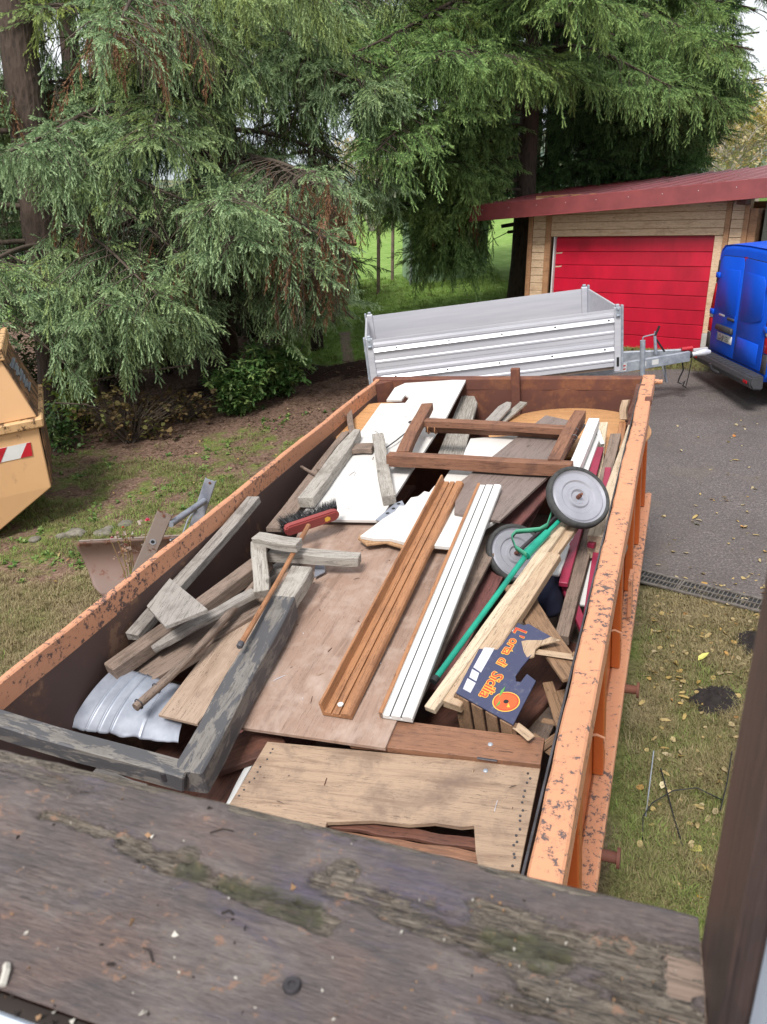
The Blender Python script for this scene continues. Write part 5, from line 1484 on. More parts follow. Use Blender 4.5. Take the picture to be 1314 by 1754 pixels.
# --- red and white folding chair and boards at the right wall
def chair():
    root = thing('red_folding_chair', 'folded maroon and white wooden chair by the right wall', 'chair', loc=c(1020, 1000, -.2))
    def s_(nm, a, b, w_, t_, mt, **k): return stick(nm, None, a, b, w_, t_, mt, parent=root, jit=.001, **k)
    s_('leg', (965, 998, -.05), (1028, 765, .08), .05, .03, 'maroon')
    s_('leg', (1002, 1085, -.12), (1042, 800, .05), .04, .03, 'maroon')
    s_('seat_slat', (1000, 1035, -.17), (1012, 930, -.10), .045, .018, 'white_paint')
    s_('seat_slat', (1018, 1050, -.17), (1026, 940, -.10), .05, .018, 'maroon')
    s_('seat_rail', (962, 985, -.10), (1005, 1085, -.2), .05, .03, 'maroon')
    for i in range(4):
        s_('back_slat', (951 + i * 9, 985 - i * 22, -.03), (962 + i * 9, 958 - i * 25, .0), .04, .014, 'white_paint')
    s_('cross_bar', (1008, 927, .02), (1020, 930, .02), .04, .03, 'maroon')
    s_('red_tip', (966, 968, -.04), (971, 980, -.05), .045, .03, 'red')
chair()
sw = thing('white_window_sash', 'white painted window sash bar leaning beyond the near wheel', 'window sash', loc=c(1000, 760, .1))
stick('sash_bar', None, (978, 812, .12), (1018, 716, .22), .075, .05, 'white_paint', parent=sw, jit=.001)
stick('sash_bar', None, (1000, 808, .06), (1023, 742, .12), .05, .03, 'white_paint', parent=sw, jit=.001)
stick('sash_bar', None, (1020, 728, .16), (1033, 760, .08), .03, .03, 'white_paint', parent=sw, jit=.001)
stick('board', 'pale pine board standing beside the white sash', (1016, 850, -.05), (1035, 722, .08), .06, .025, 'pale_pine', 'board', SCRAP)
stick('board', 'long grey brown plank running up the right side of the load', (963, 1090, -.14), (1055, 742, .10), .07, .06, 'grey_brown', 'plank', SCRAP)
stick('post', 'short pale wooden post with chewed top at the far right', (1066, 720, .02), (1070, 685, .16), .05, .05, 'pine', 'post', SCRAP, jit=.006)
stick('board', 'honey brown batten below the chewed wooden post', (1060, 800, -.1), (1066, 722, .0), .05, .03, 'honey', 'board', SCRAP)
stick('beam', 'long pale squared beam against the right wall of the container', (1020, 918, .06), (1087, 728, .06), .085, .15, 'pale_pine', 'beam', SCRAP, jit=.002)
o = stick('board', 'tan wooden off-cut sticking down below the pale beam', (1030, 985, -.16), (1040, 925, -.10), .08, .05, 'crate_wood', 'board', SCRAP)
stick('stake', 'rusty brown leaning stake in the far right corner', (1078, 728, -.02), (1098, 658, .08), .07, .06, 'dark_brown', 'stake', SCRAP)
stick('board', 'brown board leaning under the white sash', (985, 900, -.15), (1040, 770, -.08), .16, .02, 'tan_top', 'board', SCRAP)
q = c(1088, 717, .07); m = MB(); m.grid(lambda a, b: q + D2 * (.05 * (a - .5)) + D1 * (.07 * (b - .5)) + DN * (.015 * math.cos((a - .5) * 3)), 6, 6)
o = m.build('bent_metal_piece', M['galv'], None, Matrix.Translation(q), solid=.002); tag(o, 'bent metal cap on the end of the pale beam', 'metal piece')
stick('board', 'reddish board between the wheel and the taupe board', (862, 905, -.03), (955, 800, .03), .16, .02, 'maroon_wood', 'board', SCRAP)

# --- old chest (light wooden lid) at the near end
def chest():
    P = dict(a=(458, 1270), b=(926, 1314), c_=(890, 1492), d=(398, 1370))
    A, B_, C_, D_ = [c(*P[k], -.04) for k in ('a', 'b', 'c_', 'd')]
    root = thing('wooden_chest', 'old wooden chest with pale plank lid and broken front edge', 'chest', loc=A)
    hole = [(815, 1462), (812, 1414), (790, 1416), (745, 1409), (700, 1412), (640, 1405), (560, 1408)]
    pts = [c(*q, -.04) for q in [(458, 1270), (926, 1314), (890, 1492), (820, 1486), (815, 1462)] + hole[1:] + [(545, 1460), (370, 1415)]]
    slab('lid', pts, .02, M['chest'], parent=root, grain=B_ - A)
    b2 = [c(*q, -.015) for q in [(590, 1262), (620, 1226), (933, 1264), (926, 1309), (600, 1273)]]
    slab('hinge_board', b2, .03, M['chest_band'], parent=root, grain=b2[2] - b2[1])
    # rotten boards in the hole and box sides
    for k, (y0, mt) in enumerate(((1424, 'dark_brown'), (1446, 'chest_band'), (1468, 'dark_brown'), (1492, 'chest_band'))):
        timber('inner_board', c(535, y0 - 22, -.08), c(830, y0 + 22, -.08), .045, .02, M[mt], parent=root, jit=.003, segs=30)
    E1, E2 = c(926, 1316, -.06), c(892, 1490, -.06)
    m = MB(); m.add([E1, E2, E2 - DN * .4, E1 - DN * .4], [(0, 1, 2, 3)]); m.build('side', M['dark_brown'], root, Matrix.Translation(E1), solid=.02)
    m = MB(); m.add([A - DN * .02, D_ - DN * .02, D_ - DN * .42, A - DN * .42], [(0, 1, 2, 3)]); m.build('side', M['dark_brown'], root, Matrix.Translation(A), solid=.02)
    rn = random.Random(6)
    for i in range(16):
        t = (i + .5) / 16; t += rn.uniform(-.02, .02); x = 922 - 34 * t - 8 - rn.uniform(0, 10); y = 1318 + 170 * t
        q = c(x, y, -.04); m = MB(); m.tube([q, q + DN * .003], .005, 8); m.build('nail', M['steel_dark'], root, Matrix.Translation(q))
    for i in range(9):
        t = (i + .5 + rn.uniform(-.25, .25)) / 9; q = c(462 - 62 * t + 6 + rn.uniform(0, 7), 1276 + 92 * t, -.04); m = MB(); m.tube([q, q + DN * .003], .004, 8); m.build('nail', M['steel_dark'], root, Matrix.Translation(q))
    for (px, py, o_) in ((840, 1275, -.015), (832, 1320, -.04)):
        q = c(px, py, o_); m = MB(); m.lathe([(0, .005), (.006, .005), (.01, .002), (.011, 0)], 12, frame(q, D2, DN)); m.build('bolt', M['steel'], root, Matrix.Identity(4), smooth=40)
    a, b = c(818, 1298, -.013), c(852, 1302, -.013); timber('hinge', a, b, .012, .004, M['steel_dark'], parent=root, segs=2)
chest()
for (px, py, o_, s_) in ((480, 1374, -.03, .008), (603, 812, .06, .02), (607, 811, .06, .014)):
    pass

# --- splinters, bark crumbs and plaster bits lying on the boards
def splinters():
    r = random.Random(14); m = MB(); mats = [M['grey_brown'], M['pine'], M['dark_brown'], M['print_white']]
    PL = [(440, 1200), (650, 1270), (800, 940), (640, 905), (530, 905)]
    W1 = [(525, 880), (640, 885), (760, 712), (780, 665), (700, 665), (660, 700)]
    CH = [(460, 1285), (910, 1325), (890, 1400), (430, 1340)]
    spots = []
    for poly, o_, n in ((PL, .003, 26), (W1, .053, 16), (CH, -.037, 9)):
        k = 0
        while k < n:
            x = r.uniform(min(q[0] for q in poly), max(q[0] for q in poly)); y = r.uniform(min(q[1] for q in poly), max(q[1] for q in poly))
            ins = False; j = len(poly) - 1
            for i in range(len(poly)):
                if ((poly[i][1] > y) != (poly[j][1] > y)) and (x < (poly[j][0] - poly[i][0]) * (y - poly[i][1]) / (poly[j][1] - poly[i][1] + 1e-9) + poly[i][0]): ins = not ins
                j = i
            if ins: spots.append((x, y, o_)); k += 1
    spots += [(603, 811, .056), (608, 812, .056), (666, 872, .056), (548, 1045, .004), (556, 1040, .004), (520, 1085, .004), (480, 1374, -.036), (700, 650, .056)]
    for i, (px, py, o_) in enumerate(spots):
        q = c(px, py, o_); a = r.uniform(0, 3.14); d = D2 * math.cos(a) + D1 * math.sin(a); s_ = d.cross(DN)
        L_ = .004 + .03 * r.random() ** 3 * (1.6 if i > len(spots) - 9 else 1); w_ = r.uniform(.002, .006); h = r.uniform(.002, .006); m.cur = r.choice([0, 0, 1, 2, 2, 3])
        m.add([q - d * L_ - s_ * w_ * .4, q - d * L_ + s_ * w_ * .4, q + d * L_ + s_ * w_ * .3, q + d * L_ - s_ * w_ * .6, q + DN * h - d * L_ * .3, q + DN * h * .8 + d * L_ * .5], [(0, 1, 4), (1, 2, 5, 4), (2, 3, 5), (3, 0, 4, 5), (0, 3, 2, 1)])
    o = m.build('wood_splinters', mats, None, Matrix.Translation(c(600, 1000, 0)))
    tag(o, 'splinters, crumbs and plaster bits scattered on the boards', 'debris', kind='stuff')
splinters()

# ================================================================ loader bucket part and bracket outside the left wall
def bucket():
    # curved rusty blade standing in the grass
    B0 = G(135, 1000); 
    y0 = (G(150, 1030).y)
    P = [at_y(126, 928, 6.75), at_y(252, 921, 6.95), at_y(148, 1022, 6.62), at_y(250, 1045, 6.75)]
    root = thing('loader_bucket', 'rusty curved loader bucket blade standing outside the left wall', 'bucket', loc=P[2])
    ex = (P[1] - P[0]).normalized(); W_ = 1.25; up = Vector((-.1, -.1, 1)).normalized(); fw = ex.cross(up).normalized()
    if fw.y > 0: fw = -fw                                     # towards the camera
    H_ = (P[0] - P[2]).length * 1.05
    base = P[0]
    def fn(a, b):
        th = b * 1.7
        back = math.sin(b * math.pi) * .13
        cx_ = a * W_
        rc = .05                                              # rounded corners at the free edge
        inset = 0
        if a < .08: 
            if b < .12: inset = .05 * (1 - b / .12) * (1 - a / .08)
            if b > .86: inset = .06 * ((b - .86) / .14) * (1 - a / .08)
        return base + ex * (cx_ + inset + .07 * b) - up * (b * H_) - fw * back + fw * (.10 * b)
    m = MB(); m.grid(fn, 40, 18)
    mt = paintm('rusty_bucket_steel', srgb(140, 116, 106), srgb(128, 90, 74), .58, 4, .6, fade=.25)
    m.build('blade', mt, root, Matrix.Translation(base), smooth='all', solid=.014)
    pts = [fn(i / 30, 0) + up * .004 for i in range(31)]
    m = MB(); m.tube(pts, .010, 8); m.build('lip', M['old_steel'], root, Matrix.Translation(base), smooth=40)
    return root
bucket()
def bracket():
    root = thing('steel_loader_bracket', 'two grey steel arms joined by a white bar outside the left wall', 'bracket', loc=at_y(245, 960, 6.3))
    def arm(pix, ys, wid, mt, hole=None, name='arm'):
        A, B_ = at_y(*pix[0], ys[0]), at_y(*pix[1], ys[1])
        x = (B_ - A); tocam = (EYE - A).normalized()
        mw = frame(A, x, tocam)
        L_ = x.length; w = wid
        m = MB()
        m.box((L_ / 2, 0, 0), (L_, w, .008)); m.box((L_ / 2, w / 2, -.025), (L_, .008, .05)); m.box((L_ / 2, -w / 2, -.025), (L_, .008, .05))
        o = m.build(name, M[mt], root, mw, local=True, bevel=.002)
        if hole:
            m = MB(); m.lathe([(.017, .0045), (.027, .0045), (.027, .009), (.017, .009), (.017, .0045)], 20, Matrix.Translation((hole, 0, 0))); m.build('hole_ring', M['steel'], o, mw, local=True)
            m = MB(); m.tube([(hole, 0, .0045), (hole, 0, .0055)], .017, 16); m.build('hole', M['black'], o, mw, local=True)
        m = MB(); m.tube([(L_ - .03, .0, .004), (L_ - .03, .0, .012)], .012, 10); m.build('bolt', M['rust_far'], o, mw, local=True)
    arm([(238, 985), (283, 878)], (6.25, 6.3), .125, 'old_steel', .34)
    arm([(325, 930), (361, 822)], (6.9, 6.95), .10, 'galv')
    A, B_ = at_y(292, 898, 6.3), at_y(350, 858, 6.9)
    m = MB(); m.tube([A, B_], .03, 12); m.build('cross_bar', M['galv'], root, Matrix.Translation(A), smooth=40)
    m = MB(); m.tube([at_y(292, 925, 6.3), at_y(312, 918, 6.6), at_y(322, 890, 6.9), at_y(335, 872, 6.9)], .008, 8); m.build('wire_loop', M['steel'], root, Matrix.Translation(A), smooth=40)
bracket()
# ================================================================ spruce foliage
def unit(v): return v / (np.linalg.norm(v) + 1e-12)
class Spray:
    def __init__(s, seed): s.r = np.random.RandomState(seed); s.v = []; s.f = []; s.t = []; s.m = []; s.n = 0
    def tri(s, a, b, c_, ta, tc, mi):
        s.v += [a, b, c_]; s.t += [ta, ta, tc]; s.f.append((s.n, s.n + 1, s.n + 2)); s.m.append(mi); s.n += 3
    def stem(s, pts, r0, r1):
        k = len(pts); base = s.n
        for i, p in enumerate(pts):
            t = unit(pts[min(i + 1, k - 1)] - pts[max(i - 1, 0)]); a = unit(np.cross(t, [.3, .5, .8])); b = np.cross(t, a); r_ = r0 + (r1 - r0) * i / (k - 1)
            for q in range(3):
                an = q * 2.0944; s.v.append(p + (a * math.cos(an) + b * math.sin(an)) * r_); s.t.append(0)
        for i in range(k - 1):
            for q in range(3):
                a, b = base + i * 3 + q, base + i * 3 + (q + 1) % 3
                s.f += [(a, b, b + 3), (a, b + 3, a + 3)]; s.m += [1, 1]
        s.n += 3 * k
    def shoot(s, p, d, L, nl=.034, wd=.0105, dens=190, tip0=.2, tip1=1.0, sag=.0):
        d = unit(np.asarray(d, float)); n = max(7, int(L * dens))
        a = unit(np.cross(d, [.31, .22, .9])); b = np.cross(d, a)
        for k in range(n):
            t = (k + s.r.rand()) / n; an = s.r.rand() * 6.283; side = a * math.cos(an) + b * math.sin(an)
            q = p + d * (L * t) + np.array([0, 0, -sag * t * t * L])
            nd = unit(side + d * (1.05 + .9 * t)); ln = nl * (.75 + .5 * s.r.rand()) * (1 if t > .15 else .7)
            w_ = unit(np.cross(nd, s.r.randn(3))) * wd * .5
            tp = tip0 + (tip1 - tip0) * t
            s.tri(q - w_, q + w_, q + nd * ln, tp, min(1, tp + .15), 0)
    def out(s): return (np.array(s.v), np.array(s.f), np.array(s.t), np.array(s.m))
def spray_hang(seed, L=.55, bare=False, dens=190):
    s = Spray(seed); r = s.r
    pts = [np.array([.06 * math.sin(t * 2.0) + .03 * t, .02 * math.sin(t * 3 + seed), -L * t]) for t in np.linspace(0, 1, 7)]
    s.stem(pts, .004, .0015)
    n = int(L / .062)
    for k in range(n):
        t = (k + .3) / n; i = t * 6; j = int(i); p = pts[j] + (pts[min(j + 1, 6)] - pts[j]) * (i - j)
        an = (k % 2) * math.pi + r.randn() * .6
        d = np.array([math.cos(an) * .42, math.sin(an) * .5, -1.0 + .12 * r.randn()])
        ll = (.23 - .09 * t) * (.75 + .5 * r.rand())
        if bare: s.stem([p, p + unit(d) * ll * .5, p + unit(d) * ll + np.array([0, 0, -.03])], .002, .001)
        else: s.shoot(p, d, ll, dens=dens)
    if not bare:
        for j in range(6): s.shoot(pts[j], pts[j + 1] - pts[j], np.linalg.norm(pts[j + 1] - pts[j]), dens=90, tip0=.1, tip1=.3)
        s.shoot(pts[6], [0, 0, -1], .13, dens=dens + 20, tip0=.5)
    return s.out()
def spray_flat(seed, L=.5, up=0.0, sag=.12, dens=190):
    s = Spray(seed); r = s.r
    pts = [np.array([L * t, .015 * math.sin(t * 4 + seed), up * L * t - sag * L * t * t]) for t in np.linspace(0, 1, 7)]
    s.stem(pts, .005, .002)
    n = int(L / .052)
    for k in range(n):
        t = .08 + .92 * (k + .4) / n; i = t * 6; j = min(5, int(i)); p = pts[j] + (pts[j + 1] - pts[j]) * (i - j)
        sd = 1 if k % 2 else -1
        d = np.array([.75 + .15 * r.randn(), sd * .75, -.25 + .16 * r.randn() + up * .4])
        ll = (.25 - .14 * t) * (.75 + .5 * r.rand())
        s.shoot(p, d, ll, dens=dens, sag=.3)
        if ll > .16: s.shoot(p + unit(d) * ll * r.uniform(.35, .6), d + np.array([.3, r.randn() * .5, -.4]), ll * .5, dens=dens)
    for j in range(6): s.shoot(pts[j], pts[j + 1] - pts[j], np.linalg.norm(pts[j + 1] - pts[j]), dens=100, tip0=.1, tip1=.4)
    s.shoot(pts[6], pts[6] - pts[5], .12, dens=dens + 20, tip0=.6)
    return s.out()
PROTO = [spray_hang(1, .58), spray_hang(2, .42), spray_flat(3, .5), spray_flat(4, .42, .35, .05), spray_hang(5, .5, bare=True), spray_hang(6, .75), spray_hang(7, .5, dens=110), spray_flat(8, .62, .1, .25), spray_flat(9, .36, .15, .3)]
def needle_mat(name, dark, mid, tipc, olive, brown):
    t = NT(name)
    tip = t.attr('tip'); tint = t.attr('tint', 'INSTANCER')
    col = t.ramp(tip, [(.0, dark), (.45, mid), (1, tipc)])  # tips pale as fresh growth; dark base also paints shade between shoots
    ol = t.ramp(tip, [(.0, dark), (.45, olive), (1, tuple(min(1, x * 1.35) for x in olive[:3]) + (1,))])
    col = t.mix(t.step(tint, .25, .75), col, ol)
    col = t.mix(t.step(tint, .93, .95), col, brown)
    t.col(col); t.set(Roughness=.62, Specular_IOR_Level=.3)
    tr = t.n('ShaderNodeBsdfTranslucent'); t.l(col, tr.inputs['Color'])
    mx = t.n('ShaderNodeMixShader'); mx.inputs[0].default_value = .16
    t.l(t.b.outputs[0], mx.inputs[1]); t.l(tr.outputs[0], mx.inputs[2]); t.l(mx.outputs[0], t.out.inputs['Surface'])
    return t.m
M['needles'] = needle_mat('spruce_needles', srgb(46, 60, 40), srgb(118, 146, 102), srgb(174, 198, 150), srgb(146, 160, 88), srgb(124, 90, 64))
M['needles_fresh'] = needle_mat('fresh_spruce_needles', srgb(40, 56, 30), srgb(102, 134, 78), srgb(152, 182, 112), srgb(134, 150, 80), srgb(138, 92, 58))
M['needles_dark'] = needle_mat('shaded_spruce_needles', srgb(26, 40, 25), srgb(60, 88, 52), srgb(104, 138, 82), srgb(84, 100, 56), srgb(110, 78, 52))  # darker copy of the needle colours; shade of the rear spruces painted in
M['twig'] = plain('twig_bark', srgb(92, 80, 69), srgb(66, 56, 49), .9)
def bark(name, c1, c2):
    t = NT(name); v = t.co((1, 1, .35), rnd=True)
    a = t.noise(v, 11, 8, .7, .5); b = t.n('ShaderNodeTexVoronoi'); b.inputs['Scale'].default_value = 16; t.l(v, b.inputs['Vector'])
    t.col(t.ramp(t.math('MULTIPLY', a, t.math('ADD', b.outputs['Distance'], .55)), [(.2, c2), (.5, c1)])); t.bump(t.math('ADD', a, b.outputs['Distance']), .9, .03)
    return t.set(Roughness=.95)
M['bark'] = bark('spruce_bark', srgb(74, 61, 53), srgb(34, 28, 25))
def in_poly(x, y, P):
    k = False; j = len(P) - 1
    for i in range(len(P)):
        if ((P[i][1] > y) != (P[j][1] > y)) and (x < (P[j][0] - P[i][0]) * (y - P[i][1]) / (P[j][1] - P[i][1] + 1e-9) + P[i][0]): k = not k
        j = i
    return k
# sight lines that stay open between the crowns (meadow, garage, patches of sky)
OPEN = [[(478, 592), (545, 562), (598, 540), (628, 470), (648, 385), (714, 380), (714, 655), (478, 655)],
        [(830, 352), (1330, 290), (1330, 900), (640, 900), (640, 560), (830, 500)],
        [(88, 40), (150, 25), (165, 92), (112, 116), (90, 95)], [(0, 85), (20, 95), (18, 130), (0, 140)],
        [(1262, 0), (1340, 0), (1340, 330), (1190, 330), (1215, 250), (1275, 190), (1290, 120), (1255, 85)],
        [(560, 150), (600, 160), (612, 330), (575, 330)],
        [(0, 560), (60, 545), (95, 640), (95, 1000), (0, 1000)], [(150, 715), (520, 700), (640, 640), (640, 900), (0, 900)]]
CAVITY = [[(205, 300), (290, 275), (335, 420), (270, 500), (170, 430)], [(415, 190), (535, 150), (560, 330), (470, 350), (420, 320)], [(365, 480), (450, 465), (462, 640), (340, 660)], [(130, 380), (180, 400), (190, 520), (140, 540)], [(20, 330), (60, 330), (60, 470), (25, 470)]]
def blocked(P, rnd):
    x, y, z = proj(P)
    if z < 8.9: return True
    if -60 < x < 1380 and -60 < y < 1000:
        for pl in OPEN:
            if in_poly(x + rnd.gauss(0, 9), y + rnd.gauss(0, 9), pl): return True
    return False
def spruce(label, base, rad, height, boughs, seed, cav=False, mat='needles', olive=.3, lat_len=.75, hang=.6, step=.108, dead=.06, lean=(0, 0)):
    """boughs: list of (z above base, azimuth deg, length, rise, droop)"""
    rnd = random.Random(seed)
    bz = relief(*base); root = thing('spruce_tree', label, 'tree', (base[0], base[1], bz), 'spruce trees')
    B0 = Vector((base[0], base[1], bz))
    n = 14
    m = MB(); path = []; rr = []
    for i in range(n + 1):
        t = i / n; path.append(B0 + Vector((lean[0] * t, lean[1] * t, height * t - .25 * (i == 0)))); rr.append(rad * ((1 - t) * .95 + .05) * (1.35 if i == 0 else 1.0))
    m.tube(path, rr, 14); m.build('trunk', M['bark'], root, Matrix.Translation(B0), smooth='all')
    pts, rots, scl, var, tin = [], [], [], [], []
    lm = MB()
    def put_i(P, v, yaw, pitch, roll, s_, tn):
        if blocked(P + Vector((0, 0, -.1)), rnd) or blocked(P + Vector((0, 0, -.5 * s_ if v in (0, 1, 4, 5, 6) else -.15)), rnd): return
        x, y, _ = proj(P + Vector((0, 0, -.2)))
        if y < -110 and rnd.random() < .93: return            # crown above the view: left thin
        if cav:
            if any(in_poly(x + rnd.gauss(0, 14), y + rnd.gauss(0, 14), pl) for pl in CAVITY):
                if rnd.random() > .35: return
                if rnd.random() < .6: v, tn = 4, .5
        pts.append(tuple(P)); var.append(v); rots.append((roll, pitch, yaw)); scl.append(s_); tin.append(tn)
    for (z0, az, L, rise, droop) in boughs:
        a = R(az); hd = Vector((math.sin(a), math.cos(a), 0)); sd = Vector((math.cos(a), -math.sin(a), 0))
        S = B0 + Vector((lean[0] * z0 / height, lean[1] * z0 / height, z0)); wob = rnd.uniform(-.25, .25); tt = rnd.random()
        tone = min(.9, max(0, rnd.gauss(olive, .22)))
        isdead = rnd.random() < dead
        K = 12; bp = []
        for k in range(K + 1):
            t = k / K
            bp.append(S + hd * (L * t) + sd * (wob * L * t * t) + Vector((0, 0, L * (rise * t - droop * t * t + .22 * max(0, t - .7) ** 2 * 3))))
        vis = any(-150 < proj(q)[0] < 1460 and -250 < proj(q)[1] < 900 for q in bp if (q - EYE).dot(_F) > 1)
        cut = K
        for k in range(2, K + 1):
            if blocked(bp[k], rnd) and rnd.random() < .7: cut = k; break
        if proj(S)[1] < -260 and proj(bp[K])[1] < -160 and rnd.random() < .8: continue
        lm.tube(bp[:cut + 1], [.045 * (1 - k / K * .85) * min(1.3, L / 3.2) + .004 for k in range(cut + 1)], 6)
        t = .16
        while t < 1:
            i = t * K; j = min(K - 1, int(i)); P = bp[j].lerp(bp[j + 1], i - j); tg = (bp[j + 1] - bp[j]).normalized()
            for s_ in (-1, 1):
                ll = lat_len * (.35 + .75 * math.sin(math.pi * min(1, t * .85 + .1))) * rnd.uniform(.6, 1.25)
                if t < .34:
                    if rnd.random() < .5: put_i(P, 4, rnd.uniform(0, 6), rnd.gauss(0, .2), rnd.gauss(0, .2), rnd.uniform(1, 1.8), .5)
                    if rnd.random() < .7: continue
                ang = R(rnd.uniform(48, 75)) * s_
                d = (tg * math.cos(ang) + (tg.cross(Vector((0, 0, 1)))).normalized() * math.sin(ang) + Vector((0, 0, rnd.uniform(-.35, -.05)))).normalized()
                e = P + d * ll + Vector((0, 0, -.18 * ll))
                if not blocked(e, rnd): lm.tube([P, P + d * ll * .5, e], [.011, .008, .004], 3, cap=False)
                q = .08
                while q < ll:
                    X = P + d * q + Vector((0, 0, -.18 * q * q / max(ll, .01)))
                    yaw = math.atan2(d.y, d.x) + rnd.gauss(0, .35); tn = min(.92, max(0, tone + rnd.gauss(0, .12)))
                    if isdead and rnd.random() < .6: put_i(X, 4 if rnd.random() < .6 else 1, yaw, rnd.gauss(0, .15), rnd.gauss(0, .15), rnd.uniform(.8, 1.5), .96)
                    elif rnd.random() < hang: put_i(X, rnd.choice((0, 1, 1, 5, 6, 0)), yaw + rnd.choice((0, math.pi / 2)), rnd.gauss(-.12, .18), rnd.gauss(0, .15), rnd.uniform(.65, 1.15), tn)
                    else: put_i(X, rnd.choice((2, 7, 8)), yaw + rnd.gauss(0, .4), rnd.gauss(.25, .2), rnd.gauss(0, .25), rnd.uniform(.6, 1.05), tn)
                    q += step * rnd.uniform(.8, 1.5)
            yaw = math.atan2(tg.y, tg.x)
            if t > .3:
                put_i(P, rnd.choice((2, 3, 8)), yaw + rnd.gauss(0, .7), rnd.gauss(.0, .2), rnd.gauss(0, .3), rnd.uniform(.6, 1.0), min(.9, max(0, tone + rnd.gauss(0, .1))))
            t += .15 / L * rnd.uniform(.8, 1.3)
        put_i(bp[K], 3, math.atan2(tg.y, tg.x), -.1, 0, 1.1, tone)
        put_i(bp[K], 2, math.atan2(tg.y, tg.x), .15, 0, 1.1, tone)
    lm.build('limbs', M['twig'] if mat == 'needles' else M['bark'], root, Matrix.Translation(B0), smooth='all', fix=False)
    if pts:
        o = scatter('crown', PROTO, np.array(pts), np.array(rots), np.array(scl), np.array(var), np.array(tin), [M[mat], M['twig']], parent=root); tag(o, kind='stuff')
    return root, len(pts)
def ring(rnd, z0, z1, n, az0, az1, L0, L1, rise=(.0, .25), droop=(.25, .6)):
    out = []
    for i in range(n):
        z = z0 + (z1 - z0) * (i + rnd.random()) / n; t = (z - z0) / max(.01, z1 - z0)
        out.append((z, rnd.uniform(az0, az1), (L0 + (L1 - L0) * t) * rnd.uniform(.75, 1.15), rnd.uniform(*rise), rnd.uniform(*droop)))
    return out
rb = random.Random(77)
TOTAL = 0
def T(*a, **k):
    global TOTAL
    r_, n = spruce(*a, **k); TOTAL += n; return r_
# azimuth 180 = towards the camera
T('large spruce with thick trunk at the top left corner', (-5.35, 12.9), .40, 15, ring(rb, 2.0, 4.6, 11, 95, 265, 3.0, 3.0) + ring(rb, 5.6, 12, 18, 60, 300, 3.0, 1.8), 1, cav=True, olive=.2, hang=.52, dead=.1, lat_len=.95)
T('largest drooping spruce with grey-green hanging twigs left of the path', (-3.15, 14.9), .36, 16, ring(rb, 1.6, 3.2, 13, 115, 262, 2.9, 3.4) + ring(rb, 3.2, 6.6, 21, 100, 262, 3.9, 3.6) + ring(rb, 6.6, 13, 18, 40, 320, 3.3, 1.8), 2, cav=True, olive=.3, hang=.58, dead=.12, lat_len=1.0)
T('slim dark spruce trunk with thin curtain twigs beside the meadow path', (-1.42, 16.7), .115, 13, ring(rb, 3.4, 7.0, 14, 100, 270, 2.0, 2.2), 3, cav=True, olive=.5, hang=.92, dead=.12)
T('tall dark spruce standing beside the garage wall', (3.02, 17.7), .25, 17, ring(rb, 1.7, 4.4, 15, 215, 300, 2.4, 3.2, (-.15, .1), (.1, .3)) + ring(rb, 4.6, 8.5, 20, 185, 250, 5.3, 4.6) + ring(rb, 5.0, 12, 16, 60, 300, 3.8, 2.2), 4, mat='needles_fresh', olive=.2, hang=.45, lat_len=1.0)
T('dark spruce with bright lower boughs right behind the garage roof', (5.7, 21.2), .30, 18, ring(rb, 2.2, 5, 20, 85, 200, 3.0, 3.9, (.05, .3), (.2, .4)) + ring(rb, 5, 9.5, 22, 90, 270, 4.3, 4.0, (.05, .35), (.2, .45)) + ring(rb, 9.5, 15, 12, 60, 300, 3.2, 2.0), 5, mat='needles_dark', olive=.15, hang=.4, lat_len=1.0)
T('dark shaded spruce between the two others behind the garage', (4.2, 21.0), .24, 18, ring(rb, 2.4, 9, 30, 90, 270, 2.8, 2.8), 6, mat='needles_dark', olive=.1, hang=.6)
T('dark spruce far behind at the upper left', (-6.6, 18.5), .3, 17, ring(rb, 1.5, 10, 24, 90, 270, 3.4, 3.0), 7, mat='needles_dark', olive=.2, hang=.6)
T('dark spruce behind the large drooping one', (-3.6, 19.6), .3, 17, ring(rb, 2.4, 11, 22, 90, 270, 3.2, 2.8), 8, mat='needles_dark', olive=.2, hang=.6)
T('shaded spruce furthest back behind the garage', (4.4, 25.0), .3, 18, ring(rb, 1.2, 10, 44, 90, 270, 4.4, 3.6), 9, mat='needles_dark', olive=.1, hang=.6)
print('sprays', TOTAL)

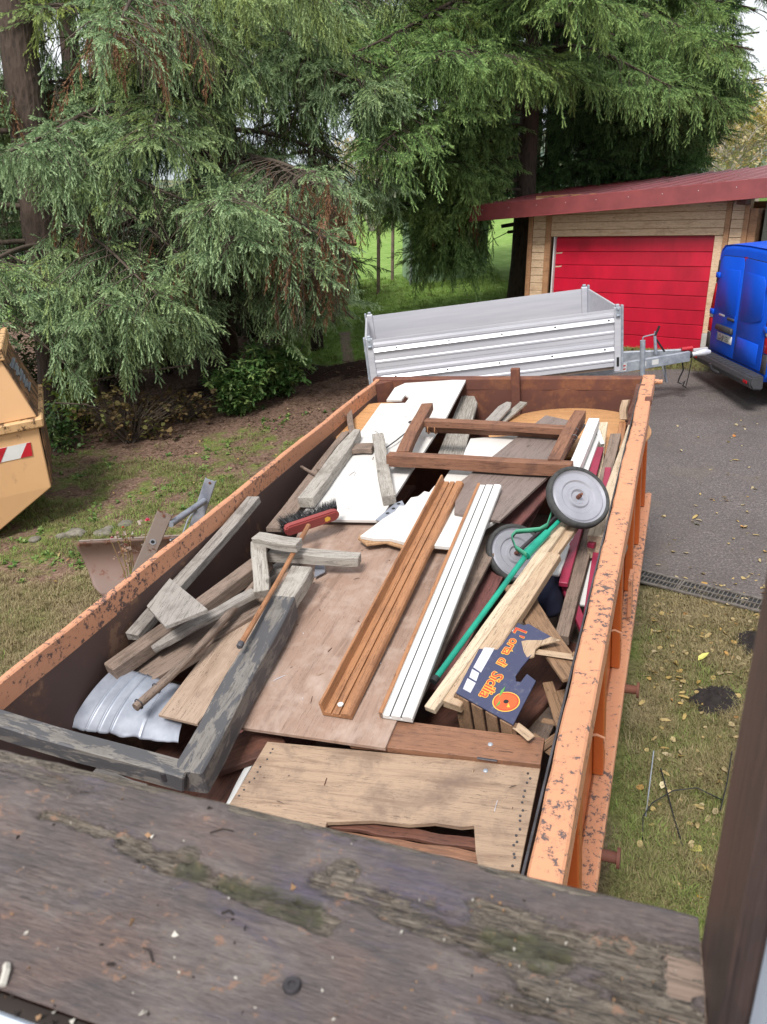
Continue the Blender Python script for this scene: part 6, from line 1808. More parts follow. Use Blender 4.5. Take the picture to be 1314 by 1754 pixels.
# ================================================================ shrubs
def leaf_proto(L, W_, fold=.25, curl=.15):
    xs = [0, .25, .6, 1.0]; ws = [.12, .85, .8, .0]
    v = []; f = []; t = []
    for x, w_ in zip(xs, ws):
        z = -curl * L * x * x
        v += [(x * L, -w_ * W_ / 2, z + fold * w_ * W_ / 2), (x * L, 0, z), (x * L, w_ * W_ / 2, z + fold * w_ * W_ / 2)]; t += [x] * 3
    for i in range(3):
        a = i * 3
        f += [(a, a + 1, a + 4), (a, a + 4, a + 3), (a + 1, a + 2, a + 5), (a + 1, a + 5, a + 4)]
    return v, f, t
def leafy(n, L, W_, spread, seed, droop=.3):
    r = np.random.RandomState(seed); V = []; F_ = []; Tt = []; b = 0
    for k in range(n):
        v, f, t = leaf_proto(L * r.uniform(.7, 1.2), W_ * r.uniform(.7, 1.2))
        v = np.array(v); yaw = k * 2.4 + r.randn() * .4; pit = droop + r.randn() * .35
        cy_, sy_, cp, sp_ = math.cos(yaw), math.sin(yaw), math.cos(pit), math.sin(pit)
        Rm = np.array([[cy_, -sy_, 0], [sy_, cy_, 0], [0, 0, 1]]) @ np.array([[cp, 0, sp_], [0, 1, 0], [-sp_, 0, cp]])
        V.append(v @ Rm.T + np.array([0, 0, spread * k / n])); F_.append(np.array(f) + b); Tt += t; b += len(v)
    V = np.concatenate(V); F_ = np.concatenate(F_); return (V, F_, np.array(Tt), np.zeros(len(F_), int))
def leaf_mat(name, c1, c2, c3, rough=.5):
    t = NT(name); tint = t.attr('tint', 'INSTANCER')
    col = t.ramp(tint, [(0, c1), (.5, c2), (1, c3)]); t.col(col); t.set(Roughness=rough)
    tr = t.n('ShaderNodeBsdfTranslucent'); t.l(col, tr.inputs['Color']); mx = t.n('ShaderNodeMixShader'); mx.inputs[0].default_value = .3
    t.l(t.b.outputs[0], mx.inputs[1]); t.l(tr.outputs[0], mx.inputs[2]); t.l(mx.outputs[0], t.out.inputs['Surface']); return t.m
LP = [leafy(7, .12, .042, .10, 1), leafy(6, .14, .045, .08, 2), leafy(8, .10, .04, .12, 3)]
LP2 = [leafy(5, .07, .06, .10, 4), leafy(4, .08, .065, .08, 5)]
def shrub(label, px, py, y, size, n, mat, protos, seed, cat='shrub', stems=9):
    P = at_y(px, py, y); P.z = relief(P.x, P.y); rnd = random.Random(seed)
    root = thing('leafy_shrub', label, cat, P)
    m = MB(); pts = []; tips = []
    for i in range(stems):
        a = rnd.uniform(0, 6.28); rr = rnd.uniform(.2, 1) * size[0]; h = size[1] * rnd.uniform(.55, 1)
        e = P + Vector((math.cos(a) * rr, math.sin(a) * rr * .8, h)); mid = P.lerp(e, .5) + Vector((rnd.gauss(0, .05), rnd.gauss(0, .05), .08))
        m.tube([P + Vector((rnd.gauss(0, .05), rnd.gauss(0, .05), -.05)), mid, e], [.010, .007, .003], 5); tips.append((mid, e))
    m.build('stem', M['twig'], root, Matrix.Translation(P))
    for i in range(n):
        a, b = rnd.choice(tips); q = P.lerp(b, rnd.random() ** .55) + Vector((rnd.gauss(0, .13) * size[0] / .4, rnd.gauss(0, .13), rnd.gauss(0, .09)))
        if q.z < P.z + .03: q.z = P.z + .03
        pts.append(tuple(q))
    pts = np.array(pts); r = np.random.RandomState(seed)
    _o = scatter('foliage', protos, pts, np.stack([r.normal(0, .4, n), r.normal(0, .4, n), r.uniform(0, 6.28, n)], 1), r.uniform(.7, 1.3, n), r.randint(0, len(protos), n), r.rand(n), [mat], parent=root); tag(_o, kind='stuff')
M['laurel'] = leaf_mat('laurel_leaves', srgb(70, 104, 56), srgb(96, 134, 72), srgb(146, 168, 100), .4)
M['lightleaf'] = leaf_mat('pale_green_leaves', srgb(110, 140, 60), srgb(150, 172, 76), srgb(186, 190, 96))
M['brownleaf'] = leaf_mat('withered_leaves', srgb(84, 70, 44), srgb(120, 98, 60), srgb(110, 122, 66), .8)
shrub('laurel bush with narrow glossy leaves at the edge of the lawn', 412, 700, 12.6, (.36, .8), 650, M['laurel'], LP, 1, stems=14)
shrub('wider laurel bush at the foot of the drooping spruce', 468, 668, 13.3, (.5, .85), 650, M['laurel'], LP, 2, stems=14)
shrub('pale green leafed bush just right of the skip', 128, 690, 12.4, (.45, 1.2), 190, M['lightleaf'], LP2, 3, stems=20)
shrub('low green undergrowth bush behind the skip corner', 98, 720, 11.6, (.4, .5), 120, M['laurel'], LP2, 4)
shrub('withered brown undergrowth beneath the big spruce', 220, 700, 11.6, (.9, .75), 130, M['brownleaf'], LP2, 5, stems=90)
shrub('withered thin undergrowth right of the dead branch', 310, 690, 12.4, (.8, .5), 90, M['brownleaf'], LP2, 6, stems=70)
M['darkleaf'] = leaf_mat('dark_undergrowth_leaves', srgb(44, 58, 34), srgb(66, 80, 44), srgb(96, 92, 54), .7)
for k, (px, y, w_, h_, lab) in enumerate([(60, 14.5, 1.0, 1.3, 'dark undergrowth behind the skip'), (180, 15.2, 1.1, 1.1, 'dark undergrowth left of the big spruce trunk'), (290, 16.0, 1.1, 1.0, 'dark undergrowth behind the dead leaning branch'), (350, 17.6, 1.2, 1.1, 'dark undergrowth behind the big spruce trunk'), (120, 18.0, 1.6, 1.6, 'tall dark undergrowth far behind the pale green bush'), (240, 19.5, 1.6, 1.5, 'tall dark undergrowth furthest back under the spruces'), (440, 18.6, .9, .9, 'dark undergrowth between the two trunks')]):
    shrub(lab, px, 640, y, (w_, h_), 420, M['darkleaf'], LP2, 40 + k, stems=30)
# dead sticks leaning in the undergrowth
for k, (pa, pb, y, r_, lab) in enumerate([((203, 640), (222, 697), 11.5, .018, 'bare dead branch leaning by the undergrowth'), ((120, 660), (330, 625), 11.8, .02, 'long dead branch lying across the undergrowth'), ((95, 690), (190, 705), 10.8, .012, 'thin fallen twig beside the skip')]):
    A, B_ = at_y(*pa, y), at_y(*pb, y + .2); mid = A.lerp(B_, .5) + Vector((.03, 0, .04))
    m = MB(); m.tube([A, mid, B_], [r_, r_ * .9, r_ * .5], 7); m.tube([mid, mid + (B_ - A) * .25 + Vector((0, 0, .12))], [r_ * .5, .003], 5)
    tag(m.build('dead_branch', M['twig'], None, Matrix.Translation(A), smooth='all'), lab, 'branch', 'dead branches')

# ================================================================ grass and litter
def blade_clump(n, h, w_, spread, seed, lean=.5):
    r = np.random.RandomState(seed); V = []; F_ = []; Tt = []; b = 0
    for k in range(n):
        o_ = r.normal(0, spread, 2); a = r.rand() * 6.28; hh = h * r.uniform(.5, 1.2); le = lean * r.uniform(.2, 1.3)
        d = np.array([math.cos(a), math.sin(a), 0]); s_ = np.array([-d[1], d[0], 0]) * w_ / 2; p = np.array([o_[0], o_[1], 0])
        m_ = p + np.array([0, 0, hh * .6]) + d * hh * le * .35; e = p + np.array([0, 0, hh * .85]) + d * hh * le
        V += [p - s_, p + s_, m_ - s_ * .8, m_ + s_ * .8, e]; F_ += [(b, b + 1, b + 3), (b, b + 3, b + 2), (b + 2, b + 3, b + 4)]; Tt += [0, 0, .5, .5, 1]; b += 5
    return (np.array(V), np.array(F_), np.array(Tt), np.zeros(len(F_), int))
GP = [blade_clump(16, .045, .0035, .035, 1, 1.2), blade_clump(14, .06, .004, .03, 2, .9), blade_clump(22, .03, .003, .05, 3, 1.6)]
def grass_mat():
    t = NT('grass_blades'); tint = t.attr('tint', 'INSTANCER'); tip = t.attr('tip')
    col = t.ramp(tint, [(0, srgb(122, 160, 66)), (.4, srgb(100, 112, 58)), (.6, srgb(108, 100, 68)), (.8, srgb(126, 110, 82)), (1, srgb(150, 134, 106))])
    col = t.mix(t.math('MULTIPLY', tip, .25), col, srgb(190, 186, 130)); t.col(col); t.set(Roughness=.7, Specular_IOR_Level=.2); return t.m
M['grass'] = grass_mat()
def grass():
    r = random.Random(9); P = []; S_ = []; Ti = []; V_ = []
    def region(n, fx, smin, smax, tint, lim):
        c_ = 0; g = 0
        while c_ < n and g < n * 8:
            g += 1; x, y = fx()
            px, py, z = proj((x, y, gz(x, y)))
            if not (-40 < px < 1354 and 0 < py < 1790): continue
            so, lu, dr, mu = ground_zone(x, y)
            n1 = fbm(x + 7, y, 1.3); 
            if r.random() < lim(x, y, so, lu, dr, mu, n1): continue
            P.append((x, y, relief(x, y) - .004)); S_.append(r.uniform(smin, smax)); Ti.append(min(1, max(0, tint(x, y, n1) + r.gauss(0, .16)))); V_.append(r.randint(0, 2)); c_ += 1
    inv = CMI
    def off_bin(x, y):
        q = inv @ Vector((x, y, gz(x, y))); return -.15 < q.x < 2.5 and -6 < q.y < .15
    dd = (DRB - DRA); dd.z = 0
    def lawn_r(): return (r.uniform(.6, 4.5), r.uniform(2.2, 6.5))
    def below_drain(x, y): return (Vector((x, y, 0)) - DRA).cross(dd).z
    region(15000, lawn_r, .6, 1.1, lambda x, y, n: .68 + .45 * n + (.06 if x > 1.6 else -.2), lambda x, y, so, lu, dr, mu, n: 1 if (off_bin(x, y) or below_drain(x, y) < .08) else min(.8, max(.05, .45 - 1.3 * n)))
    def lawn_l(): return (r.uniform(-6.5, 1.0), r.uniform(4.2, 11.5))
    region(11000, lawn_l, .7, 1.35, lambda x, y, n: (.8 if y < 7.6 else .30) + .35 * n, lambda x, y, so, lu, dr, mu, n: 1 if off_bin(x, y) else min(1, max(0, so * 1.0 + (.62 - 1.5 * n) * (y > 7.2))))
    def mead(): return (r.uniform(-4, 3.5), r.uniform(14.9, 26))
    region(5000, mead, 1.2, 2.0, lambda x, y, n: .12 + .15 * n, lambda x, y, so, lu, dr, mu, n: 1 if (lu < .6 or abs(x + .75 + .03 * (y - 15)) < .14) else 0)
    def strip(): return (r.uniform(2.5, 7.5), r.uniform(11.9, 14.5))
    region(2200, strip, .9, 1.5, lambda x, y, n: .5 + .3 * n, lambda x, y, so, lu, dr, mu, n: 0 if (0.0 < (Vector((x, y, 0)) - Vector((GB.x, GB.y, 0))).dot(GO) < 1.1) else 1)
    n = len(P); rr = np.random.RandomState(4)
    o = scatter('grass', GP, np.array(P), np.stack([rr.normal(0, .12, n), rr.normal(0, .12, n), rr.uniform(0, 6.28, n)], 1), np.array(S_), np.array(V_), np.array(Ti), [M['grass']])
    tag(o, 'short dry and green grass of the lawns and meadow', 'grass', kind='stuff')
grass()
# fallen leaves
FLP = [leafy(1, .055, .038, 0, 11, .05), leafy(1, .045, .04, 0, 12, .1), leafy(1, .07, .03, 0, 13, -.05)]
M['fall'] = leaf_mat('fallen_leaf', srgb(186, 170, 136), srgb(190, 162, 96), srgb(188, 118, 54), .6)
def on_drive(x, y): return (Vector((x, y, 0)) - DRA).cross((DRB - DRA)).z < -.05 and y < 12.2 and x > 1.2
def litter():
    r = random.Random(31); P = []; 
    while len(P) < 430:
        px, py = r.uniform(1040, 1314), r.uniform(690, 1540)
        if r.random() < .35: py = r.uniform(990, 1180)
        q = G(px, py)
        lq = CMI @ q
        if lq.x < 2.55: continue
        z = gz(q.x, q.y) + (.018 if on_drive(q.x, q.y) else .025)
        P.append((q.x, q.y, z))
    for k in range(70):
        q = G(r.uniform(60, 640), r.uniform(690, 1000)); P.append((q.x, q.y, relief(q.x, q.y) + .02))
    n = len(P); rr = np.random.RandomState(3)
    o = scatter('fallen_leaves', FLP, np.array(P), np.stack([rr.normal(0, .25, n), rr.normal(0, .25, n), rr.uniform(0, 6.28, n)], 1), rr.uniform(.6, 1.45, n), rr.randint(0, 3, n), np.clip(rr.beta(1.0, 2.4, n), 0, 1), [M['fall']])
    tag(o, 'small fallen autumn leaves strewn over asphalt and lawn', 'leaves', kind='stuff')
    for (px, py, s_, yaw, mt, lab) in ((1194, 1546, 1.5, .4, srgb(222, 160, 60), 'large orange leaf beside the jamb at the bottom of the lawn'), (1200, 1467, 1.25, 1.9, srgb(214, 204, 110), 'pale yellow leaf on the lawn near the dark jamb'), (1132, 1359, 1.0, 1.2, srgb(218, 204, 164), 'cream leaf inside the bent wire hoop'), (1195, 1138, 1.35, .1, srgb(206, 204, 112), 'yellow green leaf between the two soil heaps'), (1190, 902, 1.3, .2, srgb(196, 202, 158), 'pale green round leaf alone on the asphalt'), (1268, 907, 1.2, .9, srgb(222, 160, 70), 'orange leaf on the asphalt at the right')):
        q = G(px, py); v, f, t_, _ = leafy(1, .07, .055, 0, int(px), .05)
        me = bpy.data.meshes.new('fallen_leaf'); me.from_pydata([tuple(a) for a in v], [], [tuple(int(i) for i in a) for a in f])
        me.materials.append(plain('leaf_blade', mt, None, .6)); ob = bpy.data.objects.new('fallen_leaf', me)
        put(ob, None, Matrix.Translation((q.x, q.y, gz(q.x, q.y) + .035)) @ Matrix.Rotation(yaw, 4, 'Z') @ Matrix.Scale(s_, 4)); tag(ob, lab, 'leaf', 'fallen leaves picked out')
litter()
def forest_litter():
    r = random.Random(12); P = []
    while len(P) < 5200:
        x, y = r.uniform(-7, 1.0), r.uniform(8.2, 15)
        px, py, z = proj((x, y, gz(x, y)))
        if not (-20 < px < 700 and 560 < py < 960): continue
        so, lu, dr, mu = ground_zone(x, y)
        if r.random() > max(.12, so, mu): continue
        P.append((x, y, relief(x, y) + .006))
    n = len(P); rr = np.random.RandomState(5)
    tw = Spray(3); tw.stem([np.array([-.06, 0, 0]), np.array([0, .012, .012]), np.array([.07, 0, 0.004])], .003, .002)
    v, f, t_, m_ = tw.out(); tw = (v, f, t_, np.zeros(len(f), int))
    o = scatter('forest_litter', [leafy(3, .035, .022, .01, 31, .1), tw, leafy(1, .05, .04, 0, 33, .1)], np.array(P), np.stack([rr.normal(0, .3, n), rr.normal(0, .3, n), rr.uniform(0, 6.28, n)], 1), rr.uniform(.5, 1.5, n), rr.choice([0, 0, 1, 1, 1, 2], n), rr.rand(n), [leaf_mat('litter_brown', srgb(70, 54, 44), srgb(112, 88, 70), srgb(156, 134, 106), .9)])
    tag(o, 'brown needles, twigs and withered leaves under the spruces', 'litter', kind='stuff')
forest_litter()
def weeds():
    r = random.Random(18); P = []
    while len(P) < 420:
        x, y = r.uniform(-5.5, 1.0), r.uniform(6.5, 12.2)
        px, py, z = proj((x, y, gz(x, y)))
        if not (0 < px < 640 and 600 < py < 1000): continue
        q = CMI @ Vector((x, y, gz(x, y)))
        if q.x > -.2 or fbm(x + 3, y, 1.1) < .12 + .2 * r.random(): continue
        P.append((x, y, relief(x, y)))
    n = len(P); rr = np.random.RandomState(15)
    o = scatter('weeds', [leafy(7, .05, .03, .02, 41, -.25), leafy(6, .06, .022, .02, 42, -.4), leafy(8, .035, .03, .015, 43, -.1)], np.array(P), np.stack([rr.normal(0, .2, n), rr.normal(0, .2, n), rr.uniform(0, 6.28, n)], 1), rr.uniform(.7, 1.5, n), rr.randint(0, 3, n), rr.rand(n), [leaf_mat('weed_leaves', srgb(84, 116, 56), srgb(112, 144, 72), srgb(142, 160, 92), .6)])
    tag(o, 'low green weeds in patches on the left lawn', 'weeds', kind='stuff')
weeds()

# ================================================================ channel drain, soil heaps, hoops, stones, rose
M['grate'] = plain('dirty_grating_steel', srgb(124, 118, 112), srgb(88, 80, 74), .65, .3, 20)
def drain():
    A, B_ = DRA.copy(), DRB.copy(); d = (B_ - A); d.normalize(); A2 = A - d * .5
    _in = Vector((d.y, -d.x, 0)).normalized(); _in = _in if _in.y < 0 else -_in
    mw = frame(A2 + _in * .10 + Vector((0, 0, .034)), d, GN)
    root = thing('channel_drain', 'galvanised channel drain with slotted gratings along the asphalt edge', 'drain', mw=mw)
    W_ = .17
    def sec(x0, x1):
        m = MB(); 
        for y in (-W_ / 2, 0.0, W_ / 2): m.box(((x0 + x1) / 2, y, -.004), (x1 - x0, .010, .012))
        x = x0 + .005
        while x < x1: m.box((x, 0, -.006), (.007, W_, .010)); x += .033
        m.box((x0 + .006, 0, -.004), (.014, W_ + .006, .013)); m.box((x1 - .006, 0, -.004), (.014, W_ + .006, .013))
        return m.build('grating', M['grate'], root, None, local=True)
    L_ = 0
    while L_ < 6: sec(L_ + .004, L_ + .996); L_ += 1.0
    m = MB(); m.box((3, 0, -.013), (6, W_ + .03, .008)); m.build('channel', M['black'], root, None, local=True)
    for y in (-W_ / 2 - .014, W_ / 2 + .014):
        m = MB(); m.box((3, y, -.006), (6, .02, .014)); m.build('edge_rail', M['grate'], root, None, local=True)
drain()
M['wet_soil'] = plain('black_wet_soil', srgb(40, 33, 32), srgb(22, 18, 18), .95, scale=30, bump=.8)
def heap(px, py, rx, ry, h, seed, lab):
    q = G(px, py); m = MB()
    def fn(a, b):
        th = a * 6.2832; rr = b
        k = 1 + .28 * mnoise.noise(Vector((math.cos(th) * 2, math.sin(th) * 2, seed))) + .1 * mnoise.noise(Vector((math.cos(th) * 7, math.sin(th) * 7, seed)))
        x, y = q.x + math.cos(th) * rx * rr * k, q.y + math.sin(th) * ry * rr * k
        z = gz(x, y) + h * (1 - rr ** 2) * (1 + .6 * mnoise.fractal(Vector((x * 16, y * 16, seed)), .6, 2.1, 3)) + (.012 if rr < .97 else -.02) + .014 * mnoise.noise(Vector((x * 60, y * 60, seed)))
        return Vector((x, y, z))
    m.grid(fn, 72, 16); o = m.build('soil_heap', M['wet_soil'], None, Matrix.Translation((q.x, q.y, gz(q.x, q.y))), smooth='all')
    tag(o, lab, 'soil heap', 'soil heaps on the lawn')
heap(1228, 1202, .17, .15, .05, 1.0, 'small dark soil heap on the lawn, nearer the container')
heap(1300, 1105, .19, .17, .05, 5.0, 'dark soil heap at the right edge below the drain')
def hoop():
    def p(px, py, h): q = G(px, py); return Vector((q.x, q.y, gz(q.x, q.y) + h))
    m = MB(); m.tube([p(1100, 1440, .02), p(1100, 1410, .05), p(1115, 1392, .07), p(1150, 1376, .09), p(1190, 1371, .09), p(1235, 1385, .06)], .0035, 6)
    m.tube([p(1100, 1440, .02), p(1112, 1480, .02), p(1150, 1512, .02), p(1210, 1510, .03)], .0035, 6)
    o = m.build('wire_hoop', M['black'], None, Matrix.Translation(p(1150, 1440, 0)), smooth='all'); tag(o, 'black bent wire hoop lying on the lawn', 'wire')
    m = MB(); m.tube([p(1118, 1300, .06), p(1112, 1350, .04), p(1105, 1405, .02)], .004, 6); o = m.build('thin_rod', M['steel'], None, Matrix.Translation(p(1110, 1350, 0))); tag(o, 'short grey rod beside the wire hoop', 'rod')
    m = MB(); m.tube([p(1130, 1330, .06), p(1152, 1410, .05), p(1185, 1510, .02)], .004, 6); o = m.build('thin_rod', M['black'], None, Matrix.Translation(p(1150, 1410, 0))); tag(o, 'long black rod crossing the wire hoop', 'rod')
    m = MB(); m.tube([p(1250, 1310, .1), p(1242, 1360, .08), p(1232, 1400, .05)], .004, 6); o = m.build('thin_rod', M['black'], None, Matrix.Translation(p(1240, 1360, 0))); tag(o, 'black rod next to the dark window jamb', 'rod')
hoop()
M['stone'] = plain('grey_stone', srgb(128, 122, 112), srgb(88, 84, 74), .9, scale=12, bump=.6)
for k, (px, py, s_, lab) in enumerate([(132, 914, .15, 'largest grey edging stone behind the bucket'), (108, 919, .09, 'small tan edging stone by the skip shadow'), (178, 912, .12, 'edging stone half hidden by the rose'), (215, 897, .10, 'flat edging stone behind the pink rose'), (188, 905, .07, 'little edging stone left of the pink rose'), (60, 925, .09, 'grass grown edging stone under the skip'), (318, 880, .08, 'edging stone behind the white cross bar')]):
    s_ *= .72; q = G(px, py); rr = random.Random(k); bm = bmesh.new(); bmesh.ops.create_icosphere(bm, subdivisions=3, radius=s_)
    for v in bm.verts:
        nz = mnoise.fractal(v.co * 7 + Vector((k * 3, 0, 0)), .7, 2, 3); v.co *= 1 + .28 * nz; v.co.z *= .55; v.co.x *= 1.25
    me = bpy.data.meshes.new('edging_stone'); bm.to_mesh(me); bm.free(); me.materials.append(M['stone'])
    o = bpy.data.objects.new('edging_stone', me); put(o, None, Matrix.Translation((q.x, q.y, relief(q.x, q.y) + s_ * .08)) @ Matrix.Rotation(rr.uniform(0, 3), 4, 'Z')); tag(o, lab, 'stone', 'edging stones')
def rose():
    P = at_y(222, 985, 6.45); P.z = gz(P.x, P.y)
    root = thing('rose_bush', 'small rose bush with one pink bloom in front of the bucket', 'rose bush', P)
    m = MB(); tips = []
    for (px, py) in ((200, 918), (191, 928), (213, 925), (215, 903), (252, 890), (222, 915), (208, 902)):
        e = at_y(px, py, 6.4); mid = P.lerp(e, .55) + Vector((.02, 0, .05)); m.tube([P, mid, e], [.006, .005, .003], 5); tips.append((mid, e))
    m.build('stem', plain('rose_stem', srgb(120, 124, 66), srgb(140, 104, 76), .7), root, Matrix.Translation(P))
    r = np.random.RandomState(8); n = 46; pts = []
    for i in range(n):
        a, b = tips[r.randint(len(tips))]; pts.append(tuple(a.lerp(b, r.rand() ** .5) + Vector(r.normal(0, .025, 3))))
    _o = scatter('foliage', [leafy(3, .045, .028, .02, 21), leafy(3, .04, .025, .02, 22)], np.array(pts), np.stack([r.normal(0, .5, n), r.normal(0, .5, n), r.uniform(0, 6, n)], 1), r.uniform(.6, 1.1, n), r.randint(0, 2, n), r.rand(n), [leaf_mat('rose_leaves', srgb(110, 120, 66), srgb(150, 110, 84), srgb(176, 172, 166))], parent=root); tag(_o, kind='stuff')
    def bloom(px, py, s_, mt):
        q = at_y(px, py, 6.39); m = MB(); rn = random.Random(px)
        for k in range(14):
            a = k * 2.4; rr = s_ * (.25 + .05 * k * .9); up = s_ * (.9 - .05 * k)
            d = Vector((math.cos(a), math.sin(a), 0)); t_ = Vector((-d.y, d.x, 0))
            m.add([q, q + d * rr * .7 - t_ * s_ * .5 + Vector((0, 0, up * .6)), q + d * rr + Vector((0, 0, up)), q + d * rr * .7 + t_ * s_ * .5 + Vector((0, 0, up * .6))], [(0, 1, 2), (0, 2, 3)])
        m.build('bloom', mt, root, Matrix.Translation(q), fix=False)
    bloom(253, 892, .032, plain('pink_petals', srgb(226, 74, 112), srgb(238, 120, 146), .5))
    bloom(211, 904, .018, plain('salmon_bud', srgb(206, 92, 70), None, .5)); bloom(215, 934, .02, M['print_red']); bloom(192, 922, .022, plain('faded_petals', srgb(196, 120, 132), None, .6))
rose()

# ================================================================ beyond the meadow
def far_house():
    P = Vector((-2.45, 21.8, relief(-2.45, 21.8)))
    mw = frame(P, Vector((.95, .3, 0)), (0, 0, 1))
    root = thing('orange_house', 'orange walled low building beyond the meadow', 'building', mw=mw)
    ow = plain('orange_render', srgb(222, 138, 106), srgb(208, 122, 92), .8, scale=4)
    m = MB(); m.box((-.6, 1.6, .75), (4.2, 3.0, 2.1)); m.build('wall', ow, root, None, local=True, bevel=.01)
    m = MB(); m.add([(-2.9, -.2, 1.75), (1.75, -.2, 1.75), (1.75, 1.6, 2.75), (-2.9, 1.6, 2.75), (1.75, 3.4, 1.75), (-2.9, 3.4, 1.75)], [(0, 1, 2, 3), (3, 2, 4, 5)]); m.build('roof', plain('pale_tile_roof', srgb(206, 150, 122), srgb(180, 122, 98), .9, scale=12), root, None, local=True, solid=.08)
    for x in (-1.6, .75):
        m = MB(); m.box((x, .085, .85), (.62, .06, .4)); w = m.build('window', M['black_plastic'], root, None, local=True, bevel=.01)
        m = MB(); m.box((x, .05, .85), (.5, .02, .28)); m.build('pane', M['glass_dark'], w, mw.copy(), local=True)
far_house()
def green_shed():
    P = Vector((.85, 24.2, relief(.85, 24.2)))
    mw = frame(P, Vector((1, .12, 0)), (0, 0, 1))
    root = thing('green_shed', 'pale green board shed beyond the trailer', 'shed', mw=mw)
    gw = wood('pale_green_boards', srgb(148, 176, 138), srgb(120, 150, 112), srgb(110, 132, 100))
    for i in range(14):
        m = MB(); m.box((.07 + i * .16, 0, .85), (.152, .025, 2.2 + .02 * (i % 3))); m.build('board', gw, root, None, local=True, bevel=.004)
    m = MB(); m.box((1.15, 1.0, .85), (2.3, 1.95, 2.15)); m.build('body', gw, root, None, local=True)
    m = MB(); m.add([(-.2, -.25, 1.98), (2.5, -.25, 1.98), (2.5, 2.2, 2.35), (-.2, 2.2, 2.35)], [(0, 1, 2, 3)]); m.build('roof', M['concrete'], root, None, local=True, solid=.07)
    m = MB(); m.box((.85, -.02, 1.32), (.36, .03, .24)); w = m.build('window', M['white_paint'], root, None, local=True, bevel=.004)
    m = MB(); m.box((.85, -.037, 1.32), (.28, .006, .17)); m.build('pane', M['glass_dark'], w, mw.copy(), local=True)
    m = MB(); m.tube([(-.04, -.06, -.3), (-.04, -.06, 1.6), (-.1, -.3, 1.9)], .035, 10); m.build('downpipe', M['steel'], root, None, local=True, smooth=40)
green_shed()
for k, (px, y, lab) in enumerate([(648, 23.0, 'thin brown fence post left of the green shed'), (672, 25.5, 'thin brown fence post next to the green shed'), (532, 17.4, 'thin stake standing in the meadow beside the slim spruce')]):
    q = at_y(px, 500, y); z = relief(q.x, q.y); m = MB(); h = 2.3 if k < 2 else .9
    m.tube([(q.x, q.y, z - .2), (q.x + .02, q.y, z + h)], .05 if k < 2 else .02, 8); tag(m.build('fence_post', M['grey_brown'], None, Matrix.Translation((q.x, q.y, z))), lab, 'post')
def meadow_path():
    m = MB(); P = [(-.62, 14.9), (-.72, 15.8), (-.82, 17), (-.9, 18.2)]; vs = []
    rn = random.Random(5); n = 40
    for i in range(n + 1):
        t = i / n * 3; k = min(2, int(t)); f_ = t - k; x = P[k][0] + (P[k + 1][0] - P[k][0]) * f_; y = P[k][1] + (P[k + 1][1] - P[k][1]) * f_
        w_ = .11 + rn.uniform(-.03, .03)
        for sx in (-w_, 0, w_): vs.append((x + sx, y, relief(x + sx, y) + .008))
    m.add(vs, [(i * 3 + j, i * 3 + j + 1, i * 3 + j + 4, i * 3 + j + 3) for i in range(n) for j in range(2)])
    tag(m.build('path', plain('stony_path', srgb(156, 140, 120), srgb(96, 82, 66), .95, scale=40, bump=.6), None, None, smooth='all'), kind='structure')
meadow_path()
def hills():
    m = MB()
    def fn(a, b):
        x = -190 + 380 * a; y = 95 + 170 * b
        h = 7 + 34 * sm(0, 1, b) * (.5 + .5 * sm(-60, 110, x)) + 6 * mnoise.fractal(Vector((x * .02, y * .02, 2)), .7, 2, 4) * b
        return Vector((x, y, h - 6 * (1 - b)))
    m.grid(fn, 60, 24)
    t = NT('wooded_hill'); v = t.co((1, 1, 1), rnd=False)
    a = t.noise(v, .09, 8, .7); b = t.noise(v, .5, 6, .75)
    col = t.ramp(a, [(.35, srgb(88, 112, 100)), (.5, srgb(128, 140, 110)), (.62, srgb(176, 164, 112)), (.75, srgb(104, 128, 108))])
    t.col(t.mix(t.math('MULTIPLY', b, .6), col, srgb(66, 84, 80))); t.bump(b, 1, 2.0); t.set(Roughness=1)
    tag(m.build('hills', t.m, None, None, smooth='all', fix=False), kind='structure')
hills()
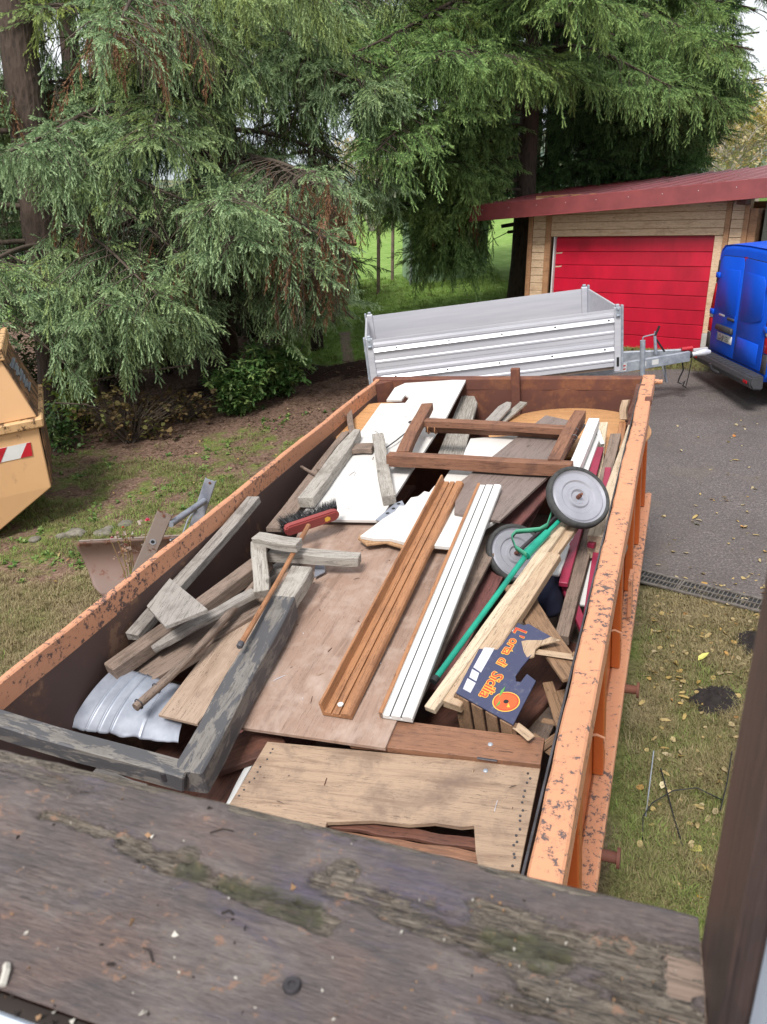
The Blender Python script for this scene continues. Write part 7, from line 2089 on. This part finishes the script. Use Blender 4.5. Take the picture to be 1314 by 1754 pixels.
def broadleaf(label, px, y, h, seed, mat, n, dens=1.0, pyb=300, spread=1.6):
    P = at_y(px, pyb, y); P.z = relief(P.x, P.y); rnd = random.Random(seed)
    root = thing('autumn_tree', label, 'tree', P, 'autumn trees beyond the garage')
    m = MB(); tips = []
    def grow(p, d, L, r_, lv):
        e = p + d * L; mid = p.lerp(e, .5) + Vector((rnd.gauss(0, .06), rnd.gauss(0, .06), 0)) * L
        m.tube([p, mid, e], [r_, r_ * .85, r_ * .65], 6 if lv < 2 else 4, cap=False); tips.append((mid, e, lv))
        if lv < 4:
            for k in range(3 if lv < 3 else 4):
                q = (d + Vector((rnd.gauss(0, .62), rnd.gauss(0, .62), rnd.gauss(.1, .3)))).normalized(); grow(mid.lerp(e, rnd.uniform(.2, 1)), q, L * rnd.uniform(.55, .82), r_ * .58, lv + 1)
    for s_ in range(3): grow(P + Vector((rnd.gauss(0, .2), rnd.gauss(0, .2), -.2)), Vector((rnd.gauss(0, .22), rnd.gauss(0, .2), 1)).normalized(), h * .36, .13, 0)
    m.build('trunk', plain('pale_bark', srgb(170, 160, 148), srgb(122, 112, 102), .9), root, Matrix.Translation(P), fix=False)
    tips = [t_ for t_ in tips if t_[2] >= 2]; r = np.random.RandomState(seed); pts = []
    for i in range(n):
        a, b, _ = rnd.choice(tips); pts.append(tuple(a.lerp(b, rnd.random()) + Vector((rnd.gauss(0, .18), rnd.gauss(0, .18), rnd.gauss(0, .18)))))
    _o = scatter('crown', LP2, np.array(pts), np.stack([r.normal(0, .6, n), r.normal(0, .6, n), r.uniform(0, 6, n)], 1), r.uniform(.8, 1.7, n), r.randint(0, 2, n), r.rand(n), [mat], parent=root); tag(_o, kind='stuff')
M['yellow'] = leaf_mat('yellow_leaves', srgb(178, 168, 92), srgb(196, 182, 108), srgb(186, 158, 92))
M['sparse'] = leaf_mat('olive_autumn_leaves', srgb(150, 146, 100), srgb(170, 160, 120), srgb(190, 160, 110))
broadleaf('yellow autumn tree at the right edge above the garage roof', 1305, 36, 6.0, 3, M['yellow'], 2600)
broadleaf('nearly bare greyish autumn tree right of the dark spruce', 1225, 33, 5.0, 5, M['sparse'], 900)
broadleaf('bushy olive autumn tree behind the bare one', 1265, 42, 6.0, 8, M['sparse'], 2200)
broadleaf('pale autumn tree behind the meadow left of the green shed', 640, 44, 7.0, 9, M['sparse'], 1500, pyb=420)
